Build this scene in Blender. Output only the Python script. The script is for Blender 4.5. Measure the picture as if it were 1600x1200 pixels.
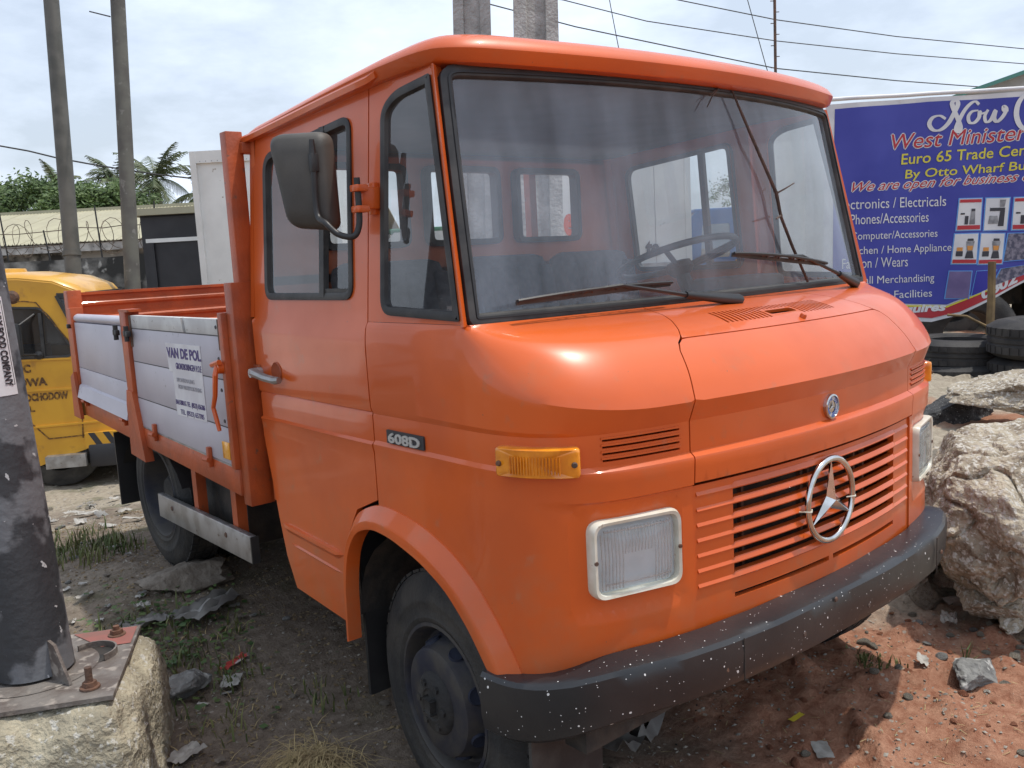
import bpy, bmesh, math, random
import numpy as np
from mathutils import Vector, Matrix, noise, geometry
random.seed(7)
PI = math.pi
for o in list(bpy.data.objects): bpy.data.objects.remove(o)
scene = bpy.context.scene
col = scene.collection

# ---------------------------------------------------------------- camera
CAM = np.array([-2.47652, -1.44694, 1.63574])
YAW, PITCH, ROLL, FPX = 0.697118, -0.138905, -0.0536552, 1407.13
_cy, _sy, _cp, _sp = math.cos(YAW), math.sin(YAW), math.cos(PITCH), math.sin(PITCH)
CD = np.array([_sy*_cp, _cy*_cp, _sp]); _r = np.array([_cy, -_sy, 0.]); _u = np.cross(_r, CD)
CR = _r*math.cos(ROLL)+_u*math.sin(ROLL); CU = -_r*math.sin(ROLL)+_u*math.cos(ROLL)
cam = bpy.data.cameras.new('camera'); camo = bpy.data.objects.new('camera', cam); col.objects.link(camo)
cam.sensor_width = 36; cam.lens = FPX/1600*36; cam.clip_end = 3000; cam.clip_start = .05
M = Matrix(((CR[0], CU[0], -CD[0], CAM[0]), (CR[1], CU[1], -CD[1], CAM[1]), (CR[2], CU[2], -CD[2], CAM[2]), (0, 0, 0, 1)))
camo.matrix_world = M
scene.camera = camo

# ---------------------------------------------------------------- sky and sun
SUN = Vector((.25, -.18, .95)).normalized()
world = bpy.data.worlds.new('World'); scene.world = world; world.use_nodes = True
nt = world.node_tree; N = nt.nodes; Lk = nt.links
bg = N['Background']
sky = N.new('ShaderNodeTexSky'); sky.sky_type = 'NISHITA'; sky.sun_disc = False
sky.sun_elevation = math.asin(SUN.z); sky.sun_rotation = math.atan2(SUN.x, SUN.y)
sky.dust_density = 4.0; sky.air_density = 1.2; sky.ozone_density = 1.5
tc = N.new('ShaderNodeTexCoord')
mp = N.new('ShaderNodeMapping'); mp.inputs['Scale'].default_value = (1.0, 1.0, 2.6)
nz = N.new('ShaderNodeTexNoise'); nz.inputs['Scale'].default_value = 3.2; nz.inputs['Detail'].default_value = 9; nz.inputs['Roughness'].default_value = .58
cr = N.new('ShaderNodeValToRGB'); cr.color_ramp.elements[0].position = .40; cr.color_ramp.elements[1].position = .66
cr.color_ramp.elements[0].color = (.48, .48, .48, 1); cr.color_ramp.elements[1].color = (.95, .95, .95, 1)
mx = N.new('ShaderNodeMixRGB'); mx.inputs[2].default_value = (8.3, 9.3, 10.9, 1)
Lk.new(tc.outputs['Generated'], mp.inputs[0]); Lk.new(mp.outputs[0], nz.inputs['Vector']); Lk.new(nz.outputs['Fac'], cr.inputs[0])
Lk.new(cr.outputs[0], mx.inputs[0]); Lk.new(sky.outputs[0], mx.inputs[1]); Lk.new(mx.outputs[0], bg.inputs['Color'])
bg.inputs['Strength'].default_value = .125
sl = bpy.data.lights.new('sun', 'SUN'); so = bpy.data.objects.new('sun', sl); col.objects.link(so)
sl.energy = 3.0; sl.angle = math.radians(1.2); sl.color = (1, .955, .88)
so.rotation_euler = SUN.to_track_quat('Z', 'Y').to_euler()
scene.view_settings.view_transform = 'Standard'; scene.view_settings.look = 'None'
scene.view_settings.exposure = 0; scene.view_settings.gamma = 1
try: scene.view_settings.use_curve_mapping = False
except Exception: pass
scene.render.engine = 'CYCLES'
scene.cycles.max_bounces = 8; scene.cycles.transparent_max_bounces = 12

def at(px, py, depth):
    v = CD + CR*(px-800)/FPX - CU*(py-600)/FPX
    return Vector(CAM + v*depth)
def hit(px, py, ax, val):
    v = CD + CR*(px-800)/FPX - CU*(py-600)/FPX
    i = 'xyz'.index(ax); return Vector(CAM + v*((val-CAM[i])/v[i]))

# ---------------------------------------------------------------- materials
MATS = {}
def mat(name, c1, c2=None, rough=.5, metal=0., scale=8., bump=0., bscale=40., coat=0., spec=.5, contrast=(.4, .6), c3=None, s3=30., th3=(.62, .66), detail=6, rvar=0., emit=None):
    m = bpy.data.materials.new(name); m.use_nodes = True; t = m.node_tree; n = t.nodes; l = t.links
    b = n['Principled BSDF']
    b.inputs['Roughness'].default_value = rough; b.inputs['Metallic'].default_value = metal
    b.inputs['Specular IOR Level'].default_value = spec
    if coat: b.inputs['Coat Weight'].default_value = coat; b.inputs['Coat Roughness'].default_value = .06
    c4 = lambda c: (*c, 1)
    b.inputs['Base Color'].default_value = c4(c1)
    if c2 is not None or bump or c3 is not None:
        co = n.new('ShaderNodeTexCoord')
    last = None
    if c2 is not None:
        a = n.new('ShaderNodeTexNoise'); a.inputs['Scale'].default_value = scale; a.inputs['Detail'].default_value = detail
        l.new(co.outputs['Object'], a.inputs['Vector'])
        r = n.new('ShaderNodeMapRange'); r.inputs[1].default_value = contrast[0]; r.inputs[2].default_value = contrast[1]
        l.new(a.outputs['Fac'], r.inputs[0])
        x = n.new('ShaderNodeMixRGB'); x.inputs[1].default_value = c4(c1); x.inputs[2].default_value = c4(c2)
        l.new(r.outputs[0], x.inputs[0]); last = x.outputs[0]
        if rvar:
            rr = n.new('ShaderNodeMapRange'); rr.inputs[1].default_value = contrast[0]; rr.inputs[2].default_value = contrast[1]
            rr.inputs[3].default_value = rough; rr.inputs[4].default_value = rough+rvar
            l.new(a.outputs['Fac'], rr.inputs[0]); l.new(rr.outputs[0], b.inputs['Roughness'])
    if c3 is not None:
        a = n.new('ShaderNodeTexNoise'); a.inputs['Scale'].default_value = s3; a.inputs['Detail'].default_value = 4
        l.new(co.outputs['Object'], a.inputs['Vector'])
        r = n.new('ShaderNodeMapRange'); r.inputs[1].default_value = th3[0]; r.inputs[2].default_value = th3[1]
        l.new(a.outputs['Fac'], r.inputs[0])
        x = n.new('ShaderNodeMixRGB'); x.inputs[2].default_value = c4(c3)
        if last is not None: l.new(last, x.inputs[1])
        else: x.inputs[1].default_value = c4(c1)
        l.new(r.outputs[0], x.inputs[0]); last = x.outputs[0]
    if last is not None: l.new(last, b.inputs['Base Color'])
    if bump:
        a = n.new('ShaderNodeTexNoise'); a.inputs['Scale'].default_value = bscale; a.inputs['Detail'].default_value = 8
        l.new(co.outputs['Object'], a.inputs['Vector'])
        q = n.new('ShaderNodeBump'); q.inputs['Strength'].default_value = min(1, bump); q.inputs['Distance'].default_value = .02*max(1, bump)
        l.new(a.outputs['Fac'], q.inputs['Height']); l.new(q.outputs[0], b.inputs['Normal'])
    MATS[name] = m
    return m
def glass(name, tint=(.75, .8, .8), film=.08, filmcol=(.35, .36, .36), refl=1.0, spots=False):
    m = bpy.data.materials.new(name); m.use_nodes = True; t = m.node_tree; n = t.nodes; l = t.links
    for x in list(n):
        if x.type != 'OUTPUT_MATERIAL': n.remove(x)
    out = [x for x in n if x.type == 'OUTPUT_MATERIAL'][0]
    tr = n.new('ShaderNodeBsdfTransparent'); tr.inputs[0].default_value = (*tint, 1)
    df = n.new('ShaderNodeBsdfDiffuse'); df.inputs[0].default_value = (*filmcol, 1)
    gl = n.new('ShaderNodeBsdfGlossy'); gl.inputs['Roughness'].default_value = .015
    lw = n.new('ShaderNodeLayerWeight'); lw.inputs[0].default_value = .5
    pw = n.new('ShaderNodeMath'); pw.operation = 'POWER'; l.new(lw.outputs['Facing'], pw.inputs[0]); pw.inputs[1].default_value = 4.5
    fr = n.new('ShaderNodeMapRange'); l.new(pw.outputs[0], fr.inputs[0]); fr.inputs[3].default_value = .045*refl; fr.inputs[4].default_value = .95
    m1 = n.new('ShaderNodeMixShader'); m2 = n.new('ShaderNodeMixShader')
    co = n.new('ShaderNodeTexCoord'); a = n.new('ShaderNodeTexNoise'); a.inputs['Scale'].default_value = 2.5; a.inputs['Detail'].default_value = 8
    mpp = n.new('ShaderNodeMapping'); mpp.inputs['Scale'].default_value = (3, 3, .8)
    l.new(co.outputs['Object'], mpp.inputs[0]); l.new(mpp.outputs[0], a.inputs['Vector'])
    r = n.new('ShaderNodeMapRange'); r.inputs[1].default_value = .3; r.inputs[2].default_value = .75; r.inputs[3].default_value = film*.55; r.inputs[4].default_value = film*1.7
    l.new(a.outputs['Fac'], r.inputs[0]); l.new(r.outputs[0], m1.inputs[0])
    l.new(tr.outputs[0], m1.inputs[1]); l.new(df.outputs[0], m1.inputs[2])
    l.new(fr.outputs[0], m2.inputs[0]); l.new(m1.outputs[0], m2.inputs[1]); l.new(gl.outputs[0], m2.inputs[2])
    l.new(m2.outputs[0], out.inputs[0]); MATS[name] = m
    return m

ORANGE = mat('orange_paint', (.66, .112, .014), (.56, .092, .012), rough=.32, scale=2.2, coat=.45, spec=.4, c3=(.52, .13, .045), s3=14, th3=(.66, .80), bump=.02, bscale=3.5, rvar=.14)
def grime(m):
    t = m.node_tree; n = t.nodes; l = t.links; b = n['Principled BSDF']; src = b.inputs['Base Color'].links[0].from_socket
    co = n.new('ShaderNodeTexCoord'); sp = n.new('ShaderNodeSeparateXYZ'); l.new(co.outputs['Object'], sp.inputs[0])
    a = n.new('ShaderNodeTexNoise'); a.inputs['Scale'].default_value = 7; a.inputs['Detail'].default_value = 10; a.inputs['Roughness'].default_value = .65; l.new(co.outputs['Object'], a.inputs['Vector'])
    h = n.new('ShaderNodeMapRange'); h.inputs[1].default_value = .40; h.inputs[2].default_value = .95; h.inputs[3].default_value = .30; h.inputs[4].default_value = 0; l.new(sp.outputs[2], h.inputs[0])
    s = n.new('ShaderNodeMath'); s.operation = 'ADD'; l.new(h.outputs[0], s.inputs[0]); l.new(a.outputs['Fac'], s.inputs[1])
    r = n.new('ShaderNodeMapRange'); r.inputs[1].default_value = .56; r.inputs[2].default_value = .95; r.inputs[4].default_value = .36; l.new(s.outputs[0], r.inputs[0])
    x = n.new('ShaderNodeMixRGB'); l.new(r.outputs[0], x.inputs[0]); l.new(src, x.inputs[1]); x.inputs[2].default_value = (.30, .17, .09, 1)
    # fine chips and spots
    v = n.new('ShaderNodeTexNoise'); v.inputs['Scale'].default_value = 75; v.inputs['Detail'].default_value = 3; l.new(co.outputs['Object'], v.inputs['Vector'])
    r2 = n.new('ShaderNodeMapRange'); r2.inputs[1].default_value = .765; r2.inputs[2].default_value = .785; l.new(v.outputs['Fac'], r2.inputs[0])
    y = n.new('ShaderNodeMixRGB'); l.new(r2.outputs[0], y.inputs[0]); l.new(x.outputs[0], y.inputs[1]); y.inputs[2].default_value = (.20, .10, .06, 1)
    l.new(y.outputs[0], b.inputs['Base Color'])
grime(ORANGE)
ORANGE2 = mat('orange_brushed_paint', (.46, .085, .018), (.33, .062, .016), rough=.5, scale=6, coat=.1, c3=(.16, .07, .04), s3=26, th3=(.66, .74), bump=.12, bscale=60)
ORANGEIN = mat('cab_interior_paint', (.66, .15, .045), (.54, .12, .04), rough=.6, scale=5)
DARKIN = mat('dark_interior', (.03, .031, .034), (.045, .045, .048), rough=.7, scale=12)
LINING = mat('grey_roof_lining', (.10, .125, .16), (.13, .155, .19), rough=.9, scale=6)
SEATF = mat('grey_seat_fabric', (.07, .075, .09), (.04, .043, .055), rough=.9, scale=30, bump=.2, bscale=150)
RUBBER = mat('black_rubber', (.018, .018, .019), (.05, .048, .045), rough=.55, scale=9, bump=.05, bscale=60)
DUSTR = mat('dusty_tyre_rubber', (.016, .016, .016), (.050, .045, .038), rough=.8, scale=7, contrast=(.42, .72), bump=.25, bscale=70)
BLACKP = mat('black_plastic', (.018, .018, .019), (.035, .034, .033), rough=.45, scale=6, contrast=(.45, .8), bump=.03, bscale=120)
MIRRP = mat('faded_mirror_plastic', (.045, .043, .040), (.09, .082, .07), rough=.6, scale=5, contrast=(.35, .75), bump=.05, bscale=150)
CHASSIS = mat('chassis_black', (.018, .017, .016), (.05, .04, .032), rough=.8, scale=10, bump=.2, bscale=40)
CHROME = mat('chrome', (.72, .72, .70), (.5, .49, .46), rough=.12, metal=1, scale=14, c3=(.25, .17, .1), s3=60, th3=(.68, .74))
CREAM = mat('cream_metal', (.68, .66, .56), (.58, .54, .43), rough=.35, scale=18, c3=(.3, .2, .12), s3=50, th3=(.68, .73))
STEEL = mat('galvanised_steel', (.42, .42, .42), (.30, .29, .28), rough=.4, metal=.7, scale=12, c3=(.16, .12, .09), s3=24, th3=(.66, .74))
ALU = mat('aluminium_board', (.50, .475, .52), (.43, .41, .45), rough=.45, metal=.1, scale=3.5, contrast=(.35, .7), c3=(.25, .24, .23), s3=30, th3=(.68, .78), bump=.05, bscale=4)
RUST = mat('rusty_steel', (.15, .075, .045), (.085, .055, .042), rough=.8, scale=14, bump=.4, bscale=60)
LENS_AMBER = mat('amber_lens', (.85, .30, .015), (.65, .20, .01), rough=.12, scale=20, coat=.6)
LENS_YELLOW = mat('yellow_reflector', (.85, .38, .03), rough=.25, coat=.5)
WHITE = mat('white_sticker', (.70, .69, .70), (.60, .58, .60), rough=.5, scale=8)
INK = mat('purple_ink', (.045, .02, .16), rough=.5)
INKG = mat('faded_grey_ink', (.38, .37, .40), rough=.6)
BLACKINK = mat('black_ink', (.03, .03, .035), rough=.5)
WIN = glass('windscreen_glass', (.96, .98, .99), film=.17, filmcol=(.50, .58, .68), refl=1.0)
WINS = glass('side_glass', (.80, .83, .83), film=.08, filmcol=(.4, .4, .4), refl=2.4)
WINR = glass('rear_glass', (.98, .98, .98), film=.03, filmcol=(.5, .5, .5), refl=1.0)
HLG = glass('headlight_glass', (.97, .98, .98), film=.035, filmcol=(.7, .7, .7))
HLR = glass('headlight_rib_glass', (.82, .84, .84), film=.12, filmcol=(.75, .75, .75), refl=3)
MIRR = mat('mirror_glass', (.8, .8, .8), rough=.02, metal=1)
REFL = mat('lamp_reflector', (.58, .66, .70), (.48, .56, .60), rough=.25, metal=.2, scale=10)

# bumper paint with white specks
def speck_mat():
    m = mat('speckled_bumper_paint', (.018, .019, .021), (.030, .030, .031), rough=.34, scale=3, bump=.05, bscale=20)
    t = m.node_tree; n = t.nodes; l = t.links; b = n['Principled BSDF']
    src = b.inputs['Base Color'].links[0].from_socket
    co = n.new('ShaderNodeTexCoord'); nzz = n.new('ShaderNodeTexNoise'); nzz.inputs['Scale'].default_value = 30
    ad = n.new('ShaderNodeMixRGB'); ad.inputs[0].default_value = .012
    l.new(co.outputs['Object'], nzz.inputs['Vector']); l.new(co.outputs['Object'], ad.inputs[1]); l.new(nzz.outputs['Color'], ad.inputs[2])
    prev = src
    for sc, th in ((28, .062), (80, .085), (13, .045)):
        v = n.new('ShaderNodeTexVoronoi'); v.inputs['Scale'].default_value = sc
        l.new(ad.outputs[0], v.inputs['Vector'])
        wn = n.new('ShaderNodeSeparateColor'); l.new(v.outputs['Color'], wn.inputs[0])
        g = n.new('ShaderNodeMath'); g.operation = 'MULTIPLY'; l.new(wn.outputs[0], g.inputs[0]); g.inputs[1].default_value = th*3.2
        g2 = n.new('ShaderNodeMath'); g2.operation = 'SUBTRACT'; l.new(g.outputs[0], g2.inputs[0]); g2.inputs[1].default_value = th*1.3
        g3 = n.new('ShaderNodeMath'); g3.operation = 'LESS_THAN'; l.new(v.outputs['Distance'], g3.inputs[0]); l.new(g2.outputs[0], g3.inputs[1])
        x = n.new('ShaderNodeMixRGB'); l.new(g3.outputs[0], x.inputs[0]); l.new(prev, x.inputs[1]); x.inputs[2].default_value = (.72, .72, .70, 1)
        prev = x.outputs[0]
    l.new(prev, b.inputs['Base Color'])
    return m
SPECK = speck_mat()

# ---------------------------------------------------------------- helpers
def tag(o, label=None, cat=None, group=None, kind=None):
    if label: o['label'] = label
    if cat: o['category'] = cat
    if group: o['group'] = group
    if kind: o['kind'] = kind
    return o
def thing(name, label, cat, loc=(0, 0, 0), group=None):
    o = bpy.data.objects.new(name, None); col.objects.link(o); o.location = loc; o.empty_display_size = .2
    return tag(o, label, cat, group)
def link(name, me, parent=None, m=None, world_parent=True):
    o = bpy.data.objects.new(name, me); col.objects.link(o)
    if m is not None:
        me.materials.clear(); me.materials.append(m)
    if parent is not None:
        o.parent = parent
    return o
def smooth(me, ang=35):
    me.shade_smooth(); me.set_sharp_from_angle(angle=math.radians(ang))
class MB:
    def __init__(s): s.v = []; s.f = []
    def add(s, vs, fs):
        b = len(s.v); s.v += [tuple(p) for p in vs]; s.f += [tuple(b+i for i in f) for f in fs]; return s
    def box(s, lo, hi, mtx=None, bev=0):
        x0, y0, z0 = lo; x1, y1, z1 = hi
        if bev:
            bm = bmesh.new(); bmesh.ops.create_cube(bm, size=1)
            for v in bm.verts: v.co = Vector(((x0+x1)/2+v.co.x*(x1-x0), (y0+y1)/2+v.co.y*(y1-y0), (z0+z1)/2+v.co.z*(z1-z0)))
            bmesh.ops.bevel(bm, geom=bm.edges[:], offset=bev, segments=2, affect='EDGES', profile=.5)
            bm.verts.index_update()
            vs = [v.co.copy() for v in bm.verts]; fs = [[v.index for v in f.verts] for f in bm.faces]; bm.free()
        else:
            vs = [Vector(p) for p in ((x0, y0, z0), (x1, y0, z0), (x1, y1, z0), (x0, y1, z0), (x0, y0, z1), (x1, y0, z1), (x1, y1, z1), (x0, y1, z1))]
            fs = [(0, 3, 2, 1), (4, 5, 6, 7), (0, 1, 5, 4), (1, 2, 6, 5), (2, 3, 7, 6), (3, 0, 4, 7)]
        if mtx is not None: vs = [mtx @ v for v in vs]
        return s.add(vs, fs)
    def bar(s, a, b, w, h=None, up=(0, 0, 1), bev=0):
        a = Vector(a); b = Vector(b); d = b-a; L = d.length; d.normalize(); h = h or w
        u = Vector(up); x = d.cross(u)
        if x.length < 1e-4: x = d.cross(Vector((0, 1, 0)))
        x.normalize(); z = x.cross(d)
        m = Matrix.Identity(4); m.col[0][:3] = x; m.col[1][:3] = d; m.col[2][:3] = z; m.col[3][:3] = a
        return s.box((-w/2, 0, -h/2), (w/2, L, h/2), m, bev)
    def tube(s, pts, r, n=8, cap=True, closed=False):
        pts = [Vector(p) for p in pts]; k = len(pts); rs = r if isinstance(r, (list, tuple)) else [r]*k
        T = []
        for i in range(k):
            if closed: t = pts[(i+1) % k]-pts[(i-1) % k]
            else: t = pts[min(i+1, k-1)]-pts[max(i-1, 0)]
            T.append(t.normalized())
        u = T[0].orthogonal().normalized(); vs = []
        for i in range(k):
            if i: u = (u-T[i]*u.dot(T[i])).normalized()
            w = T[i].cross(u)
            for j in range(n):
                a = 2*PI*j/n; vs.append(pts[i]+(u*math.cos(a)+w*math.sin(a))*rs[i])
        fs = []
        for i in range(k if closed else k-1):
            i2 = (i+1) % k
            for j in range(n): fs.append((i*n+j, i*n+(j+1) % n, i2*n+(j+1) % n, i2*n+j))
        if cap and not closed: fs.append(tuple(range(n-1, -1, -1))); fs.append(tuple((k-1)*n+j for j in range(n)))
        return s.add(vs, fs)
    def lathe(s, prof, c=(0, 0, 0), axis=(0, 0, 1), n=32, closed=False):
        c = Vector(c); ax = Vector(axis).normalized(); u = ax.orthogonal().normalized(); w = ax.cross(u); vs = []
        for (r, h) in prof:
            for j in range(n):
                a = 2*PI*j/n; vs.append(c+ax*h+(u*math.cos(a)+w*math.sin(a))*r)
        fs = []; k = len(prof)
        for i in range(k if closed else k-1):
            i2 = (i+1) % k
            for j in range(n): fs.append((i*n+j, i*n+(j+1) % n, i2*n+(j+1) % n, i2*n+j))
        return s.add(vs, fs)
    def prism(s, poly, a, b):   # poly list of points -> list of Vector at both ends (functions)
        n = len(poly); vs = [a(p) for p in poly]+[b(p) for p in poly]
        fs = [tuple(range(n-1, -1, -1)), tuple(range(n, 2*n))]+[(i, (i+1) % n, n+(i+1) % n, n+i) for i in range(n)]
        return s.add(vs, fs)
    def sweep(s, rings, closed_ring=True, closed_path=False, cap=True):
        n = len(rings[0]); vs = [p for r in rings for p in r]; fs = []; k = len(rings)
        for i in range(k if closed_path else k-1):
            i2 = (i+1) % k
            for j in range(n if closed_ring else n-1):
                fs.append((i*n+j, i*n+(j+1) % n, i2*n+(j+1) % n, i2*n+j))
        if cap and closed_ring and not closed_path: fs.append(tuple(range(n-1, -1, -1))); fs.append(tuple((k-1)*n+j for j in range(n)))
        return s.add(vs, fs)
    def mesh(s, name, ang=35, rec=True):
        me = bpy.data.meshes.new(name); me.from_pydata(s.v, [], s.f); me.validate()
        if rec:
            bm = bmesh.new(); bm.from_mesh(me); bmesh.ops.recalc_face_normals(bm, faces=bm.faces[:]); bm.to_mesh(me); bm.free()
        if ang is not None: smooth(me, ang)
        return me
    def build(s, name, m, parent=None, ang=35, rec=True):
        return link(name, s.mesh(name, ang, rec), parent, m)
def pip(x, y, poly):
    c = False; n = len(poly); j = n-1
    for i in range(n):
        xi, yi = poly[i]; xj, yj = poly[j]
        if (yi > y) != (yj > y) and x < (xj-xi)*(y-yi)/(yj-yi)+xi: c = not c
        j = i
    return c
def dens(poly, step, closed=True):
    out = []; n = len(poly)
    for i in range(n if closed else n-1):
        a = poly[i]; b = poly[(i+1) % n]; L = math.hypot(b[0]-a[0], b[1]-a[1]); k = max(1, int(math.ceil(L/step)))
        for j in range(k): out.append((a[0]+(b[0]-a[0])*j/k, a[1]+(b[1]-a[1])*j/k))
    if not closed: out.append(poly[-1])
    return out
def rpoly(poly, r, seg=5):
    """round the corners of a 2D polygon; r number or list"""
    n = len(poly); out = []
    for i in range(n):
        p = Vector(poly[i]); a = Vector(poly[i-1]); b = Vector(poly[(i+1) % n]); ri = r[i] if isinstance(r, (list, tuple)) else r
        if ri <= 0: out.append(tuple(p)); continue
        da = (a-p); db = (b-p); ri = min(ri, da.length*.49, db.length*.49); A = p+da.normalized()*ri; B = p+db.normalized()*ri
        for k in range(seg+1):
            t = k/seg; q = A*(1-t)**2+p*2*t*(1-t)+B*t*t; out.append((q.x, q.y))
    return out
def normal_at(mp, u, v, e=.002):
    P = mp(u, v); a = mp(u+e, v)-mp(u-e, v); b = mp(u, v+e)-mp(u, v-e); n = a.cross(b)
    return n.normalized() if n.length > 0 else Vector((0, 0, 1))
def skin(outer, holes, mp, res, thick=.012, creases=(), extra=(), out_hint=None, flip=False, ds=None, off=0.0, resv=None):
    """a sheet panel: outline with holes in (u,v), mapped on a surface, with an inward return at every edge"""
    ds = ds or res; resv = resv or res
    V = []; Ed = []
    def loop(pl, closed=True):
        pl = dens(pl, ds, closed); b = len(V); V.extend(Vector(p) for p in pl); n = len(pl)
        Ed.extend((b+i, b+(i+1) % n) for i in range(n if closed else n-1)); return pl
    O = loop(outer); H = [loop(h) for h in holes]
    for c in extra: loop(c)
    us = [p[0] for p in O]; vs = [p[1] for p in O]; u0, u1, v0, v1 = min(us), max(us), min(vs), max(vs)
    lev = [c for c in creases if v0+1e-4 < c < v1-1e-4]
    for c in lev:
        b = len(V); k = max(2, int((u1-u0)/res)+1)
        pts = [(u0-.01+(u1-u0+.02)*i/k, c) for i in range(k+1)]
        V.extend(Vector(p) for p in pts); Ed.extend((b+i, b+i+1) for i in range(k))
    nu = max(1, int(math.ceil((u1-u0)/res))); nv = max(1, int(math.ceil((v1-v0)/resv)))
    for i in range(nu+1):
        for j in range(nv+1):
            u = u0+(u1-u0)*i/nu; v = v0+(v1-v0)*(j+.001)/nv
            if any(abs(v-c) < resv*.25 for c in lev): continue
            if pip(u, v, O) and not any(pip(u, v, h) for h in H): V.append(Vector((u, v)))
    r = geometry.delaunay_2d_cdt(V, Ed, [], 0, 1e-6)
    vv, fs = r[0], r[2]; F = []
    for f in fs:
        cx = sum(vv[i].x for i in f)/3; cy = sum(vv[i].y for i in f)/3
        if pip(cx, cy, O) and not any(pip(cx, cy, h) for h in H): F.append(tuple(f))
    used = sorted({i for f in F for i in f}); re = {k: i for i, k in enumerate(used)}
    P = []; Nn = []
    for k in used:
        p = mp(vv[k].x, vv[k].y); n = normal_at(mp, vv[k].x, vv[k].y)
        if flip: n = -n
        P.append(p+n*off); Nn.append(n)
    F = [tuple(re[i] for i in f) for f in F]
    ec = {}
    for f in F:
        for i in range(3):
            a, b = f[i], f[(i+1) % 3]; k = (min(a, b), max(a, b)); ec.setdefault(k, []).append((a, b))
    mb = MB(); mb.v = [tuple(p) for p in P]; mb.f = list(F)
    if thick:
        inner = {}
        for k, l in ec.items():
            if len(l) == 1:
                a, b = l[0]
                for q in (a, b):
                    if q not in inner: inner[q] = len(mb.v); mb.v.append(tuple(Vector(mb.v[q])-Nn[q]*thick))
                mb.f.append((b, a, inner[a], inner[b]))
    return mb
def skin_obj(name, m, parent, *a, ang=32, **k):
    mb = skin(*a, **k)
    me = bpy.data.meshes.new(name); me.from_pydata(mb.v, [], mb.f)
    bm = bmesh.new(); bm.from_mesh(me); bmesh.ops.recalc_face_normals(bm, faces=bm.faces[:]); bm.to_mesh(me); bm.free()
    smooth(me, ang)
    return link(name, me, parent, m)
def ring_on(poly, mp, prof, ds=.03, flip=False, closed=True):
    """sweep a profile [(inward offset in plane, height)] round a polygon on a mapped surface"""
    pl = dens(poly, ds, closed); n = len(pl); rings = []
    if closed and sum(pl[i-1][0]*pl[i][1]-pl[i][0]*pl[i-1][1] for i in range(n)) < 0: pl = pl[::-1]
    P = [mp(*p) for p in pl]
    for i in range(n):
        nn = normal_at(mp, *pl[i]);  nn = -nn if flip else nn
        a = P[i-1] if (closed or i) else P[i]; b = P[(i+1) % n] if (closed or i < n-1) else P[i]
        t = (b-a).normalized(); s = nn.cross(t).normalized()
        rings.append([P[i]+s*q[0]+nn*q[1] for q in prof])
    return MB().sweep(rings, closed_path=closed)
def text_mesh(body, size, bold=0., shear=0., ext=.001, cx='CENTER', space=1.0):
    c = bpy.data.curves.new('t', 'FONT'); c.body = body; c.size = size; c.offset = bold; c.shear = shear; c.extrude = ext
    c.align_x = cx; c.align_y = 'BOTTOM_BASELINE'; c.space_character = space; c.resolution_u = 3
    o = bpy.data.objects.new('t', c); col.objects.link(o)
    dg = bpy.context.evaluated_depsgraph_get(); me = bpy.data.meshes.new_from_object(o.evaluated_get(dg))
    bpy.data.objects.remove(o); bpy.data.curves.remove(c); return me
def text_on(name, body, m, parent, mp, u, v, size, width=None, height=None, du=1, off=.002, bold=0., shear=0., ang=0., cx='CENTER', ext=.0005, arc=None, cut=None):
    """lettering laid on mapped surface; mp(u,v)->point, du=+-1 text direction"""
    me = text_mesh(body, size, bold, shear, ext, cx)
    if not me.vertices: return None
    xs = [q.co.x for q in me.vertices]; w = max(xs)-min(xs); x0 = min(xs)
    sx = (width/w) if width else 1
    ys = [q.co.y for q in me.vertices]; sy = height/(max(ys)-min(ys)) if height else 1
    if cut or (w*sx > .5):
        bm = bmesh.new(); bm.from_mesh(me); bmesh.ops.triangulate(bm, faces=bm.faces[:]); bm.to_mesh(me); bm.free()
    ca, sa = math.cos(ang), math.sin(ang)
    for q in me.vertices:
        x = q.co.x*sx; y = q.co.y*sy; X = x*ca-y*sa; Y = x*sa+y*ca
        uu = u+du*X; vv = v+Y
        n = normal_at(mp, uu, vv, .004)
        q.co = mp(uu, vv)+n*(off*du_sign(mp, du)+q.co.z)
    return link(name, me, parent, m)
def du_sign(mp, du): return 1
def copy_tree(o, parent=None, loc=None):
    c = o.copy(); col.objects.link(c)
    if parent is not None: c.parent = parent
    for ch in list(o.children): copy_tree(ch, c)
    return c
def pch(tab):
    xs = np.array([a for a, b in tab], float); ys = np.array([b for a, b in tab], float)
    return lambda x: float(np.interp(x, xs, ys))
def hermite(tab):
    xs = [a for a, b in tab]; ys = [b for a, b in tab]; n = len(xs)
    d = [(ys[i+1]-ys[i])/(xs[i+1]-xs[i]) for i in range(n-1)]
    m = [d[0]]+[0 if d[i-1]*d[i] <= 0 else 2*d[i-1]*d[i]/(d[i-1]+d[i]) for i in range(1, n-1)]+[d[-1]]
    import bisect
    def f(x):
        if x <= xs[0]: return ys[0]+(x-xs[0])*m[0]
        if x >= xs[-1]: return ys[-1]+(x-xs[-1])*m[-1]
        i = bisect.bisect_right(xs, x)-1; h = xs[i+1]-xs[i]; t = (x-xs[i])/h
        return (2*t**3-3*t*t+1)*ys[i]+(t**3-2*t*t+t)*h*m[i]+(-2*t**3+3*t*t)*ys[i+1]+(t**3-t*t)*h*m[i+1]
    return f
def sstep(x, a, b):
    t = min(1, max(0, (x-a)/(b-a))); return t*t*(3-2*t)
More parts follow.
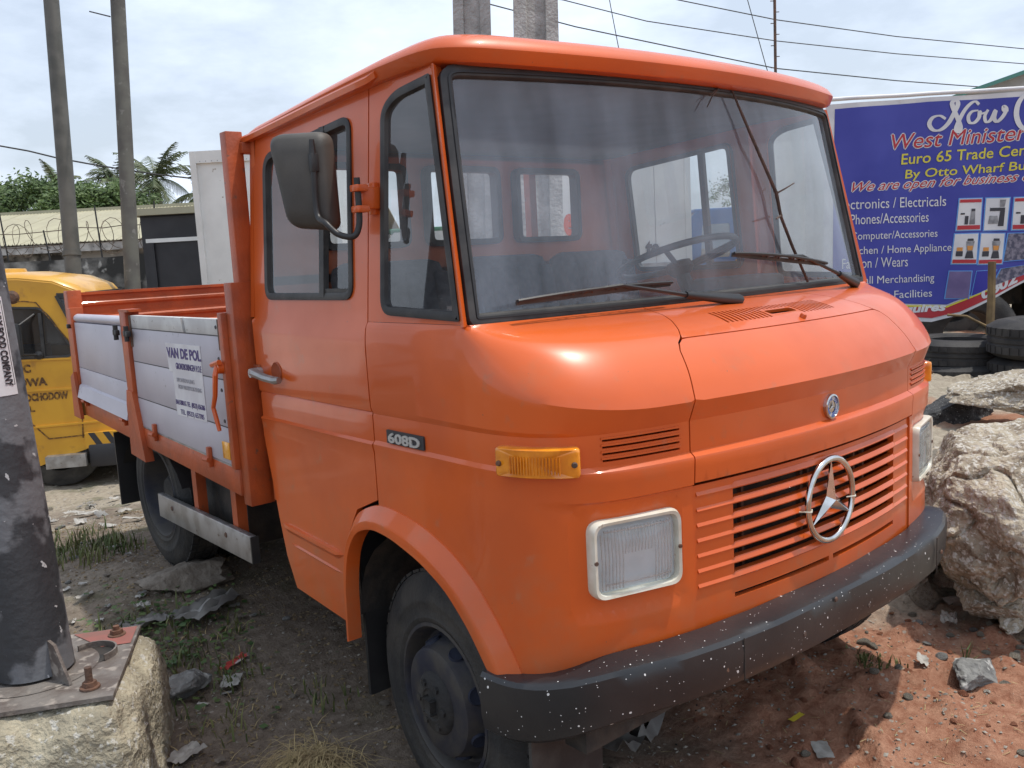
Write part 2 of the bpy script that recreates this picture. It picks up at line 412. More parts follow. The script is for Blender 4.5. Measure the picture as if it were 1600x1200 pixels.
# ================================================================= THE ORANGE TRUCK
truck = thing('flatbed_truck', 'orange cab-over flatbed truck with grey aluminium side boards and a black bumper', 'truck', (0, 1.8, 0))
class Grp: pass
TL = Vector((0, -1.8, 0))   # parts are modelled in world metres; offset for the root at its base
def T(o):
    o.parent = truck; o.location = TL; return o
def S(o, parent):           # sub-part, same frame as its parent part
    o.parent = parent; return o

# ---- plan outline of the cab's lower body
def _bez(a, b, c, d, n):
    return [tuple((1-t)**3*a[k]+3*(1-t)**2*t*b[k]+3*(1-t)*t*t*c[k]+t**3*d[k] for k in (0, 1)) for t in [i/n for i in range(1, n+1)]]
_pl = [(x/40*.74, .15*(x/40*.74)**2) for x in range(41)]+_bez((.74, .0821), (.95, .129), (1.045, .20), (1.045, .46), 40)+[(1.045-.014*sstep(y, .95, 1.80), y) for y in np.linspace(.47, 2.0, 60)]
_pl = np.array(_pl); _al = np.concatenate([[0], np.cumsum(np.hypot(*(np.diff(_pl, axis=0).T)))])
def s_of_x(x): return float(np.interp(x, _pl[:41, 0], _al[:41]))
SC = float(_al[80])
def s_of_y(y):
    return float(np.interp(y, _pl[41:, 1], _al[41:]))
_tp = np.array([(x, .385+.06*(x/1.04)**2) for x in np.linspace(0, .985, 40)]+_bez((.985, .439), (1.02, .443), (1.034, .447), (1.034, .47), 12))
_tl = np.concatenate([[0], np.cumsum(np.hypot(*(np.diff(_tp, axis=0).T)))]); TLN = float(_tl[-1])
front_off = pch([(.38, -.05), (.53, -.026), (.552, -.012), (.575, 0), (.61, 0), (.99, 0), (1.004, -.001), (1.010, .008), (1.078, .012), (1.086, .010), (1.098, -.007), (1.181, -.007), (1.190, -.003), (1.228, .014), (1.237, .018), (1.242, .0185)])
side_off = pch([(.38, 0), (.99, 0), (1.06, 0), (1.078, .003), (1.084, .006), (1.092, -.004), (1.176, -.004), (1.184, -.007), (1.188, .001), (1.20, .003), (1.242, .004)])
h_up = hermite([(0, 0), (.059, .085), (.123, .195), (.187, .32), (.256, .49), (.339, .69), (.42, .90), (.467, 1.0)])
k_up = hermite([(0, 0), (.059, .25), (.123, .475), (.187, .665), (.256, .81), (.339, .905), (.42, .965), (.467, 1.0)])
VTOP = 1.242+.467
CRV = [.552, .575, 1.004, 1.010, 1.078, 1.086, 1.098, 1.181, 1.190, 1.237]
def rr(s, v, s0, s1, v0, v1, e=.012):
    return sstep(min(s-s0, s1-s, v-v0, v1-v), -e, e)
def LB(s, v):
    a = abs(s); x = float(np.interp(a, _al, _pl[:, 0])); y = float(np.interp(a, _al, _pl[:, 1]))
    e = .01; dx = float(np.interp(a+e, _al, _pl[:, 0])-np.interp(max(0, a-e), _al, _pl[:, 0])); dy = float(np.interp(a+e, _al, _pl[:, 1])-np.interp(max(0, a-e), _al, _pl[:, 1]))
    L = math.hypot(dx, dy); nx, ny = dy/L, -dx/L
    w = sstep(a, .80, 1.10); zr = 1.242+(1.392-1.242)*sstep(a, .72, SC+.40)
    if v <= 1.242:
        z = v if v <= 1.186 else 1.186+(v-1.186)/.056*(zr-1.186)
        o = front_off(v)*(1-w)+side_off(v)*w
        if .62 < a < 1.0: o -= .008*rr(a, v, .66, .975, .70, .985)
        x += nx*o; y += ny*o
    else:
        t = v-1.242; h = h_up(t); k = k_up(t)
        if a <= SC:
            q = a/SC*TLN; X = float(np.interp(q, _tl, _tp[:, 0])); Y = float(np.interp(q, _tl, _tp[:, 1]))
        else: X, Y = 1.034, y+.01*(1-sstep(a, SC, SC+.1))
        hh = h if w < 1 else h
        hh = h
        o = (.0185*(1-w)+.004*w)*(1-hh)
        x = x*(1-hh)+X*hh+nx*o; y = y*(1-hh)+Y*hh+ny*o; z = zr+(1.465-zr)*k
    return Vector((x if s >= 0 else -x, y, z))

SS = s_of_x(.604); SD = s_of_y(.948)
# wheel arch
ARI = [(1.163, .38), (1.155, .58), (1.125, .70), (1.06, .785), (.96, .815), (.85, .805), (.70, .765), (.58, .71), (.475, .62), (.40, .52), (.375, .47)]
ARO = [(1.172, .655), (1.150, .755), (1.08, .845), (.95, .895), (.85, .893), (.70, .870), (.57, .825), (.45, .75), (.36, .645), (.30, .54), (.285, .49)]
def side_map(y, z):   # near/right side panel coordinates -> lower body map
    return s_of_y(y), z
def zside2v(z):
    if z <= 1.186: return z
    if z <= 1.392: return 1.186+(z-1.186)/(1.392-1.186)*.056
    t = (z-1.392)/(1.465-1.392); lo, hi = 0, .467
    for _ in range(30):
        m = (lo+hi)/2
        if k_up(m) < t: lo = m
        else: hi = m
    return 1.242+lo
FEND = [(SS+.004, .47), (SS+.004, 1.242), (.600, 1.32), (.593, 1.385), (.580, 1.416), (.560, 1.434), (.552, 1.445), (.538, 1.47), (.515, 1.53), (.497, 1.60), (.49, VTOP), (SD-.003, VTOP), (SD-.003, .80)]
FEND += [(s_of_y(y), z) for y, z in [(.85, .805+.03), (.70, .79), (.565, .735), (.455, .64), (.385, .54), (.35, .49)]]
HL = rpoly([(.668, .756), (.929, .756), (.929, .954), (.668, .954)], .033)
SLV = []
for k in range(4):
    v0 = 1.109+k*.0175
    SLV.append([(.645, v0), (.885, v0), (.885, v0+.0095), (.645, v0+.0095)])
def mirror(poly): return [(-a, b) for a, b in poly]
def fender(sg):
    P = FEND if sg > 0 else mirror(FEND); H = [HL]+SLV
    if sg < 0: H = [mirror(h) for h in H]
    rec = rpoly([(.648, .688), (.987, .688), (.987, .997), (.648, .997)], .05); rec2 = rpoly([(.672, .712), (.963, .712), (.963, .973), (.672, .973)], .04)
    f = T(skin_obj('fender', ORANGE, None, P, H, LB, .035, .014, creases=CRV, ds=.02, extra=[rec if sg > 0 else mirror(rec), rec2 if sg > 0 else mirror(rec2)], ang=20))
    for k in range(4):
        h = SLV[k]; mb = MB(); r = []
        for i in range(9):
            s = sg*(.641+.248*i/8); v = h[2][1]
            p = LB(s, v); n = normal_at(LB, s, v)
            r.append([p-n*.010+Vector((0, 0, -.007)), p+n*.004+Vector((0, 0, -.003)), p+n*.004+Vector((0, 0, .002)), p-n*.010+Vector((0, 0, .003))])
        mb.sweep(r); S(mb.build('louvre', ORANGE), f)
    mb = MB()
    q = [LB(sg*s, v)-normal_at(LB, sg*s, v)*.03 for s, v in ((.63, 1.10), (.90, 1.10), (.90, 1.185), (.63, 1.185))]
    mb.add(q, [(0, 1, 2, 3)]); S(mb.build('vent_backing', CHASSIS), f)
    return f
fnear = fender(-1); ffar = fender(1)

# ---- arch trims
def arch(sg):
    def samp(poly, n=60):
        d = [0]
        for i in range(1, len(poly)): d.append(d[-1]+math.dist(poly[i], poly[i-1]))
        return [(float(np.interp(t, d, [p[0] for p in poly])), float(np.interp(t, d, [p[1] for p in poly]))) for t in np.linspace(0, d[-1], n)]
    def smoothp(p):
        for _ in range(4): p = [p[0]]+[((p[i-1][0]+2*p[i][0]+p[i+1][0])/4, (p[i-1][1]+2*p[i][1]+p[i+1][1])/4) for i in range(1, len(p)-1)]+[p[-1]]
        return p
    o = smoothp(samp([(1.176, .38)]+ARO)); i = smoothp(samp(ARI)); rings = []
    for a, b in zip(o, i):
        def P(t, off):
            y = a[0]+(b[0]-a[0])*t; z = a[1]+(b[1]-a[1])*t; s = sg*s_of_y(y); n = normal_at(LB, s, z); return LB(s, z)+n*off
        rings.append([P(0, -.004), P(.02, .004), P(.50, .027), P(.58, .031), P(.66, .032), P(.96, .028), P(1.0, .022), P(1.0, -.022)])
    mb = MB().sweep(rings, closed_ring=False)
    return T(mb.build('wheel_arch_trim', ORANGE, ang=24))
arch(-1); arch(1)

# ---- bonnet, cowl and grille
BON = [(-SS, 1.014), (SS, 1.014), (SS, 1.242), (.596, 1.32), (.589, 1.385), (.576, 1.412), (.556, 1.427), (.53, 1.429)]
BON = BON+[(-a, b) for a, b in reversed(BON[2:])]
T(skin_obj('bonnet', ORANGE, None, BON, [], LB, .04, .016, creases=CRV+[1.011], ds=.025, ang=20))
COW = [(.552, 1.4335), (.548, 1.445), (.534, 1.47), (.511, 1.53), (.493, 1.60), (.486, VTOP)]; COW = COW+[(-a, b) for a, b in reversed(COW)]
SLOT = rpoly([(-.06, 1.492), (.10, 1.492), (.10, 1.522), (-.06, 1.522)], .012)
slots = []
for k in range(29):
    s = -.31+k*.0225
    if -.085 < s < .108: slots.append([(s, 1.534), (s+.011, 1.534), (s+.011, 1.564), (s, 1.564)]); continue
    slots.append([(s, 1.476), (s+.011, 1.476), (s+.011, 1.564), (s, 1.564)])
cow = T(skin_obj('cowl_panel', ORANGE, None, COW, [SLOT]+slots, LB, .04, .010, ds=.03, ang=20))
mb = MB(); q = [LB(s, v)-Vector((0, -.01, .035)) for s, v in ((-.34, 1.47), (.36, 1.47), (.36, 1.575), (-.34, 1.575))]; mb.add(q, [(0, 1, 2, 3)]); S(mb.build('air_box', CHASSIS), cow)
mb = MB(); p = LB(.06, 1.452); mb.lathe([(0, .012), (.008, .012), (.011, .006), (.011, -.01)], p, normal_at(LB, .06, 1.452), 12); S(mb.build('washer_nozzle', ORANGE), cow)
GR = [(-SS, .45), (SS, .45), (SS, 1.002), (-SS, 1.002)]
GH = [(-.457, .725), (.457, .725), (.457, .982), (-.457, .982)]
lslots = [[(.012, .652), (.456, .652), (.456, .667), (.012, .667)], [(-.456, .652), (-.012, .652), (-.012, .667), (-.456, .667)]]
gp = T(skin_obj('grille_panel', ORANGE, None, GR, [GH]+lslots, LB, .05, .02, creases=CRV, ds=.04, off=-.006, ang=20))
for k in range(7):
    v = .722+k*.0432; rings = []
    for s in sorted(list(np.linspace(-.594, -.475, 4))+[-.458, -.452]+list(np.linspace(-.44, .44, 19))+[.452, .458]+list(np.linspace(.475, .594, 4))):
        p = LB(s, v); n = normal_at(LB, s, v); d = -.006; zz = Vector((0, 0, 1)); mid = abs(s) < .455
        if mid: q = ((-.022, .006), (-.022, .001), (.001, -.010), (.005, -.011), (.0075, -.007), (.001, .007))
        else: q = ((-.004, .002), (-.004, -.006), (.001, -.010), (.0045, -.011), (.005, -.008), (-.001, .002))
        rings.append([p+n*(d+a)+zz*b for a, b in q])
    S(MB().sweep(rings).build('grille_slat', ORANGE, ang=30), gp)
for x in (-.40, -.33, -.02, .02, .30, .36): S(MB().box((x, .10, .70), (x+.012, .115, 1.0)).build('grille_bar', RUST), gp)
mb = MB().box((-.5, .19, .62), (.5, .24, 1.02)); S(mb.build('radiator', CHASSIS), gp)

# ---- star and badge
star = None
c = Vector((-.034, -.014, .856)); R_ = .126
mb = MB(); pts = []
prof = [(.0105*math.cos(a), .009*math.sin(a)) for a in [2*PI*i/10 for i in range(10)]]
mb.lathe([(R_+p[0], p[1]) for p in prof], c, (0, -1, 0), 56, closed=True)
star = mb.build('star_emblem', CHROME, ang=60); T(star)
mb = MB()
for k in range(3):
    a = PI/2+k*2*PI/3; u = Vector((math.cos(a), 0, math.sin(a))); w = Vector((-math.sin(a), 0, math.cos(a)))
    b1 = Vector((math.cos(a+PI/3), 0, math.sin(a+PI/3))); b2 = Vector((math.cos(a-PI/3), 0, math.sin(a-PI/3)))
    tip = c+u*(R_-.003); C0 = c+Vector((0, -.018, 0)); L = c+b1*.028; Rr = c+b2*.028
    mb.add([tip+Vector((0, -.003, 0)), C0, L, Rr, tip+Vector((0, .004, 0)), c+Vector((0, .008, 0))], [(0, 1, 2), (0, 3, 1), (0, 2, 4), (2, 5, 4), (0, 4, 3), (4, 5, 3)])
S(mb.build('star_spoke', CHROME, ang=10), star)
mb = MB()
for k, a in enumerate((PI*1.03, -.12)):
    u = Vector((math.cos(a), 0, math.sin(a))); p = c+u*R_; mb.tube([p+Vector((0, -.012, 0)), p+u*.016+Vector((0, .0, .004)), p+u*.02+Vector((0, .03, 0))], .0022, 5)
    mb.tube([p-Vector((0, .012, 0)), p-u*.028+Vector((0, .004, -.003))], .0022, 5)
S(mb.build('cable_tie', CREAM), star)
bn = normal_at(LB, 0, 1.14); bc = LB(0, 1.137)
mb = MB().lathe([(0, .006), (.032, .006), (.033, .012), (.038, .010), (.039, 0)], bc, bn, 32)
BLUEE = mat('blue_enamel', (.06, .13, .36), (.45, .47, .5), rough=.25, scale=70, contrast=(.5, .55), coat=.5)
bad = T(mb.build('round_badge', CHROME))
mb = MB().lathe([(.019, .0075), (.0315, .0075)], bc, bn, 32); S(mb.build('enamel_ring', BLUEE, ang=None), bad)
mb = MB()
for k in range(3):
    a = PI/2+k*2*PI/3; u = Vector((math.cos(a), 0, math.sin(a))); b1 = Vector((math.cos(a+PI/3), 0, math.sin(a+PI/3))); b2 = Vector((math.cos(a-PI/3), 0, math.sin(a-PI/3)))
    cc = bc+bn*.008; mb.add([cc+u*.018, cc+bn*.004, cc+b1*.004, cc+b2*.004], [(0, 1, 2), (0, 3, 1)])
S(mb.build('badge_star', STEEL, ang=10), bad)

# ---- headlights
def headlight(sg):
    poly = rpoly([(.662, .750), (.935, .750), (.935, .960), (.662, .960)], .036, 6); inn = rpoly([(.678, .766), (.919, .766), (.919, .944), (.678, .944)], .028, 6)
    c0 = LB(sg*.7985, .855); n0 = normal_at(LB, sg*.7985, .855); n0 = Vector((n0.x, n0.y, 0)).normalized(); rt = Vector((-n0.y, n0.x, 0))
    def PM(u, v): return c0+rt*((u-sg*.7985))+Vector((0, 0, v-.855))+n0*.012
    if sg < 0: poly = mirror(poly); inn = mirror(inn)
    def deep(u, v, d=0): return PM(u, v)+n0*d
    n = len(poly); rings = []
    pl, il = dens(poly, 5), dens(inn, 5)
    mb = MB(); rr_ = []
    for a, b in zip(poly, inn):
        m = ((a[0]*.75+b[0]*.25), (a[1]*.75+b[1]*.25)); m2 = ((a[0]*.25+b[0]*.75), (a[1]*.25+b[1]*.75))
        rr_.append([deep(*a, -.045), deep(*a, -.004), deep(*m, .008), deep(*m2, .006), deep(*b, -.006), deep(*b, -.02)])
    mb.sweep(rr_, closed_ring=False, closed_path=True)
    h = T(mb.build('headlight', CREAM, ang=50))
    cx, cz = sg*.7985, .855
    rings = []
    for f, d in ((1, -.008), (.9, .002), (.7, .009), (.4, .014), (.02, .016)): rings.append([deep(cx+(q[0]-cx)*f, cz+(q[1]-cz)*f, d) for q in inn])
    S(MB().sweep(rings, closed_ring=True, cap=False).build('lens', HLG, ang=60), h)
    # lens ribs
    mb = MB()
    for k in range(23):
        x = cx-.110+k*.010; zb = .775 if abs(x-cx) > .05 else .865
        f = 1-((x-cx)/.126)**2; ztop = .936-(.01 if abs(x-cx) > .1 else 0)
        mb.tube([deep(x, ztop, -.002+.006*f), deep(x, (ztop+zb)/2, .009*f+.001), deep(x, zb, -.002+.006*f)], .0018, 4, cap=False)
    for z in (.93, .79): mb.tube([deep(cx-.10, z, .001), deep(cx, z, .009), deep(cx+.10, z, .001)], .003, 4, cap=False)
    S(mb.build('lens_rib', HLR, ang=60), h)
    rings = []
    for f, d in ((1.0, -.012), (.95, -.03), (.7, -.05), (.3, -.066), (.05, -.07)): rings.append([deep(cx+(q[0]-cx)*f, cz+(q[1]-cz)*f, d) for q in inn])
    S(MB().sweep(rings, closed_ring=True).build('reflector', REFL, ang=60), h)
    mb = MB().lathe([(0, .0), (.022, .002), (.030, -.006), (.032, -.03)], deep(cx, cz-.01, -.018), n0, 20); S(mb.build('bulb_shield', CHROME), h)
    for u in (.670, .927):
        mb = MB().lathe([(0, .004), (.005, .004), (.0065, 0)], deep(sg*u, .855, .006), n0, 10); S(mb.build('screw', RUST), h)
    mb = MB()
    q = [deep(*p_, -.075) for p_ in poly]; 
    mb.add(q, [tuple(range(len(q)))]); S(mb.build('lamp_housing', CHASSIS, ang=None), h)
    return h

headlight(-1); headlight(1)

# ---- indicators
def indicator(sg):
    s0, s1 = .948, 1.168; v0, v1 = 1.080, 1.158; poly = rpoly([(s0, v0), (s1, v0), (s1, v1), (s0, v1)], .01, 3)
    if sg < 0: poly = mirror(poly)
    cx = sg*(s0+s1)/2; cz = (v0+v1)/2; rings = []
    for f, d in ((1.0, -.004), (1.0, .016), (.97, .027), (.90, .031), (.05, .033)):
        rg = []
        for q in dens(poly, .02):
            u = cx+(q[0]-cx)*f; v = cz+(q[1]-cz)*f; n = normal_at(LB, u, 1.14); p = LB(u, 1.14); p.z = v; rg.append(p+n*d)
        rings.append(rg)
    o = T(MB().sweep(rings).build('indicator_lamp', LENS_AMBER, ang=50))
    mb = MB()
    for k in range(17):
        u = sg*(s0+.050+k*.0075); p = LB(u, 1.14); n = normal_at(LB, u, 1.14)
        a = p+n*.033; b = p+n*.033; a.z = v0+.012; b.z = v1-.02; mb.tube([a, b], .0022, 4, cap=False)
    S(mb.build('lens_rib', LENS_AMBER), o)
    for u in (s0+.016, s1-.016):
        p = LB(sg*u, 1.14); n = normal_at(LB, sg*u, 1.14); p.z = cz-.003
        S(MB().lathe([(0, .006), (.006, .006), (.008, 0), (.008, -.01)], p+n*.031, n, 10).build('screw', RUST), o)
    return o
indicator(-1); indicator(1)

# ---- model plate
def side_flat(sg, off):
    def f(u, v):   # u metres toward the front from y=.768 ; v height
        y = .768-u
        return LB(sg*s_of_y(y), 1.14)*1+Vector((sg*off, 0, v-1.14))
    return f
PLGREY = mat('plate_grey', (.42, .41, .38), rough=.4)
pm = side_flat(-1, .006)
mb = MB(); q = rpoly([(-.098, 1.100), (.098, 1.100), (.098, 1.141), (-.098, 1.141)], .003, 2)
mb.sweep([[pm(*a)+Vector((.006, 0, 0)) for a in q], [pm(*a) for a in q]])
plate = T(mb.build('model_plate', BLACKINK))
tx = text_on('lettering', '608D', PLGREY, None, pm, -.003, 1.1045, .05, width=.168, height=.032, off=.0015, bold=.0016, ext=.002); S(tx, plate)

# ---- cab sides above the belt : map (y,z)
def xs(z): return float(np.interp(z, [1.40, 1.465, 2.13, 2.2], [1.034, 1.033, .972, .965]))
def xq(y, z):
    return xs(z)-.012*sstep(y, 1.1, 1.9)
def US(sg):
    # u runs so that u x v points outward on either side
    if sg < 0: return lambda u, v: Vector((-xq(-u, v), -u, v))
    return lambda u, v: Vector((xq(u, v), u, v))
def YZ(sg, poly): return [(-y, z) for y, z in poly] if sg < 0 else list(poly)
def gz(y): return float(np.interp(y, [.6, .87, 1.8], [2.180, 2.172, 2.118]))  # underside of the gutter
ZB = 1.466
QW = rpoly([(.478, 1.478), (.862, 1.492), (.868, 2.085), (.80, 2.125), (.628, 2.142)], [.004, .05, .09, .05, .004], 6)
for sg in (-1, 1):
    mp = US(sg)
    A = [(.470, ZB), (.945, ZB), (.945, gz(.945)), (.64, gz(.64)), (.615, 2.16)]
    f = T(skin_obj('window_frame_panel', ORANGE, None, YZ(sg, A), [YZ(sg, QW)], mp, .06, .016, ds=.03))
    rg = ring_on(YZ(sg, QW), mp, [(.0, -.006), (-.004, .008), (.008, .011), (.020, .008), (.024, -.004)], .025, flip=False)
    S(rg.build('rubber_seal', RUBBER, ang=40), f)
    pn = skin(YZ(sg, QW), [], mp, .2, 0, off=-.003); S(pn.build('quarter_pane', WINS, ang=None, rec=False), f)
    B = [(1.785, ZB), (1.815, ZB), (1.815, gz(1.815)), (1.790, gz(1.79))]
    T(skin_obj('rear_pillar', ORANGE, None, YZ(sg, B), [], mp, .1, .05))

# ---- doors
def DM(sg):
    """door map (u,z): blends the lower body map and the window plane"""
    up = US(sg)
    def f(u, z):
        y = -u if sg < 0 else u
        if z < ZB-.001:
            yy = y; p = LB(sg*s_of_y(yy), zside2v(z)); return Vector((p.x, y, z))
        q = up(u, z); q.x = sg*min(abs(q.x), 1.034-.012*sstep(y, 1.1, 1.9)); return q
    return f
DO = [(.951, .905), (1.085, .850), (1.152, .757), (1.176, .655), (1.174, .425), (1.60, .449), (1.662, .56), (1.70, .70), (1.772, 1.02), (1.776, 1.40), (1.783, 1.60), (1.787, gz(1.787)-.004), (.951, gz(.951)-.004)]
DW = rpoly([(1.035, 1.535), (1.672, 1.535), (1.690, 2.050), (1.055, 2.098)], [.05, .05, .07, .05], 6)
def door(sg):
    mp = DM(sg); z1 = [1.084, 1.092, 1.176, 1.184, 1.188, 1.392, 1.402]
    d = T(skin_obj('door', ORANGE, None, YZ(sg, DO), [YZ(sg, DW)], mp, .05, .022, creases=z1+[ZB], ds=.03, ang=26))
    rg = ring_on(YZ(sg, DW), mp, [(.0, -.02), (-.004, .006), (.008, .009), (.020, .006), (.022, -.02)], .03); S(rg.build('rubber_seal', RUBBER, ang=40), d)
    # sliding glass: rear pane outside, front pane, middle bar
    rear = [(1.232, 1.535), (1.672, 1.535), (1.690, 2.050), (1.232, 2.085)]; fr = [(1.035, 1.535), (1.232, 1.535), (1.232, 2.085), (1.055, 2.098)]
    for nm, pl, of in (('window_pane', rpoly(rear, [0, .05, .07, 0], 5), -.006), ('window_pane', rpoly(fr, [.05, 0, 0, .05], 5), -.016)):
        S(skin(YZ(sg, pl), [], mp, .2, 0, off=of).build(nm, WINS, ang=None, rec=False), d)
    a = mp((-1.225 if sg < 0 else 1.225), 1.54); b = mp((-1.228 if sg < 0 else 1.228), 2.088); S(MB().bar(a, b, .030, .02, up=(1, 0, 0)).build('window_bar', RUBBER), d)
    a = mp((-1.06 if sg < 0 else 1.06), 1.562); b = mp((-1.215 if sg < 0 else 1.215), 1.562); S(MB().bar(a, b, .012, .012).build('window_bar', RUBBER), d)
    # pressed step line low on the door
    rings = []
    for i in range(12):
        y = 1.200+.475*i/11; z = .668+.018*i/11; u = -y if sg < 0 else y; p = mp(u, z); n = Vector((sg, 0, 0)); zz = Vector((0, 0, 1))
        e = .0 if i in (0, 11) else 1
        rings.append([p-n*.003+zz*.010*e, p+n*.011*e+zz*.006*e, p+n*.013*e-zz*.006*e, p-n*.003-zz*.030*e])
    S(MB().sweep(rings).build('pressed_rib', ORANGE, ang=30), d)
    rings = []
    for i in range(10):
        y = 1.215+.40*i/9; z = .60+.02*i/9; u = -y if sg < 0 else y; p = mp(u, z); n = Vector((sg, 0, 0)); zz = Vector((0, 0, 1)); e = .1 if i in (0, 9) else 1
        rings.append([p-n*.003+zz*.008*e, p+n*.006*e, p-n*.003-zz*.010*e])
    S(MB().sweep(rings).build('pressed_rib', ORANGE, ang=30), d)
    # handle
    x = sg*1.066
    mb = MB(); pts = [(x, 1.742, 1.262), (x+sg*.010, 1.70, 1.264), (x+sg*.010, 1.62, 1.252), (x+sg*.004, 1.555, 1.246), (x, 1.528, 1.248)]
    mb.tube(pts, [.016, .017, .015, .015, .012], 8); mb.lathe([(0, .03), (.017, .03), (.019, .02), (.019, -.03)], (sg*1.05, 1.738, 1.262), (sg, 0, 0), 14)
    hn = S(mb.build('handle', STEEL), d)
    mb = MB(); mb.lathe([(0, -.002), (.030, -.001), (.037, .003), (.040, .0)], (sg*1.0385, 1.60, 1.268), (sg, 0, 0), 20); S(mb.build('handle_cup', ORANGE2), d)
    mb = MB().box((min(sg*1.036, sg*1.046), 1.735, 1.235), (max(sg*1.036, sg*1.046), 1.775, 1.29)); S(mb.build('latch_plate', CHROME), d)
    return d
dn = door(-1); df = door(1)
S(MB().box((-1.032, 1.60, .46), (-1.02, 1.61, .60)).build('reflector', LENS_YELLOW), dn)
# mud edge between door and bed (dark jamb)
for sg in (-1, 1):
    mb = MB().box((min(sg*.985, sg*1.012), 1.24, .50), (max(sg*.985, sg*1.012), 1.68, 1.40)); T(mb.build('door_jamb', ORANGEIN))

# ---- windscreen
def WS(u, t):
    z = 1.462+.70*t; x = u*(1.02*(1-t)+.966*t); a = abs(x)
    y = (1-t)*(.385+.06*(x/1.04)**2)+t*(.43+.155*(x/.975)**2)
    b = .018*math.sin(PI*t)*(1-u*u)
    # wrap at the outer edge
    return Vector((x, y-b+.02, z))
WP = rpoly([(-.985, .01), (.985, .01), (.985, .985), (-.985, .985)], [.02, .02, .05, .05], 5)
ws = T(skin(WP, [], WS, .06, 0).build('windscreen', WIN, ang=80, rec=False))
rg = ring_on(WP, WS, [(-.016, -.012), (-.014, .012), (.0, .017), (.018, .012), (.024, .002), (.022, -.014)], .03); S(rg.build('rubber_seal', RUBBER, ang=40), ws)
rg = ring_on(WP, WS, [(.006, .015), (.006, .019), (.012, .019), (.012, .014)], .03); S(rg.build('seal_insert', BLACKP, ang=40), ws)
for sg in (-1, 1):   # thin pillar strip between windscreen and quarter window
    rings = []
    for i in range(13):
        t = i/12; z = 1.46+.71*t; a = WS(sg*1.0, t); b = Vector((sg*xs(z), .472+.150*t, z)); 
        o = Vector((sg*.7, -.7, 0))
        a2 = a+Vector((sg*.004, -.002, 0))
        rings.append([a2+o*.001, a2*.6+b*.4+o*.022, a2*.3+b*.7+o*.020, b+Vector((sg*.004, 0, 0)), b-Vector((sg*.03, 0, 0)), a2-Vector((0, -.03, 0))])
    T(MB().sweep(rings).build('windscreen_pillar', ORANGE, ang=30))

# ---- roof
def roof_outline(n=90):
    P = []
    fr = [(x, .395+.155*(x/.97)**2) for x in np.linspace(0, .86, 24)]
    fr += _bez(fr[-1], (.95, .548), (.985, .60), (.988, .72), 10)
    fr += [(.988-.018*sstep(y, 1.0, 1.8), y) for y in np.linspace(.76, 1.72, 22)]
    fr += _bez((.970, 1.72), (.970, 1.80), (.95, 1.83), (.86, 1.832), 8)+[(x, 1.832) for x in np.linspace(.78, 0, 14)]
    return fr
ro = roof_outline(); ro = ro+[(-x, y) for x, y in reversed(ro[1:-1])]
def rbase(x, y): return float(np.interp(y, [.40, .60, .87, 1.83], [2.163, 2.178, 2.174, 2.120]))
rings = []
for ins, dz in ((.035, -.012), (.004, -.008), (-.004, -.002), (-.017, .028), (-.015, .034), (.004, .056), (.035, .073), (.09, .085), (.20, .096), (.45, .107), (.75, .112), (.98, .113)):
    rg = []
    for (x, y) in ro:
        cx, cy = 0, min(max(y, .9), 1.4)
        d = Vector((x, y-1.12)); L = d.length
        f = max(0, 1-ins/L) if ins > 0 else 1-ins/L
        X, Y = x*f, 1.12+(y-1.12)*f
        fs = float(np.interp(y, [.4, 1.83], [1.0, .62])) if dz > 0 else 1
        rg.append(Vector((X, Y, rbase(x, y)*(1)+dz*fs)) if ins < .3 else Vector((X, Y, float(np.interp(Y, [.4, .8, 1.2, 1.83], [2.245, 2.277, 2.272, 2.205]))+ (dz-.10)*.6)))
    rings.append(rg)
roof = T(MB().sweep(rings, closed_ring=True).build('roof', ORANGE, ang=30))
for sg in (-1, 1):
    pts = [(sg*.985, .86, 2.186)]+[(sg*(.990-.016*sstep(y, 1.0, 1.8)), y, rbase(0, y)+.004) for y in np.linspace(.90, 1.82, 14)]
    r2 = [[Vector(p)+Vector((sg*dx, 0, dz)) for dx, dz in ((-.02, -.010), (.016, -.012), (.020, .004), (.014, .012), (-.02, .012))] for p in pts]
    T(MB().sweep(r2).build('rain_gutter', ORANGE, ang=40))
# headliner
rings = []
for ins, dz in ((.06, -.02), (.12, .005), (.4, .04), (.95, .05)):
    rings.append([Vector((x*(1-ins), 1.12+(y-1.12)*(1-ins), rbase(x, y)-.005+dz)) for x, y in ro])
T(MB().sweep(rings).build('headliner', LINING, ang=60))

# ---- rear wall of the cab with three windows
def RW(u, v): return Vector((-u, 1.80, v))    # u x v faces +y (outside)
RWH = [rpoly([(c_-.195, 1.715), (c_+.195, 1.715), (c_+.195, 2.035), (c_-.195, 2.035)], .035, 5) for c_ in (-.505, 0, .505)]
rw = T(skin_obj('rear_wall', ORANGEIN, None, [(-1.0, .75), (1.0, .75), (1.0, 1.45), (.965, 2.13), (-.965, 2.13), (-1.0, 1.45)], RWH, RW, .2, .03))
for h in RWH:
    S(ring_on(h, RW, [(0, .008), (-.012, .008), (-.012, -.042), (.014, -.042), (.014, .008)], .04).build('rubber_seal', RUBBER), rw)
    S(skin(h, [], RW, .3, 0, off=-.01).build('window_pane', WINR, ang=None, rec=False), rw)
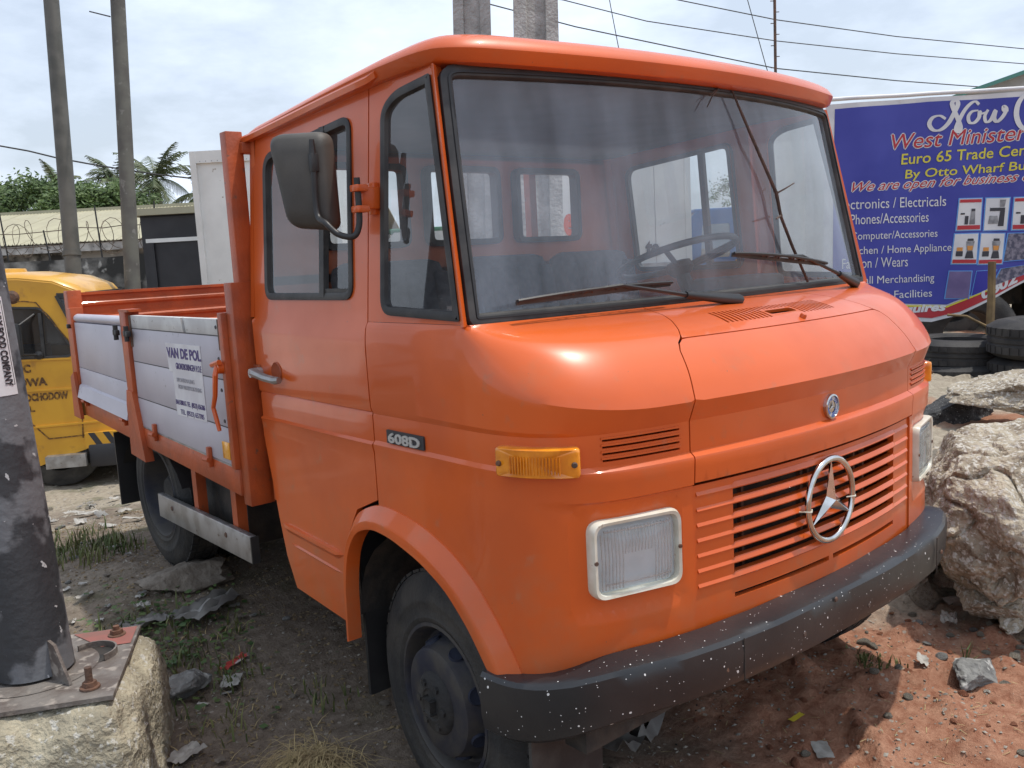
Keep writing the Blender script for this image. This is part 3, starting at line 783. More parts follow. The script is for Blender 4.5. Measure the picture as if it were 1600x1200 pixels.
# interior
mb = MB().box((-.98, .46, .78), (.98, 1.79, .80)); T(mb.build('cab_floor', DARKIN))
mb = MB(); pr = [(.44, 1.448), (.50, 1.462), (.62, 1.455), (.74, 1.40), (.78, 1.30), (.76, 1.05), (.44, 1.0)]
mb.prism(pr, lambda p: Vector((-.99, p[0], p[1])), lambda p: Vector((.99, p[0], p[1]))); dash = T(mb.build('dashboard', DARKIN, ang=50))
mb = MB().box((.28, .62, 1.44), (.72, .76, 1.52), bev=.02); S(mb.build('instrument_cluster', DARKIN), dash)
mb = MB().box((-.99, .40, .80), (.99, .46, 1.30)); T(mb.build('firewall', CHASSIS))
def seat(x0, x1):
    mb = MB().box((x0, 1.05, .98), (x1, 1.60, 1.14), bev=.05)
    s_ = T(mb.build('seat', SEATF, ang=60))
    rr2 = []
    mb = MB(); m = Matrix.Translation((0, 1.50, 1.10)) @ Matrix.Rotation(math.radians(-12), 4, 'X'); w = (x1-x0)
    mb.box((x0+.01, -.06, 0), (x1-.01, .07, .56), m, bev=.05)
    k = int(w/.12)
    for i in range(k): 
        xx = x0+.05+i*(w-.1)/max(1, k-1); mb.box((xx-.035, -.082, .05), (xx+.035, -.04, .50), m, bev=.018)
    S(mb.build('backrest', SEATF, ang=60), s_)
seat(-.78, -.27); seat(-.22, .30); seat(.36, .84)
# steering wheel
ax = Vector((0, .36, .93)).normalized(); ax = Vector((0, -.33, 1)).normalized() * 1; ax = Vector((0, .33, 1)).normalized()
cc = Vector((.47, .97, 1.60))
mb = MB().lathe([(.245+.014*math.cos(a), .014*math.sin(a)) for a in [2*PI*i/8 for i in range(8)]], cc, ax, 40, closed=True)
sw = T(mb.build('steering_wheel', BLACKP, ang=60))
mb = MB(); 
for a in (.3, PI-.3, PI*1.5): 
    u = ax.orthogonal().normalized(); w = ax.cross(u); d = u*math.cos(a)+w*math.sin(a); mb.tube([cc+d*.24, cc-ax*.05], .012, 6)
mb.lathe([(0, .0), (.05, -.01), (.06, -.04), (.03, -.07)], cc-ax*.01, ax, 16); S(mb.build('wheel_spoke', BLACKP), sw)
T(MB().tube([cc-ax*.05, cc-ax*.75+Vector((0, -.1, 0))], .03, 10).build('steering_column', DARKIN))
# inner mirror / grab stalk seen through glass
# ---- wipers
def wiper(piv, elbow, tip, b0, b1):
    piv, elbow, tip, b0, b1 = map(Vector, (piv, elbow, tip, b0, b1))
    mb = MB().tube([piv+Vector((0, 0, -.03)), piv], .010, 8); mb.tube([piv+Vector((.012, 0, .003)), piv, elbow], [.014, .020, .011], 8)
    w = T(mb.build('wiper', BLACKP, ang=50))
    S(MB().tube([elbow, tip], [.007, .005], 6).build('arm_rod', BLACKP), w)
    mb = MB(); mid = (b0+b1)/2; d = (b1-b0); back = Vector((0, -.020, .012))
    mb.tube([b0+d*t+back*(1-abs(2*t-1)**2)*.7 for t in np.linspace(0, 1, 9)], .0055, 6)
    for t in (.12, .3, .42, .58, .7, .88): 
        mb.tube([b0+d*(t-.03), b0+d*t+back*(1-abs(2*t-1)**2)*.7, b0+d*(t+.03)], .004, 5)
    mb.tube([tip, mid+back*.7], .006, 6)
    S(mb.build('bridge', BLACKP), w)
    mb = MB().bar(b0+Vector((0, .008, -.004)), b1+Vector((0, .008, -.004)), .006, .014, up=(0, -.2, 1)); S(mb.build('rubber_blade', RUBBER), w)
wiper((-.02, .318, 1.462), (-.27, .332, 1.495), (-.536, .348, 1.54), (-.900, .392, 1.520), (-.31, .352, 1.536))
wiper((.800, .368, 1.468), (.655, .352, 1.512), (.40, .345, 1.588), (.004, .350, 1.612), (.57, .352, 1.555))

# ---- mirror (near side)
def mirror_unit(sg):
    mcen = Vector((sg*1.135, 1.085, 1.898)); ud = Vector((sg*.50, .866, 0)); nn = Vector((sg*.866, -.50, 0))
    out = rpoly([(-.098, -.152), (.062, -.136), (.112, .150), (-.092, .142)], [.035, .045, .05, .04], 6)
    rings = []; cx = 0; cz = 0
    for f, d in ((.95, -.035), (1.0, -.03), (1.0, -.005), (.96, .016), (.86, .028), (.6, .036), (.05, .039)):
        rings.append([mcen+ud*(cx+(p[0]-cx)*f)+Vector((0, 0, cz+(p[1]-cz)*f))+nn*d for p in out])
    m_ = T(MB().sweep(rings).build('door_mirror', MIRRP, ang=60))
    g = [mcen+ud*(p[0]*.93)+Vector((0, 0, p[1]*.93))-nn*.037 for p in out]; mb = MB(); mb.add(g, [tuple(range(len(g)))]); S(mb.build('mirror_glass', MIRR, ang=None), m_)
    q = mcen+ud*-.064+nn*.046
    arm = [q+Vector((0, 0, .095)), q+Vector((0, 0, .03)), q+nn*.002+Vector((0, 0, -.10)), Vector((sg*1.145, .955, 1.765)), Vector((sg*1.125, .925, 1.732)), Vector((sg*1.10, .885, 1.722)), Vector((sg*1.085, .875, 1.745)), Vector((sg*1.080, .872, 1.79)), Vector((sg*1.080, .872, 1.89))]
    ap = []
    for i in range(len(arm)-1):
        a, b = arm[i], arm[i+1]; p0 = arm[max(0, i-1)]; p3_ = arm[min(len(arm)-1, i+2)]
        for k in range(5):
            t = k/5; ap.append(.5*((2*a)+(b-p0)*t+(2*p0-5*a+4*b-p3_)*t*t+(3*a-p0-3*b+p3_)*t**3))
    ap.append(arm[-1]); S(MB().tube(ap, .0095, 8).build('mirror_arm', BLACKP, ang=60), m_)
    mb = MB().box(tuple(q+Vector((-.010, -.010, .02))), tuple(q+Vector((.014, .014, .075))), bev=.004); mb.tube([q+Vector((0, 0, .07)), q+Vector((0, 0, .115))], [.011, .008], 8); S(mb.build('arm_clamp', BLACKP), m_)
    mb = MB().box((min(sg*1.0, sg*1.070), .872, 1.80), (max(sg*1.0, sg*1.070), .902, 1.865), bev=.006); mb.box((min(sg*1.055, sg*1.095), .850, 1.79), (max(sg*1.055, sg*1.095), .893, 1.81), bev=.004); mb.box((min(sg*1.055, sg*1.095), .850, 1.85), (max(sg*1.055, sg*1.095), .893, 1.87), bev=.004); mb.box((min(sg*.995, sg*1.016), .888, 1.785), (max(sg*.995, sg*1.016), .925, 1.880), bev=.004)
    S(mb.build('mirror_bracket', ORANGE), m_)
mirror_unit(-1)

# ---- bumper
half = [(0, -.088), (.2, -.087), (.4, -.078), (.6, -.056), (.75, -.028), (.88, .014), (.955, .060), (1.015, .118), (1.053, .19), (1.07, .28), (1.077, .41)]
hp = np.array(half); hl = np.concatenate([[0], np.cumsum(np.hypot(*(np.diff(hp, axis=0).T)))])
rings = []
for s in np.linspace(-hl[-1], hl[-1], 81):
    a = abs(s); x = float(np.interp(a, hl, hp[:, 0]))*(1 if s > 0 else -1)-.012; y = float(np.interp(a, hl, hp[:, 1]))+(.028*sstep(s, .55, .95)*(1-sstep(s, 1.1, 1.35)) if s > 0 else 0)
    e = .04; x2 = float(np.interp(min(a+e, hl[-1]), hl, hp[:, 0])); x1 = float(np.interp(max(a-e, 0), hl, hp[:, 0])); y2 = float(np.interp(min(a+e, hl[-1]), hl, hp[:, 1])); y1 = float(np.interp(max(a-e, 0), hl, hp[:, 1]))
    L = math.hypot(x2-x1, y2-y1); n = Vector(((y2-y1)/L*(1 if s > 0 else -1), -(x2-x1)/L, 0)); 
    if a < .02: n = Vector((0, -1, 0))
    zt = .604-.075*sstep(a, .85, 1.34); zb = .462-.11*sstep(a, .85, 1.34); P = Vector((x, y, 0)); Z = Vector((0, 0, 1))
    dent = .004*noise.noise(Vector((s*3, 0, 0)))
    dp = .10*(1-sstep(a, 1.15, 1.40)*.6)
    rings.append([P-n*dp+Z*(zt+.002), P-n*.03+Z*(zt+.004), P-n*.008+Z*(zt-.001), P+n*(.002+dent)+Z*(zt-.012), P+n*(.006+dent)+Z*(zt*.66+zb*.34), P+n*(.004+dent)+Z*(zt*.3+zb*.7), P-n*.004+Z*(zb+.012), P-n*.016+Z*(zb+.001), P-n*.06+Z*(zb-.002), P-n*.06+Z*(zb+.004), P-n*.014+Z*(zb+.010), P-n*.012+Z*(zt-.012), P-n*dp+Z*(zt-.004)])
bump = T(MB().sweep(rings).build('bumper', SPECK, ang=32))
for x, z in ((-.14, .588), (.05, .512), (-.30, .53), (.62, .53), (-.62, .525)):
    y = float(np.interp(abs(x), hp[:, 0], hp[:, 1]))-.0075
    S(MB().lathe([(0, .0), (.006, .0), (.008, -.003)], (x, y, z), (0, -1, 0), 10).build('bolt_hole', RUST), bump)
for x in (-.56, .56):
    y = float(np.interp(abs(x), hp[:, 0], hp[:, 1]))-.009
    S(MB().box((x-.001, y, .475), (x+.001, y+.003, .597)).build('panel_joint', CHASSIS), bump)
T(MB().box((-.5, -.01, .50), (-.42, .5, .58)).box((.42, -.01, .50), (.5, .5, .58)).build('bumper_bracket', CHASSIS))
# number plate remains / hanging valance under the bumper
T(MB().box((-.98, .12, .36), (.98, .20, .47)).build('front_crossmember', CHASSIS))

# ---- chassis
ch = T(MB().box((-.45, .3, .62), (-.37, 4.25, .78)).box((.37, .3, .62), (.45, 4.25, .78)).build('chassis_rail', CHASSIS))
S(MB().box((-.45, .9, .64), (.45, 1.0, .74)).box((-.45, 2.0, .64), (.45, 2.1, .74)).box((-.45, 3.0, .64), (.45, 3.1, .74)).box((-.45, 4.1, .64), (.45, 4.2, .74)).build('crossmember', CHASSIS), ch)
T(MB().tube([(-.95, .72, .30), (.95, .72, .30)], .05, 12).build('front_axle', CHASSIS))
T(MB().tube([(-.95, 3.12, .555), (.95, 3.12, .555)], .06, 12).lathe([(0, -.16), (.12, -.14), (.17, 0), (.12, .14), (0, .16)], (0, 3.12, .555), (0, 1, 0), 16).build('rear_axle', CHASSIS))
T(MB().box((-.36, .6, .55), (.36, 1.5, .98)).build('engine', CHASSIS))
for x in (-.62, .62):
    T(MB().box((x-.04, .25, .52), (x+.04, 1.25, .56)).build('leaf_spring', CHASSIS))
T(MB().box((-.95, 2.2, .45), (-.5, 2.75, .72), bev=.03).build('fuel_tank', CHASSIS))
# arch liners
for sg in (-1, 1):
    rings = []
    for i in range(13):
        a = PI*i/12; y = .755+.41*math.cos(a); z = .46+.36*math.sin(a); rings.append([Vector((sg*1.015, y, z)), Vector((sg*.45, y, z))])
    T(MB().sweep(rings, closed_ring=False).build('wheel_liner', CHASSIS, ang=60))
    T(MB().box((min(sg*.74, sg*1.0), 1.165, .16), (max(sg*.74, sg*1.0), 1.180, .75)).build('mud_flap', BLACKP))
    T(MB().box((min(sg*.68, sg*1.06), 3.60, .42), (max(sg*.68, sg*1.06), 3.612, .82)).build('mud_flap', BLACKP))
# hanging rubber under the near end of the bumper
T(MB().box((-1.06, .245, .06), (-.80, .257, .46)).build('spray_flap', RUBBER))

# ---- wheels
def wheel(c, r, width, sg, steer=0, front=True):
    m = Matrix.Translation(Vector(c)+TL-Vector((0, 0, 0))) @ Matrix.Rotation(steer, 4, 'Z')
    w = width/2
    prof = [(r*.575, -w*.86), (r*.62, -w*.98), (r*.74, -w*1.02), (r*.86, -w*.98), (r*.94, -w*.86), (r*.985, -w*.70), (r, -w*.4), (r*1.0, 0), (r, w*.4), (r*.985, w*.70), (r*.94, w*.86), (r*.86, w*.98), (r*.80, w*1.01), (r*.79, w*1.03), (r*.76, w*1.03), (r*.75, w*1.01), (r*.66, w*.99), (r*.645, w*1.02), (r*.62, w*1.0), (r*.575, w*.86), (r*.56, 0)]
    ty = MB().lathe(prof, (0, 0, 0), (sg, 0, 0), 64, closed=True)
    for j in range(48):   # tread blocks
        a0 = 2*PI*j/48; 
        for k, (p0, p1) in enumerate(((-.72, -.45), (-.38, -.06), (.06, .38), (.45, .72))):
            a = a0+(.5 if k % 2 else 0)*2*PI/48; a1 = a+2*PI/48*.78; vs = []
            for rad in (r*.99, r*1.012):
                for aa, ww in ((a, p0), (a1, p0), (a1, p1), (a, p1)):
                    vs.append(Vector((sg*ww*w, rad*math.cos(aa), rad*math.sin(aa))))
            ty.add(vs, [(4, 5, 6, 7), (0, 1, 5, 4), (1, 2, 6, 5), (2, 3, 7, 6), (3, 0, 4, 7)])
    wh = T(ty.build('wheel', DUSTR, ang=35)); wh.parent = truck; wh.matrix_local = m
    R = r*.575
    if front:
        pr = [(R*1.03, w*.90), (R*1.05, w*.97), (R*1.0, w*.99), (R*.97, w*.90), (R*.93, w*.55), (R*.90, w*.42), (R*.86, w*.40), (R*.80, w*.55), (R*.755, w*.95), (R*.72, w*1.14), (R*.66, w*1.20), (R*.42, w*1.19), (R*.40, w*1.13)]
    else:
        pr = [(R*1.03, w*.90), (R*1.05, w*.97), (R*1.0, w*.99), (R*.95, w*.85), (R*.90, -w*.2), (R*.78, -w*.55), (R*.45, -w*.60), (R*.40, -w*.62)]
    rim = MB().lathe(pr, (0, 0, 0), (sg, 0, 0), 48).build('rim', RIMM, ang=40); S(rim, wh)
    if front:
        hub = MB().lathe([(R*.43, w*1.12), (R*.42, w*1.24), (R*.37, w*1.34), (R*.22, w*1.40), (R*.20, w*1.36), (0, w*1.36)], (0, 0, 0), (sg, 0, 0), 32)
        for k in range(6):
            a = k*PI/3; hub.lathe([(0, w*1.44), (R*.05, w*1.44), (R*.055, w*1.3)], (0, R*.30*math.cos(a), R*.30*math.sin(a)), (sg, 0, 0), 6)
        hub.box((sg*w*1.36, -R*.09, -R*.09), (sg*w*1.50, R*.09, R*.09), bev=.006)
        S(hub.build('hub', DUSTR, ang=40), wh)
        for k in range(8):
            a = (k+.5)*PI/4; d = Vector((0, math.cos(a), math.sin(a))); n = Vector((sg*.25, 0, 0))+d; n.normalize()
            p = Vector((sg*w*.78, 0, 0))+d*R*.785
            S(MB().lathe([(0, .003), (.018, .002), (.024, .0045), (.027, -.004)], p, n, 14).build('rim_hole', HOLE), wh)
    else:
        hub = MB().lathe([(R*.42, -w*.6), (R*.40, w*.2), (R*.30, w*.5), (0, w*.52)], (0, 0, 0), (sg, 0, 0), 24)
        for k in range(6):
            a = k*PI/3; hub.lathe([(0, -w*.40), (.016, -w*.40), (.018, -w*.6)], (0, R*.60*math.cos(a), R*.60*math.sin(a)), (sg, 0, 0), 6)
        S(hub.build('hub', DUSTR, ang=40), wh)
    return wh
RIMM = mat('blue_black_rim', (.010, .012, .024), (.042, .038, .034), rough=.65, scale=8, contrast=(.38, .58), bump=.08, bscale=60)
HOLE = mat('dark_hole', (.010, .014, .03), rough=.8)
wheel((-.905, .72, .300), .40, .20, -1, math.radians(-4)); wheel((.905, .72, .300), .40, .20, 1, math.radians(-4))
for sg in (-1, 1):
    wheel((sg*.915, 3.12, .555), .38, .20, sg, 0, False); wheel((sg*.68, 3.12, .555), .38, .20, sg, 0, False)

# ---- bed
BX = 1.085
deck = T(MB().box((-BX+.01, 1.86, .80), (BX-.01, 4.28, .86)).build('bed_floor', ORANGE2))
for sg in (-1, 1):
    a, b = sorted((sg*.985, sg*1.052))
    post = T(MB().box((a, 1.822, .735), (b, 1.875, 2.155), bev=.004).build('headboard_post', ORANGE2))
    a, b = sorted((sg*1.0, sg*1.088))
    S(MB().box((a, 1.818, .735), (b, 1.885, 1.60), bev=.004).build('corner_plate', ORANGE2), post)
    a, b = sorted((sg*(BX-.06), sg*(BX+.012)))
    T(MB().box((a, 1.885, .765), (b, 4.26, .872), bev=.004).build('side_rail', ORANGE2))
hb = T(MB().box((-1.0, 1.80, 2.075), (1.0, 1.85, 2.115), bev=.003).box((-1.0, 1.80, 1.575), (1.0, 1.86, 1.615), bev=.003).build('headboard_frame', ORANGE2))
for x in (-.42, .44): S(MB().box((x-.02, 1.805, 1.61), (x+.02, 1.845, 2.08)).build('headboard_bar', ORANGE2), hb)
for k in range(7):
    z = .87+k*.1; S(MB().box((-1.0, 1.81, z), (1.0, 1.845+.008*(k % 2), z+.092), bev=.006).build('headboard_plank', ORANGE2), hb)
# tailgate : corrugated steel, orange
rings = []
pf = []
z = .87
for k in range(4):
    for dz, dy in ((0, 0), (.012, -.012), (.03, -.014), (.042, 0), (.10, 0), (.112, -.012), (.125, -.012), (.137, 0), (.168, 0)): pf.append((z+dz, dy))
    z += .172
pf = [p for p in pf if p[0] < 1.55]+[(1.553, 0), (1.556, -.016), (1.572, -.016), (1.572, .03), (.87, .03)]
tg = T(MB().sweep([[Vector((x, 4.26+dy, zz)) for zz, dy in pf] for x in (-1.02, 1.02)]).build('tailgate', ORANGE2, ang=25))
for sg in (-1, 1):
    a, b = sorted((sg*1.022, sg*(BX+.012))); T(MB().box((a, 4.22, .74), (b, 4.31, 1.585), bev=.004).build('rear_post', ORANGE2))
T(MB().box((-1.07, 4.315, .765), (1.07, 4.36, .872)).build('rear_rail', ORANGE2))
def sideboards(sg):
    def bx(x0, x1): return sorted((sg*x0, sg*x1))
    xo, xi = 1.097, 1.065
    a, b = bx(xi-.02, xo+.016)
    mp_ = T(MB().box((a, 3.02, .90), (b, 3.115, 1.482), bev=.004).box((a, 2.985, 1.478), (b, 3.125, 1.49)).build('middle_post', ORANGE2))
    g0, g1 = bx(xo-.02, xo+.022); 
    mb = MB().prism([(2.93, .70), (3.15, .70), (3.135, .98), (3.11, 1.06), (3.025, 1.06), (3.0, .98)], lambda p: Vector((g0, p[0], p[1])), lambda p: Vector((g1, p[0], p[1])))
    S(mb.build('gusset', ORANGE2), mp_)
    a, b = bx(xi-.02, xo+.012)
    T(MB().box((a, 1.888, .872), (b, 1.925, 1.487), bev=.003).build('side_post', ORANGE2))
    a, b = bx(xi-.02, xo+.012)
    T(MB().box((a, 4.14, .872), (b, 4.219, 1.49), bev=.003).prism([(4.10, .74), (4.26, .74), (4.24, 1.02), (4.16, 1.06)], lambda p: Vector((sg*(xo+.013), p[0], p[1])), lambda p: Vector((sg*(xo+.03), p[0], p[1]))).build('side_post', ORANGE2))
    # front aluminium board: profile sections with joints
    a, b = bx(xi, xo)
    for (y0, y1, zs) in ((1.93, 3.012, [(.880, 1.030), (1.033, 1.222), (1.225, 1.395), (1.398, 1.462)]), (3.125, 4.135, [(.880, 1.092), (1.095, 1.40)])):
        bd = T(MB().box((a if sg < 0 else a, y0, .872), (b, y1, .8795)).build('side_board', STEEL))
        for (z0, z1) in zs:
            S(MB().box((a, y0+.003, z0), (b, y1-.003, z1), bev=.0015).build('board_section', ALUW if (z0 > 1.39 and y0 < 2) else ALU), bd)
        if y0 > 3:
            S(MB().tube([(sg*(xo-.026), y0+.003, 1.428), (sg*(xo-.026), y1-.003, 1.428)], .028, 14).build('board_section', ALU), bd)
            S(MB().prism([(0, .885), (.03, .89), (.012, .97), (0, .98)], lambda p: Vector((sg*(xo+p[0]), y0+.01, p[1])), lambda p: Vector((sg*(xo+p[0]), y1-.01, p[1]))).build('lower_lip', ALU), bd)
        else:
            for k in range(5):
                yy = 1.975; z = .93+k*.125; S(MB().lathe([(0, .003), (.007, .003), (.008, 0)], (sg*xo, yy, z), (sg, 0, 0), 8).build('rivet', BLACKINK), bd)
            for q in (y0+.012, y1-.012):
                S(MB().box((min(sg*xo, sg*(xo+.004)), q-.012, 1.34 if q < 2.5 else 1.30), (max(sg*xo, sg*(xo+.004)), q+.012, 1.462)).build('edge_strip', RUST), bd)
            S(MB().bar((sg*(xo+.001), 2.30, 1.40), (sg*(xo+.001), 2.32, 1.462), .016, .004).build('tape_strip', STEEL), bd)
            for z in (1.396, 1.2235, 1.0315):
                S(MB().box((min(sg*(xo-.001), sg*(xo+.0008)), y0+.003, z-.002), (max(sg*(xo-.001), sg*(xo+.0008)), y1-.003, z+.002)).build('joint_line', BLACKINK), bd)
        for q in ((y0+.22, y1-.22) if y0 < 2 else (y0+.12, y1-.12)):
            S(MB().tube([(sg*(xo+.02), q-.02, .875), (sg*(xo+.024), q+.02, .875)], .012, 8).box((min(sg*xo, sg*(xo+.018)), q-.012, .84), (max(sg*xo, sg*(xo+.018)), q+.012, .925), bev=.003).build('hinge', ORANGE2), bd)
    # latches at the middle post
    for yy in (3.17, 2.99):
        S(MB().box((min(sg*(xo+.014), sg*(xo+.035)), yy-.03, 1.355), (max(sg*(xo+.014), sg*(xo+.035)), yy+.03, 1.385), bev=.004).tube([(sg*(xo+.026), yy, 1.33), (sg*(xo+.026), yy, 1.41)], .012, 8).build('latch', BLACKP), mp_)
    S(MB().box((min(sg*(xo+.014), sg*(xo+.03)), 4.165, 1.36), (max(sg*(xo+.014), sg*(xo+.03)), 4.195, 1.39), bev=.004).build('latch', BLACKP), mp_)
    # handle lever near the headboard
    pts = [(sg*(xo+.03), 1.93, 1.285), (sg*(xo+.045), 1.915, 1.25), (sg*(xo+.045), 1.935, 1.17), (sg*(xo+.045), 1.965, 1.12), (sg*(xo+.04), 1.955, 1.07), (sg*(xo+.04), 1.938, 1.03)]
    T(MB().tube(pts, [.009, .011, .010, .009, .009, .008], 8).lathe([(0, .02), (.022, .018), (.024, -.03)], (sg*(xo+.015), 1.925, 1.275), (sg, 0, 0), 12).tube([(sg*(xo+.03), 1.90, 1.30), (sg*(xo+.03), 1.975, 1.285)], .011, 6).build('locking_lever', ORANGE))
    # underrun guard
    a, b = bx(1.035, 1.062); 
    mb = MB().box((a, 1.925, .472), (b, 2.99, .588), bev=.004)
    g = T(mb.build('side_guard', STEEL))
    a, b = bx(1.03, 1.064); S(MB().box((a, 1.915, .475), (b, 1.924, .585)).build('end_cap', BLACKP), g)
    for y in (2.10, 2.53):
        a, b = bx(.99, 1.034); S(MB().box((a, y, .50), (b, y+.05, .80)).build('guard_bracket', ORANGE2), g)
    for y in (2.17, 2.80):
        S(MB().lathe([(0, .004), (.010, .004), (.012, 0)], (sg*1.062, y, .545), (sg, 0, 0), 10).build('bolt', RUST), g)
    # rear mudguard
    rings = []
    for i in range(11):
        t = PI*.12+PI*.76*i/10; rings.append([Vector((sg*1.05, 3.10+.46*math.cos(t), .545+.44*math.sin(t)*.70)), Vector((sg*.55, 3.10+.46*math.cos(t), .545+.44*math.sin(t)*.70))])
    T(MB().sweep(rings, closed_ring=False).build('mudguard', BLACKP, ang=60))
ALUW = mat('white_board_strip', (.62, .62, .60), (.48, .47, .46), rough=.5, scale=6, c3=(.25, .22, .2), s3=40, th3=(.66, .7))
sideboards(-1); sideboards(1)
T(MB().box((-1.103, 1.945, .905), (-1.098, 2.015, .975), bev=.002).build('reflector', LENS_YELLOW))
# company sticker
def SB(u, v): return Vector((-1.0995, -u, v))     # u -> forward
stk = MB(); st = [(-2.55, 1.350), (-2.155, 1.350), (-2.155, 1.035), (-2.49, 1.035), (-2.49, 1.225), (-2.53, 1.225)]
stk.prism(st, lambda p: SB(*p)+Vector((.002, 0, 0)), lambda p: SB(*p))
stk = T(stk.build('company_sticker', WHITE))
def lt(body, u, v, w, h, m, bold=0., **k):
    o = text_on('lettering', body, m, None, SB, u, v, h, width=w, height=h, off=.001, bold=bold, **k)
    if o: S(o, stk)
lt('VAN DE POL', -2.345, 1.288, .385, .046, INK, .0016)
lt('GRONDBORINGEN V.O.F.', -2.30, 1.240, .29, .027, INK, 0)
lt('BRONBEMALING', -2.35, 1.185, .20, .018, INKG)
lt('EIGEN WATERVOORZIENING', -2.31, 1.155, .26, .018, INKG)
lt('BALKBRUG TEL. (0523) 656386', -2.325, 1.083, .325, .028, INK, 0)
lt('TEL. (0523) 657785', -2.31, 1.043, .26, .028, INK, 0)

# ---- dead twig leaning on the glass
TW = mat('twig_bark', (.05, .035, .028), (.10, .06, .045), rough=.8, scale=30)
def onws(px, py, off=.028):
    for k in range(400):
        d_ = 2.0+k*.01; p = at(px, py, d_); t = (p.z-1.462)/.70; u = p.x/(1.02*(1-t)+.966*t)
        if p.y > WS(max(-1, min(1, u)), t).y-off: return p
    return p
tw = [onws(*q) for q in ((1144, 142), (1160, 180), (1178, 222), (1200, 272), (1213, 302), (1220, 338), (1238, 385), (1250, 412), (1262, 440))]
t_ = MB().tube(tw, [.0035, .005, .0055, .006, .007, .006, .006, .0055, .005], 6)
t_.tube([onws(1213, 302), onws(1226, 295, .05), onws(1241, 286, .06)], [.004, .003, .002], 5).tube([onws(1221, 336), onws(1213, 342, .05)], [.005, .003], 5)
tag(t_.build('dead_twig', TW), 'long dark twig leaning across the outside of the windscreen beside the far wiper', 'twig')
t_ = MB().tube([onws(1122, 138), onws(1112, 152), onws(1105, 167)], [.003, .0025, .002], 5).tube([onws(1118, 140), onws(1109, 150)], [.002, .0015], 5)
tag(t_.build('twig_splinter', TW), 'tiny dark splinter of twig near the top edge of the windscreen', 'twig')

# the old bed sags: its side rails rise a little toward the back
def bedfix(o):
    if o.type != 'MESH': return
    for v in o.data.vertices:
        X, Y_, Z = v.co
        k = .175*sstep(Y_, 1.6, 4.6)*1.12; Z2 = Z+(1.45-Z)*k if Z < 1.45 else Z
        v.co = (X, Y_-max(0, Y_-3.05)*.15, Z2)
_done = set()
for o in list(truck.children):
    if o.name.split('.')[0] in ('bed_floor', 'side_rail', 'tailgate', 'rear_post', 'rear_rail', 'middle_post', 'side_post', 'side_board'):
        for q in [o]+list(o.children_recursive):
            if q.data is not None and q.data.name not in _done: _done.add(q.data.name); bedfix(q)
# ================================================================= GROUND
def hgt(x, y):
    h = -.09+.13*sstep(y, 1.0, 3.4)-.43*sstep(y-.25*x, 4.6, 8.0)
    h += .05*sstep(-x-1.2, 0, .8)*(1-sstep(y, 3, 5))
    bank = sstep(x+.10*y, 1.45, 3.1); h += bank*(.52*sstep(y+.5*x, .6, 2.6)+.43*sstep(y-.25*x, 4.6, 8.0)*(1-sstep(y+x, 14, 22)))
    h -= .06*math.exp(-((x+1.0)**2+(y-.75)**2)/.12)   # wheel rut
    h += .13*math.exp(-((y-3.15)/.8)**2)*sstep(-abs(x), -1.7, -1.1)
    return h
def hfull(x, y):
    d = math.hypot(x+1, y-1); a = 1/(1+max(0, d-8)*.15)
    P = Vector((x, y, 0)); 
    red = sstep(x*.7-y*.9+1.0, .2, 1.2)
    n = .045*noise.noise(P*.9)+.020*noise.noise(P*3.1+Vector((5, 2, 0)))+.010*abs(noise.noise(P*8.3))+.006*noise.noise(P*19)
    c = max(0, noise.noise(P*6+Vector((9, 9, 0)))-.10)*.08*(0.4+red)+.012*red*abs(noise.noise(P*14))+.010*sstep(x, .9, 1.4)*noise.noise(P*24)
    return hgt(x, y)+(n+c)*a
def axis_pts(lo, hi, c0, c1, step, grow=1.22):
    p = list(np.arange(c0, c1+1e-6, step)); s = step
    while p[-1] < hi: s *= grow; p.append(p[-1]+s)
    s = step
    while p[0] > lo: s *= grow; p.insert(0, p[0]-s)
    return p
gx = axis_pts(-600, 900, -2.6, 3.0, .024); gy = axis_pts(-400, 1200, -.9, 4.4, .026)
mb = MB(); nx_, ny_ = len(gx), len(gy)
mb.v = [(x, y, hfull(x, y)) for y in gy for x in gx]
mb.f = [(j*nx_+i, j*nx_+i+1, (j+1)*nx_+i+1, (j+1)*nx_+i) for j in range(ny_-1) for i in range(nx_-1)]
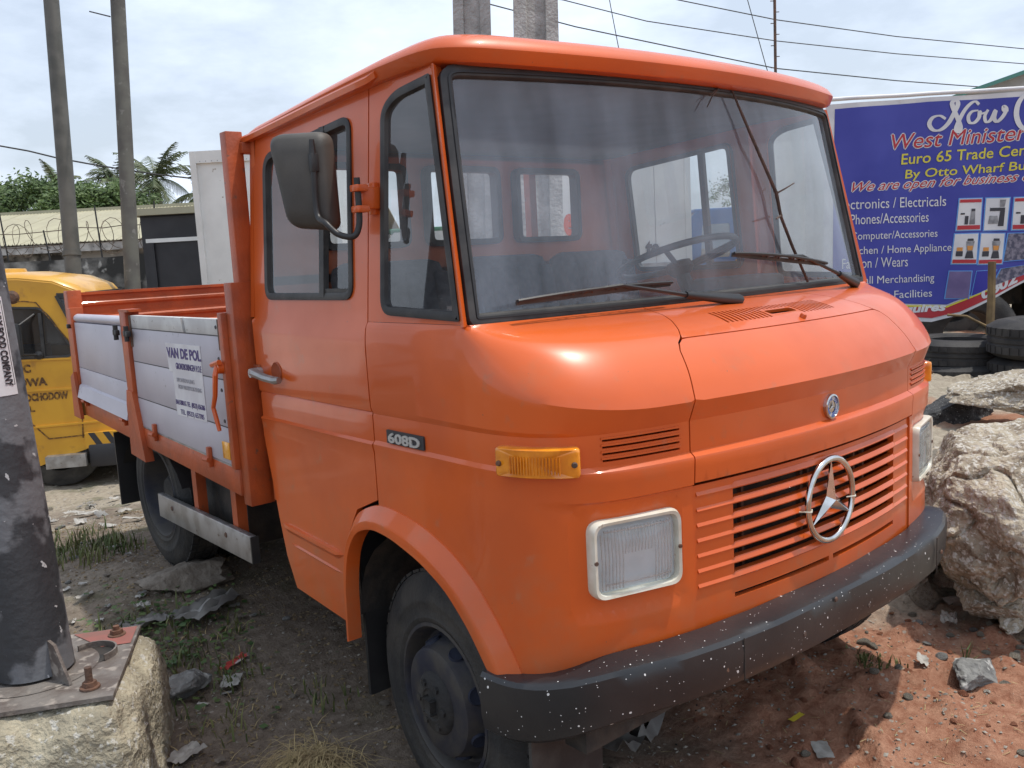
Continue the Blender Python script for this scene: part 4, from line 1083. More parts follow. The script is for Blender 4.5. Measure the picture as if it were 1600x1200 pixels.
def ground_mat():
    m = bpy.data.materials.new('trampled_soil'); m.use_nodes = True; t = m.node_tree; n = t.nodes; l = t.links; b = n['Principled BSDF']
    b.inputs['Roughness'].default_value = .95; b.inputs['Specular IOR Level'].default_value = .15
    co = n.new('ShaderNodeTexCoord'); sp = n.new('ShaderNodeSeparateXYZ'); l.new(co.outputs['Object'], sp.inputs[0])
    def noise_(s, d=8, r=.6):
        a = n.new('ShaderNodeTexNoise'); a.inputs['Scale'].default_value = s; a.inputs['Detail'].default_value = d; a.inputs['Roughness'].default_value = r; l.new(co.outputs['Object'], a.inputs['Vector']); return a.outputs['Fac']
    def mth(op, a, c):
        q = n.new('ShaderNodeMath'); q.operation = op
        for i, v in enumerate((a, c)):
            if isinstance(v, (int, float)): q.inputs[i].default_value = v
            else: l.new(v, q.inputs[i])
        return q.outputs[0]
    def rng(v, a, c):
        q = n.new('ShaderNodeMapRange'); q.inputs[1].default_value = a; q.inputs[2].default_value = c; l.new(v, q.inputs[0]); return q.outputs[0]
    def mixc(f, a, c):
        q = n.new('ShaderNodeMixRGB'); l.new(f, q.inputs[0])
        for i, v in ((1, a), (2, c)):
            if isinstance(v, tuple): q.inputs[i].default_value = (*v, 1)
            else: l.new(v, q.inputs[i])
        return q.outputs[0]
    big = noise_(1.6, 6); fine = noise_(22, 8, .7); vf = noise_(90, 4, .7)
    brown = mixc(rng(fine, .35, .65), (.125, .096, .072), (.235, .19, .15))
    red = mixc(rng(fine, .35, .65), (.25, .105, .062), (.42, .225, .145))
    pale = mixc(rng(fine, .35, .65), (.26, .22, .17), (.42, .37, .29))
    # red laterite toward the front right
    f = mth('ADD', mth('ADD', mth('MULTIPLY', sp.outputs[0], .8), mth('MULTIPLY', sp.outputs[1], -.9)), mth('MULTIPLY', mth('SUBTRACT', big, .5), 1.8))
    base = mixc(rng(f, -.95, -.25), brown, red)
    # pale sandy ground on the bank and at the back left
    g = mth('ADD', mth('ADD', sp.outputs[0], mth('MULTIPLY', sp.outputs[1], .35)), mth('MULTIPLY', mth('SUBTRACT', big, .5), 1.6))
    base = mixc(rng(g, 1.25, 1.75), base, pale)
    patches = noise_(1.1, 5)
    gl = mth('MULTIPLY', rng(patches, .50, .62), rng(sp.outputs[1], 2.4, 4.8))
    base = mixc(gl, base, pale)
    # reddish film on top of the bank
    rd = mth('MULTIPLY', rng(noise_(.9, 4), .50, .60), rng(sp.outputs[0], 2.2, 2.9)); base = mixc(mth('MULTIPLY', rd, .8), base, (.34, .14, .075))
    green = mth('MULTIPLY', rng(noise_(2.3, 6), .56, .66), rng(sp.outputs[1], .9, 2.2)); base = mixc(mth('MULTIPLY', green, .45), base, (.06, .075, .025))
    grit = rng(vf, .66, .70); base = mixc(mth('MULTIPLY', grit, .6), base, (.40, .36, .30))
    v = n.new('ShaderNodeTexVoronoi'); v.inputs['Scale'].default_value = 26; l.new(co.outputs['Object'], v.inputs['Vector'])
    sc = n.new('ShaderNodeSeparateColor'); l.new(v.outputs['Color'], sc.inputs[0])
    st = mth('MULTIPLY', mth('LESS_THAN', v.outputs['Distance'], .22), mth('GREATER_THAN', sc.outputs[0], .86)); base = mixc(mth('MULTIPLY', st, .8), base, (.36, .32, .27))
    l.new(base, b.inputs['Base Color'])
    bp = n.new('ShaderNodeBump'); bp.inputs['Strength'].default_value = .9; bp.inputs['Distance'].default_value = .025
    hh = mth('ADD', mth('MULTIPLY', fine, .7), mth('MULTIPLY', vf, .3)); l.new(hh, bp.inputs['Height']); l.new(bp.outputs[0], b.inputs['Normal'])
    return m
SOIL = ground_mat()
g = mb.build('ground', SOIL, ang=60, rec=False); tag(g, kind='structure')
g.data.shade_smooth()

ASPH = mat('worn_asphalt', (.05, .05, .05), (.075, .072, .068), rough=.9, scale=9, bump=.3, bscale=80)

# ================================================================= ROCKS
CONC = mat('pale_rubble', (.47, .41, .31), (.25, .205, .15), rough=.95, scale=7, detail=12, contrast=(.36, .60), c3=(.52, .49, .43), s3=48, th3=(.53, .58), bump=1.5, bscale=44)
CONC2 = mat('footing_concrete', (.43, .385, .28), (.27, .24, .175), rough=.95, scale=9, contrast=(.38, .62), c3=(.50, .48, .42), s3=38, th3=(.58, .64), bump=1.0, bscale=60)
GREYC = mat('grey_stone', (.22, .215, .20), (.12, .118, .112), rough=.9, scale=12, c3=(.42, .41, .38), s3=20, th3=(.58, .66), bump=.6, bscale=50)
BROWNS = mat('earthy_stone', (.14, .115, .09), (.22, .19, .155), rough=.95, scale=12, bump=.6, bscale=50)
TARC = mat('broken_asphalt', (.018, .018, .019), (.05, .05, .05), rough=.85, scale=20, c3=(.3, .3, .29), s3=90, th3=(.64, .68), bump=.6, bscale=70)
REDC = mat('laterite_clod', (.26, .085, .04), (.36, .15, .08), rough=.95, scale=12, bump=.8, bscale=40)
def rock_mesh(name, size, seed, sub=3, amp=.28, cuts=7, m=None, fine=.0):
    bm = bmesh.new(); bmesh.ops.create_icosphere(bm, subdivisions=sub, radius=1); rnd = random.Random(seed)
    pl = []
    for _ in range(cuts):
        d = Vector((rnd.gauss(0, 1), rnd.gauss(0, 1), rnd.gauss(0, 1))).normalized(); pl.append((d, rnd.uniform(.52, .86)))
    off = Vector((seed*3.1, seed*1.7, 0))
    for v in bm.verts:
        p = v.co.copy(); 
        for d, h in pl:
            k = p.dot(d)
            if k > h: p -= d*(k-h)
        p *= 1+amp*noise.noise(p*1.3+off)+(.5*fine*(noise.voronoi(p*9+off)[0][1]-noise.voronoi(p*9+off)[0][0]) if sub > 5 else 0)+amp*.45*noise.noise(p*3.4+off)+amp*.25*noise.noise(p*8+off)+fine*3*noise.noise(p*5+off)*(1 if sub > 5 else 0)-(fine*3.2*max(0, 1-abs(noise.noise(p*3.1+off*2))*9) if sub > 5 else 0)+fine*noise.noise(p*22+off)+fine*.6*abs(noise.noise(p*45+off))
        v.co = Vector((p.x*size[0], p.y*size[1], p.z*size[2]))
    me = bpy.data.meshes.new(name); bm.to_mesh(me); bm.free(); smooth(me, 38); me.materials.append(m)
    return me
def place(name, me, loc, label, cat, group=None, rz=0, rx=0, kind=None):
    o = bpy.data.objects.new(name, me); col.objects.link(o); o.location = loc; o.rotation_euler = (rx, 0, rz); return tag(o, label, cat, group, kind)
def gz_(x, y): return hfull(x, y)

def boulder(name, c, size, seed, label, m, rz=0, rx=0, sub=6, amp=.22, cuts=9, fine=.035, cat='rock'):
    return place(name, rock_mesh(name, size, seed, sub, amp, cuts, m, fine), c, label, cat, None, rz, rx)
# the big heap on the right
def bl(px, py, dp): p = at(px, py, dp); return (p.x, p.y, p.z)
boulder('concrete_boulder', bl(1590, 800, 4.25), (.68, .54, .48), 3, 'largest pale slab of broken concrete, beside the far end of the black bumper', CONC, rz=.3, rx=.10, sub=7, amp=.15, cuts=12, fine=.016)
boulder('concrete_boulder', bl(1610, 618, 5.5), (.46, .40, .15), 11, 'pale rubble chunk on top of the heap at the right edge of the picture', CONC, rz=1.0, sub=6, fine=.016)
boulder('concrete_boulder', bl(1470, 745, 4.95), (.26, .24, .24), 5, 'pale broken concrete lump just behind the far headlight', CONC, rz=.4, fine=.016)
boulder('concrete_boulder', bl(1465, 845, 4.5), (.24, .26, .20), 8, 'low crumbly lump squeezed between the bumper end and the largest slab', CONC, rz=.1, fine=.018)
boulder('concrete_boulder', bl(1535, 935, 3.95), (.20, .14, .10), 21, 'small pale lump at the foot of the largest slab, partly wrapped by plastic sheet', CONC, rz=.8, fine=.016)
boulder('concrete_boulder', bl(1500, 800, 4.55), (.34, .30, .30), 31, 'jagged lump leaning against the left flank of the largest slab', CONC, rz=.9, fine=.018, sub=6)
boulder('concrete_boulder', bl(1595, 925, 4.05), (.30, .22, .16), 33, 'broken foot of the largest slab at the right edge of the picture', CONC, rz=.2, fine=.018, sub=6)
_r = random.Random(77)
_md = [rock_mesh('rubble_chunk', (1, .85, .7), 60+k, 4, .2, 11, CONC, .02) for k in range(4)]
for k in range(30):
    q = at(_r.uniform(1440, 1530), _r.uniform(700, 960), _r.uniform(4.2, 5.0)); s = _r.uniform(.05, .15); zz_ = max(gz_(q.x, q.y)+s*.2, min(q.z, .45-.16*abs(q.y-.75)))
    o = place('rubble_chunk', _md[k % 4], (q.x, q.y, zz_), 'rough chunk of pale rubble piled between the bumper end and the largest slab', 'rock', 'rubble chunks piled behind the bumper end', _r.uniform(0, 6), _r.uniform(-.5, .5)); o.scale = (s, s, s)
boulder('asphalt_slab', bl(1480, 648, 5.9), (.34, .24, .13), 9, 'broken black asphalt slab below the grass beside the tyres', TARC, rz=-.5, sub=5, fine=.02)
boulder('grey_stone', (.92, -.05, -.03), (.12, .075, .065), 14, 'angular grey stone on the red soil in front of the bumper', GREYC, rz=.2, sub=5, fine=.02)
boulder('grey_stone', (.54, -.47, -.06), (.09, .07, .07), 17, 'grey stone cut by the bottom edge of the picture on red soil', GREYC, sub=5, fine=.02)
boulder('grey_stone', (-1.33, 2.05, .02), (.10, .07, .06), 19, 'grey stone lying on the red and yellow wrapper', GREYC, rz=.4, sub=5, fine=.02)
boulder('earth_covered_stone', (-.98, 2.86, .16), (.26, .16, .08), 23, 'flat brown stone wedged under the rear wheel', BROWNS, sub=5, fine=.02)
boulder('dark_stone', (1.15, .62, -.02), (.10, .07, .05), 29, 'dark stone on pale gravel beneath the bumper', TARC, sub=4)
rnd = random.Random(5)
small = [rock_mesh('pebble', (1, 1, .7), 40+i, 2, .3, 6, m_) for i, m_ in enumerate((GREYC, CONC, BROWNS, CONC, REDC, REDC, GREYC, BROWNS))]
def scatter(n, reg, sizes, idx, label, cat, name, group):
    for _ in range(n):
        x = rnd.uniform(reg[0], reg[1]); y = rnd.uniform(reg[2], reg[3]); s = rnd.uniform(*sizes)
        o = bpy.data.objects.new(name, small[rnd.choice(idx)]); col.objects.link(o); o.location = (x, y, gz_(x, y)+s*.2); o.scale = (s, s*rnd.uniform(.6, 1), s*rnd.uniform(.5, .9)); o.rotation_euler = (rnd.uniform(-.4, .4), 0, rnd.uniform(0, 6.3)); tag(o, label, cat, group)
scatter(130, (.95, 2.7, -.2, 1.1), (.006, .035), (1, 3, 1, 3, 0), 'small pale rubble fragment on the gravel below the concrete heap', 'stone', 'rubble_fragment', 'rubble fragments below the concrete heap')
scatter(110, (-.6, 1.5, -.7, .8), (.006, .028), (4, 5, 4, 5, 1), 'crumb of red laterite on the bare red soil', 'clod', 'laterite_clod', 'clods on the red soil')
scatter(70, (-1.9, -.6, .9, 4.2), (.007, .028), (0, 2, 7, 2), 'small stone on the shaded ground beside the truck', 'stone', 'pebble', 'stones on the shaded ground')
scatter(30, (-1.6, .6, 4.2, 7), (.02, .06), (1, 3, 0), 'pale stone on the sunlit ground behind the rear wheel', 'stone', 'pale_stone', 'stones on the sunlit ground')

# ================================================================= LITTER
def crumple(w, h, seed, amp=.25, n=9):
    mb = MB(); r = random.Random(seed); off = Vector((seed, seed*2.3, 0))
    for j in range(n):
        for i in range(n):
            u = i/(n-1)-.5; v = j/(n-1)-.5; p = Vector((u*3, v*3, 0))+off
            e = 1-.25*abs(noise.noise(p*1.5))
            mb.v.append((u*w*e, v*h*e, amp*min(w, h)*(.5+abs(noise.noise(p))+.5*noise.noise(p*2.4))-.1*amp*min(w, h)))
    mb.f = [(j*n+i, j*n+i+1, (j+1)*n+i+1, (j+1)*n+i) for j in range(n-1) for i in range(n-1)]
    return mb
PAPER = mat('dirty_paper', (.42, .40, .36), (.28, .26, .23), rough=.8, scale=20)
PLAST = mat('grey_plastic_film', (.24, .23, .21), (.14, .13, .12), rough=.45, scale=9)
REDW = mat('red_wrapper', (.45, .06, .05), (.5, .42, .40), rough=.4, scale=9, contrast=(.52, .55))
YELW = mat('yellow_wrapper', (.65, .5, .05), rough=.4)
BLUEW = mat('blue_cap', (.02, .06, .42), rough=.35)
def litter(name, w, h, x, y, seed, m, label, cat, rz=0, amp=.25, dz=.012, rx=0):
    o = crumple(w, h, seed, amp).build(name, m, ang=40); o.location = (x, y, gz_(x, y)+dz); o.rotation_euler = (rx, 0, rz); return tag(o, label, cat)
litter('crushed_cup', .13, .08, -1.50, 1.62, 3, PAPER, 'flattened whitish carton on the bare ground near the concrete footing', 'litter', .4, .3)
litter('plastic_wrapper', .15, .06, -1.33, 2.14, 5, REDW, 'red and white plastic wrapper beside the grey stone', 'wrapper', .1)
litter('plastic_wrapper', .05, .04, -1.40, 2.12, 6, YELW, 'tiny yellow wrapper scrap beside the grey stone', 'wrapper', .1)
litter('plastic_wrapper', .16, .05, -1.10, 2.12, 7, REDW, 'red and white strip of wrapper under the front of the door', 'wrapper', .5)
litter('paper_scrap', .11, .08, -1.17, 2.00, 8, PAPER, 'pale crumpled paper under the front of the door', 'litter', 1.0)
litter('plastic_bag', .34, .16, -1.03, 2.55, 9, PLAST, 'crumpled grey plastic bag under the front end of the side guard', 'plastic bag', .5, .4)
litter('plastic_bag', .20, .12, -1.30, 2.62, 10, PLAST, 'thin bluish plastic bag on the soil left of the door', 'plastic bag', .2, .3)
litter('torn_sack', .30, .24, -.34, .62, 12, PLAST, 'torn grey sack in the shadow under the middle of the bumper', 'sack', .3, .45, .03)
litter('torn_sack', .24, .13, .35, .55, 13, PLAST, 'dark folded sack under the right half of the bumper', 'sack', .3, .5, .05)
litter('plastic_sheet', .46, .12, 1.72, .22, 14, PLAST, 'grey plastic sheet trailing from beneath the largest slab', 'plastic sheet', -.5, .35, .06)
litter('card_scrap', .11, .06, .10, .10, 15, PAPER, 'small grey card lying in the shadow below the bumper', 'litter', .8, .05)
litter('card_scrap', .09, .05, .98, .18, 16, PAPER, 'pale card propped on the sunlit red soil', 'litter', .4, .3, .02, .5)
litter('paper_scrap', .10, .07, 1.45, .28, 18, PAPER, 'crumpled pale paper at the edge of the concrete heap', 'litter', .4, .5, .02)
litter('paper_scrap', .08, .025, .23, .28, 19, YELW, 'yellowish strip of card on the shadowed red soil', 'litter', 0, .1)
litter('paper_scrap', .07, .06, -1.26, 2.75, 20, PAPER, 'small white scrap on the dark soil left of the side guard', 'litter', 0, .6)
litter('paper_scrap', .10, .03, -1.42, 3.1, 22, PAPER, 'narrow white scrap on the soil behind the base plate', 'litter', .3, .5)
for i in range(46):
    x = rnd.uniform(-1.7, .3); y = rnd.uniform(4.3, 6.6)
    if x > -.8 and y < 4.6: continue
    o = crumple(rnd.uniform(.05, .16), rnd.uniform(.04, .10), 50+i, .4, 6).build('rubbish_scrap', rnd.choice((PAPER, PAPER, PLAST)), ang=40)
    o.location = (x, y, gz_(x, y)+.01); o.rotation_euler = (0, 0, rnd.uniform(0, 6)); tag(o, 'pale scrap of rubbish on the sunlit ground behind the rear wheel', 'litter', 'rubbish scraps behind the rear wheel')
for i in range(40):
    x = rnd.uniform(-1.8, -.9); y = rnd.uniform(1.2, 4.0)
    o = crumple(rnd.uniform(.02, .06), rnd.uniform(.015, .04), 150+i, .4, 5).build('rubbish_scrap', rnd.choice((PAPER, PLAST, BROWNS)), ang=40)
    o.location = (x, y, gz_(x, y)+.006); o.rotation_euler = (0, 0, rnd.uniform(0, 6)); tag(o, 'tiny scrap of rubbish trodden into the shaded ground beside the truck', 'litter', 'trodden scraps beside the truck')
o = MB().lathe([(0, .012), (.013, .012), (.015, .0)], (0, 0, 0), (.3, -.2, 1), 14).build('bottle_cap', BLUEW); o.location = (-1.215, 1.10, gz_(-1.215, 1.10)+.012); tag(o, 'small blue bottle cap beside the dry straw', 'bottle cap')

# ================================================================= GRASS
def tuft(name, spots, m, label, cat, hmin, hmax, blades=16, wid=.004, lean=.6, kind='stuff', spread=.05, seed=1):
    r = random.Random(seed); mb = MB()
    for (x, y, n_) in spots:
        for _ in range(n_):
            a = r.uniform(0, 2*PI); bx_ = x+r.gauss(0, spread); by = y+r.gauss(0, spread); h = r.uniform(hmin, hmax); z = gz_(bx_, by)-.005
            l_ = r.uniform(.2, lean)*h; d = Vector((math.cos(a), math.sin(a), 0)); w = Vector((-d.y, d.x, 0))*wid*r.uniform(.6, 1.3)
            p0 = Vector((bx_, by, z)); p1 = p0+d*l_*.35+Vector((0, 0, h*.55)); p2 = p0+d*l_+Vector((0, 0, h*r.uniform(.7, 1.0)))
            mb.add([p0-w, p0+w, p1+w*.8, p1-w*.8, p2], [(0, 1, 2, 3), (3, 2, 4)])
    o = mb.build(name, m, ang=None, rec=False); return tag(o, label, cat, None, kind)
GRASS = mat('green_grass', (.06, .09, .022), (.15, .155, .05), rough=.7, scale=6)
DRY = mat('dry_straw', (.42, .33, .16), (.30, .22, .11), rough=.8, scale=12)
LEAF = mat('low_weed_leaf', (.04, .085, .02), (.09, .13, .035), rough=.6, scale=8)
r = random.Random(3)
sp = [(r.gauss(-1.22, .16), r.gauss(2.35, .30), 9) for _ in range(34)]
tuft('grass', sp, GRASS, 'sparse green grass on the ground below the door', 'grass', .03, .12, seed=2)
sp = [(r.uniform(-1.65, -.95), r.uniform(3.6, 4.6), 10) for _ in range(70)]
tuft('grass', sp, GRASS, 'low grass in the shade and sun left of the rear wheel', 'grass', .04, .13, seed=4)
sp = [(r.uniform(-1.75, -1.0), r.uniform(1.3, 2.6), 5) for _ in range(90)]
tuft('dry_grass', sp, DRY, 'thin dry grass trodden into the ground beside the truck', 'dry grass', .01, .05, lean=2.2, seed=5, wid=.002)
sp = [(r.gauss(4.0, .35), r.gauss(2.25, .18), 22) for _ in range(60)]
tuft('grass', sp, GRASS, 'bright green grass between the tyres and the asphalt slab', 'grass', .10, .26, seed=6, wid=.006)
sp = [(r.gauss(.84, .05), r.gauss(.33, .05), 10) for _ in range(8)]
tuft('grass', sp, GRASS, 'small grass tuft at the edge of the truck shadow on red soil', 'grass', .02, .06, seed=8, spread=.02)
sp = [(1.02, .02, 14)]
tuft('grass', sp, GRASS, 'long thin grass blades growing beside the grey stone on red soil', 'grass', .07, .16, seed=9, spread=.01, lean=1.1)
sp = [(r.uniform(-2.1, -1.5), r.uniform(1.05, 1.35), 8) for _ in range(10)]
tuft('grass', sp, GRASS, 'a few blades at the foot of the concrete footing', 'grass', .05, .14, seed=10)
mb = MB(); r = random.Random(8)
for _ in range(620):      # dry straw clump
    a = r.gauss(3.6, 1.0); L = r.uniform(.08, .30); cx_, cy_ = -1.18+r.gauss(0, .05), 1.24+r.gauss(0, .06); 
    d = Vector((math.cos(a), math.sin(a), 0)); w = Vector((-d.y, d.x, 0)); sd = w*r.gauss(0, .25); w = w*.0016; h = r.uniform(.01, .075); pts = []
    z0 = gz_(cx_, cy_)+r.uniform(0, .05)
    for i in range(6):
        t = i/5; p = Vector((cx_, cy_, 0))+d*L*t+sd*L*t*t; p.z = max(gz_(p.x, p.y)+.003, z0+h*math.sin(PI*min(1, t*.9+.1))-t*t*.05); pts.append(p)
    b = len(mb.v); mb.v += [tuple(q+w*s*(1-.6*i/5)) for i, q in enumerate(pts) for s in (-1, 1)]; mb.f += [(b+2*i, b+2*i+1, b+2*i+3, b+2*i+2) for i in range(5)]
tag(mb.build('straw_clump', DRY, ang=None, rec=False), 'heap of dry straw on the ground in front of the near front wheel', 'straw')
mb = MB(); r = random.Random(12)
for _ in range(480):
    x = r.gauss(-1.25, .17); y = r.gauss(2.45, .28); z = gz_(x, y)+r.uniform(.005, .05); s = r.uniform(.008, .02); a = r.uniform(0, 6.3)
    d = Vector((math.cos(a), math.sin(a), r.uniform(-.3, .3)))*s; w = Vector((-d.y, d.x, r.uniform(-.3, .3)*s)); p = Vector((x, y, z))
    mb.add([p-d, p+w*.8, p+d, p-w*.8], [(0, 1, 2, 3)])
tag(mb.build('weed_patch', LEAF, ang=None, rec=False), 'low leafy weeds creeping over the ground beside the door', 'weeds', None, 'stuff')
mb = MB(); r = random.Random(14)
for _ in range(420):
    x = r.uniform(-.5, 1.8); y = r.uniform(-.6, .9); a = r.uniform(0, 6.3); L = r.uniform(.01, .045); p = Vector((x, y, gz_(x, y)+.003)); d = Vector((math.cos(a), math.sin(a), r.uniform(0, .2)))*L; w = Vector((-d.y, d.x, 0)).normalized()*.0012
    mb.add([p-w, p+w, p+d+w, p+d-w], [(0, 1, 2, 3)])
tag(mb.build('twigs', DRY, ang=None, rec=False), 'bits of straw and twig strewn over the red soil', 'twigs', None, 'stuff')

# ================================================================= FOREGROUND POLE ON ITS FOOTING
fc = Vector((-1.905, 1.76, 0)); fa = math.atan2(-.52, -.26)    # direction of the plate's right edge
ex = Vector((.90, -.44, 0)).normalized(); ey = Vector((.44, .90, 0)).normalized()
bm = bmesh.new(); bmesh.ops.create_cube(bm, size=1); bmesh.ops.subdivide_edges(bm, edges=bm.edges[:], cuts=40, use_grid_fill=True)
for v in bm.verts:
    p = v.co.copy(); q = Vector((p.x*2, p.y*2, p.z*2)); 
    L = (abs(q.x)**7+abs(q.y)**7+abs(q.z)**7)**(1/7)
    q /= L; tp = 1+.14*(0.5-q.z/2)
    X = q.x*.335*tp; Y = q.y*.36*tp; Z = .10+q.z*.25
    P = Vector((X, Y, Z)); n0 = q.normalized()
    top = sstep(q.z, .4, .9); edge = sstep(max(abs(q.x), abs(q.y)), .7, .95)
    d = .022*noise.noise(P*4)+.012*noise.noise(P*11)+(.008*abs(noise.noise(P*30))+.007*noise.noise(P*60))*(.4+edge)-.05*top*edge*max(0, noise.noise(P*6)+.35)
    P += n0*d; v.co = fc+Vector((0, 0, 0))+ex*P.x+ey*P.y+Vector((0, 0, P.z))
me = bpy.data.meshes.new('concrete_footing'); bm.to_mesh(me); bm.free(); smooth(me, 40); o = link('concrete_footing', me, None, CONC2)
tag(o, 'rough cream concrete footing block under the black steel pole', 'footing')
def pole_paint():
    m = mat('chipped_black_paint', (.040, .043, .048), (.15, .155, .165), rough=.5, scale=4, detail=12, contrast=(.50, .54), c3=(.50, .50, .50), s3=30, th3=(.685, .695), bump=.25, bscale=30)
    t = m.node_tree; n = t.nodes; l = t.links; b = n['Principled BSDF']; src = b.inputs['Base Color'].links[0].from_socket
    co = n.new('ShaderNodeTexCoord'); sp = n.new('ShaderNodeSeparateXYZ'); l.new(co.outputs['Object'], sp.inputs[0])
    a = n.new('ShaderNodeTexNoise'); a.inputs['Scale'].default_value = 8; a.inputs['Detail'].default_value = 8; l.new(co.outputs['Object'], a.inputs['Vector'])
    s = n.new('ShaderNodeMath'); s.operation = 'ADD'; l.new(sp.outputs[2], s.inputs[0]); l.new(a.outputs['Fac'], s.inputs[1])
    r = n.new('ShaderNodeMapRange'); r.inputs[1].default_value = 2.06; r.inputs[2].default_value = 2.10; l.new(s.outputs[0], r.inputs[0])
    x = n.new('ShaderNodeMixRGB'); l.new(r.outputs[0], x.inputs[0]); l.new(src, x.inputs[1])
    a2 = n.new('ShaderNodeTexNoise'); a2.inputs['Scale'].default_value = 14; a2.inputs['Detail'].default_value = 8; l.new(co.outputs['Object'], a2.inputs['Vector'])
    r2 = n.new('ShaderNodeMapRange'); r2.inputs[1].default_value = .42; r2.inputs[2].default_value = .60; l.new(a2.outputs['Fac'], r2.inputs[0])
    y = n.new('ShaderNodeMixRGB'); y.inputs[1].default_value = (.48, .46, .44, 1); y.inputs[2].default_value = (.20, .19, .18, 1); l.new(r2.outputs[0], y.inputs[0])
    l.new(y.outputs[0], x.inputs[2]); l.new(x.outputs[0], b.inputs['Base Color'])
    return m
POLEP = pole_paint()
PLATEM = mat('base_plate_steel', (.21, .19, .17), (.13, .105, .09), rough=.6, metal=.2, scale=9, c3=(.34, .30, .26), s3=20, th3=(.56, .66), bump=.3, bscale=50)
PLRED = mat('red_primer', (.30, .10, .08), (.22, .10, .08), rough=.7, scale=9)
pz = .372
pole = thing('steel_pole', 'black steel pole with peeling paint bolted to a concrete footing at the left edge', 'pole', (fc.x, fc.y, pz))
def PP(o): o.parent = pole; return o
R0 = .118
lean = Vector(tuple(-CR*.045))+Vector((0, 0, 0)); lean.z = 0
top = Vector((0, 0, 4.6))+lean*4.6/1.0*1.0
n_ = 40; rings = []
for i in range(n_+1):
    t = i/n_; rad = R0*(1-.16*t); c_ = Vector((0, 0, .01))+top*t
    rings.append([c_+Vector((math.cos(a), math.sin(a), 0))*rad for a in [2*PI*j/40 for j in range(40)]])
PP(MB().sweep(rings).build('shaft', POLEP, ang=50))
def fr(u, v, z=0): return ex*u+ey*v+Vector((0, 0, z))
hs = .285
# base plate with a round cut-out on the right-hand side, as in the photograph
plate_poly = [(-hs, -hs), (hs, -hs), (hs, hs), (-hs, hs)]
def plm(u, v): return fr(u, v, .0)
hole = [(.155+.085*math.cos(a), .02+.085*math.sin(a)) for a in [2*PI*j/20 for j in range(20)]]
bp_ = skin(plate_poly, [], plm, .08, .014, ds=.05)
bpo = PP(bp_.build('base_plate', PLATEM, ang=30))
mb = MB().lathe([(R0+.002, .0008), (R0+.075, .0008)], (0, 0, .0015), (0, 0, 1), 40); 
S(mb.build('weld_stain', PLATEM, ang=None), bpo)
# half-round collar hole seen as a dark arc
q = [fr(.02+.0, .0)]
mb = MB(); arc = [fr(.165+.075*math.cos(a), .055+.075*math.sin(a), .0012) for a in [2*PI*j/24 for j in range(24)]]
mb.add(arc, [tuple(range(24))]); S(mb.build('cut_out', CHASSIS, ang=None), bpo)
mb = MB(); rr3 = [[fr(.165+k*math.cos(a), .055+k*math.sin(a), z) for k, z in ((.072, .001), (.072, .022), (.078, .022), (.078, .001))] for a in np.linspace(-.9, 2.4, 16)]
S(mb.sweep(rr3).build('cut_out_lip', PLATEM), bpo)
mb = MB(); pr4 = [fr(.18, .12, .0025), fr(.275, .12, .0025), fr(.275, .275, .0025), fr(.06, .275, .0025)]; mb.add(pr4, [(0, 1, 2, 3)]); S(mb.build('primer_patch', PLRED, ang=None), bpo)
for (u, v, h) in ((.205, -.205, .045), (.215, .215, .012), (-.205, -.205, .04), (-.205, .205, .03)):
    b = fr(u, v, .002)
    bo = PP(MB().lathe([(0, .020), (.021, .020), (.023, .004), (.023, 0)], b, (0, 0, 1), 6).build('nut', RUST, ang=20))
    S(MB().lathe([(0, .006), (.030, .005), (.031, 0)], b, (0, 0, 1), 20).build('washer', RUST), bo)
    S(MB().lathe([(0, .022+h), (.011, .022+h), (.011, .0)], b, (0, 0, 1), 12).build('bolt_end', RUST), bo)
for a in (-PI/2+.25, PI/2+.1, PI):
    d = Vector((math.cos(a), math.sin(a), 0)); w = Vector((-d.y, d.x, 0))*.005
    o_ = [(R0-.01, 0), (R0+.10, 0), (R0+.10, .01), (R0+.03, .12), (R0-.01, .13)]
    PP(MB().prism(o_, lambda p: d*p[0]+Vector((0, 0, p[1]))-w, lambda p: d*p[0]+Vector((0, 0, p[1]))+w).build('gusset', PLATEM))
# poster stuck on the shaft: faces the camera
camd = math.atan2(CAM[1]-fc.y, CAM[0]-fc.x)
def PO(u, v):   # u metres round the shaft (to the viewer's right), v height above plate
    t = v/4.6; rad = R0*(1-.16*t)+.0015; a = camd+u/rad; c_ = top*t
    return c_+Vector((math.cos(a), math.sin(a), 0))*rad+Vector((0, 0, .01))
pv0, pv1 = .915, 1.22
po = PP(skin([(-.12, pv0+.0), (.100, pv0-.0), (.100, pv1), (-.12, pv1)], [], PO, .015, .0006).build('poster', WHITE, ang=60))
def POV(u, v): return PO(-v, u)       # text turned a quarter, reading downward
def pt(body, along, across, w, h, m, bold=0): 
    # letters read downward: advance = -z, up = +u(right)
    f = lambda a, b: PO(b, pv1-a)
    o = text_on('lettering', body, m, None, f, along, across, h, width=w, height=h, off=.0015, bold=bold)
    if o: S(o, po)
pt('DAILY FOOD COMPANY', .150, .062, .25, .026, BLACKINK, .001)
pt('REGISTERED', .17, .025, .12, .014, BLACKINK)
S(MB().sweep([[PO(u, pv1-.012), PO(u, pv1-.015), PO(u, pv1-.015)+Vector((0, 0, 0))] for u in np.linspace(-.11, .093, 12)], closed_ring=False).build('poster_line', BLACKINK, ang=None), po)
S(MB().sweep([[PO(u, pv0+.030), PO(u, pv0+.033)] for u in np.linspace(-.11, .093, 12)], closed_ring=False).build('poster_line', BLACKINK, ang=None), po)
S(MB().sweep([[PO(.093, v), PO(.0955, v)] for v in np.linspace(pv0+.03, pv1-.012, 6)], closed_ring=False).build('poster_line', BLACKINK, ang=None), po)

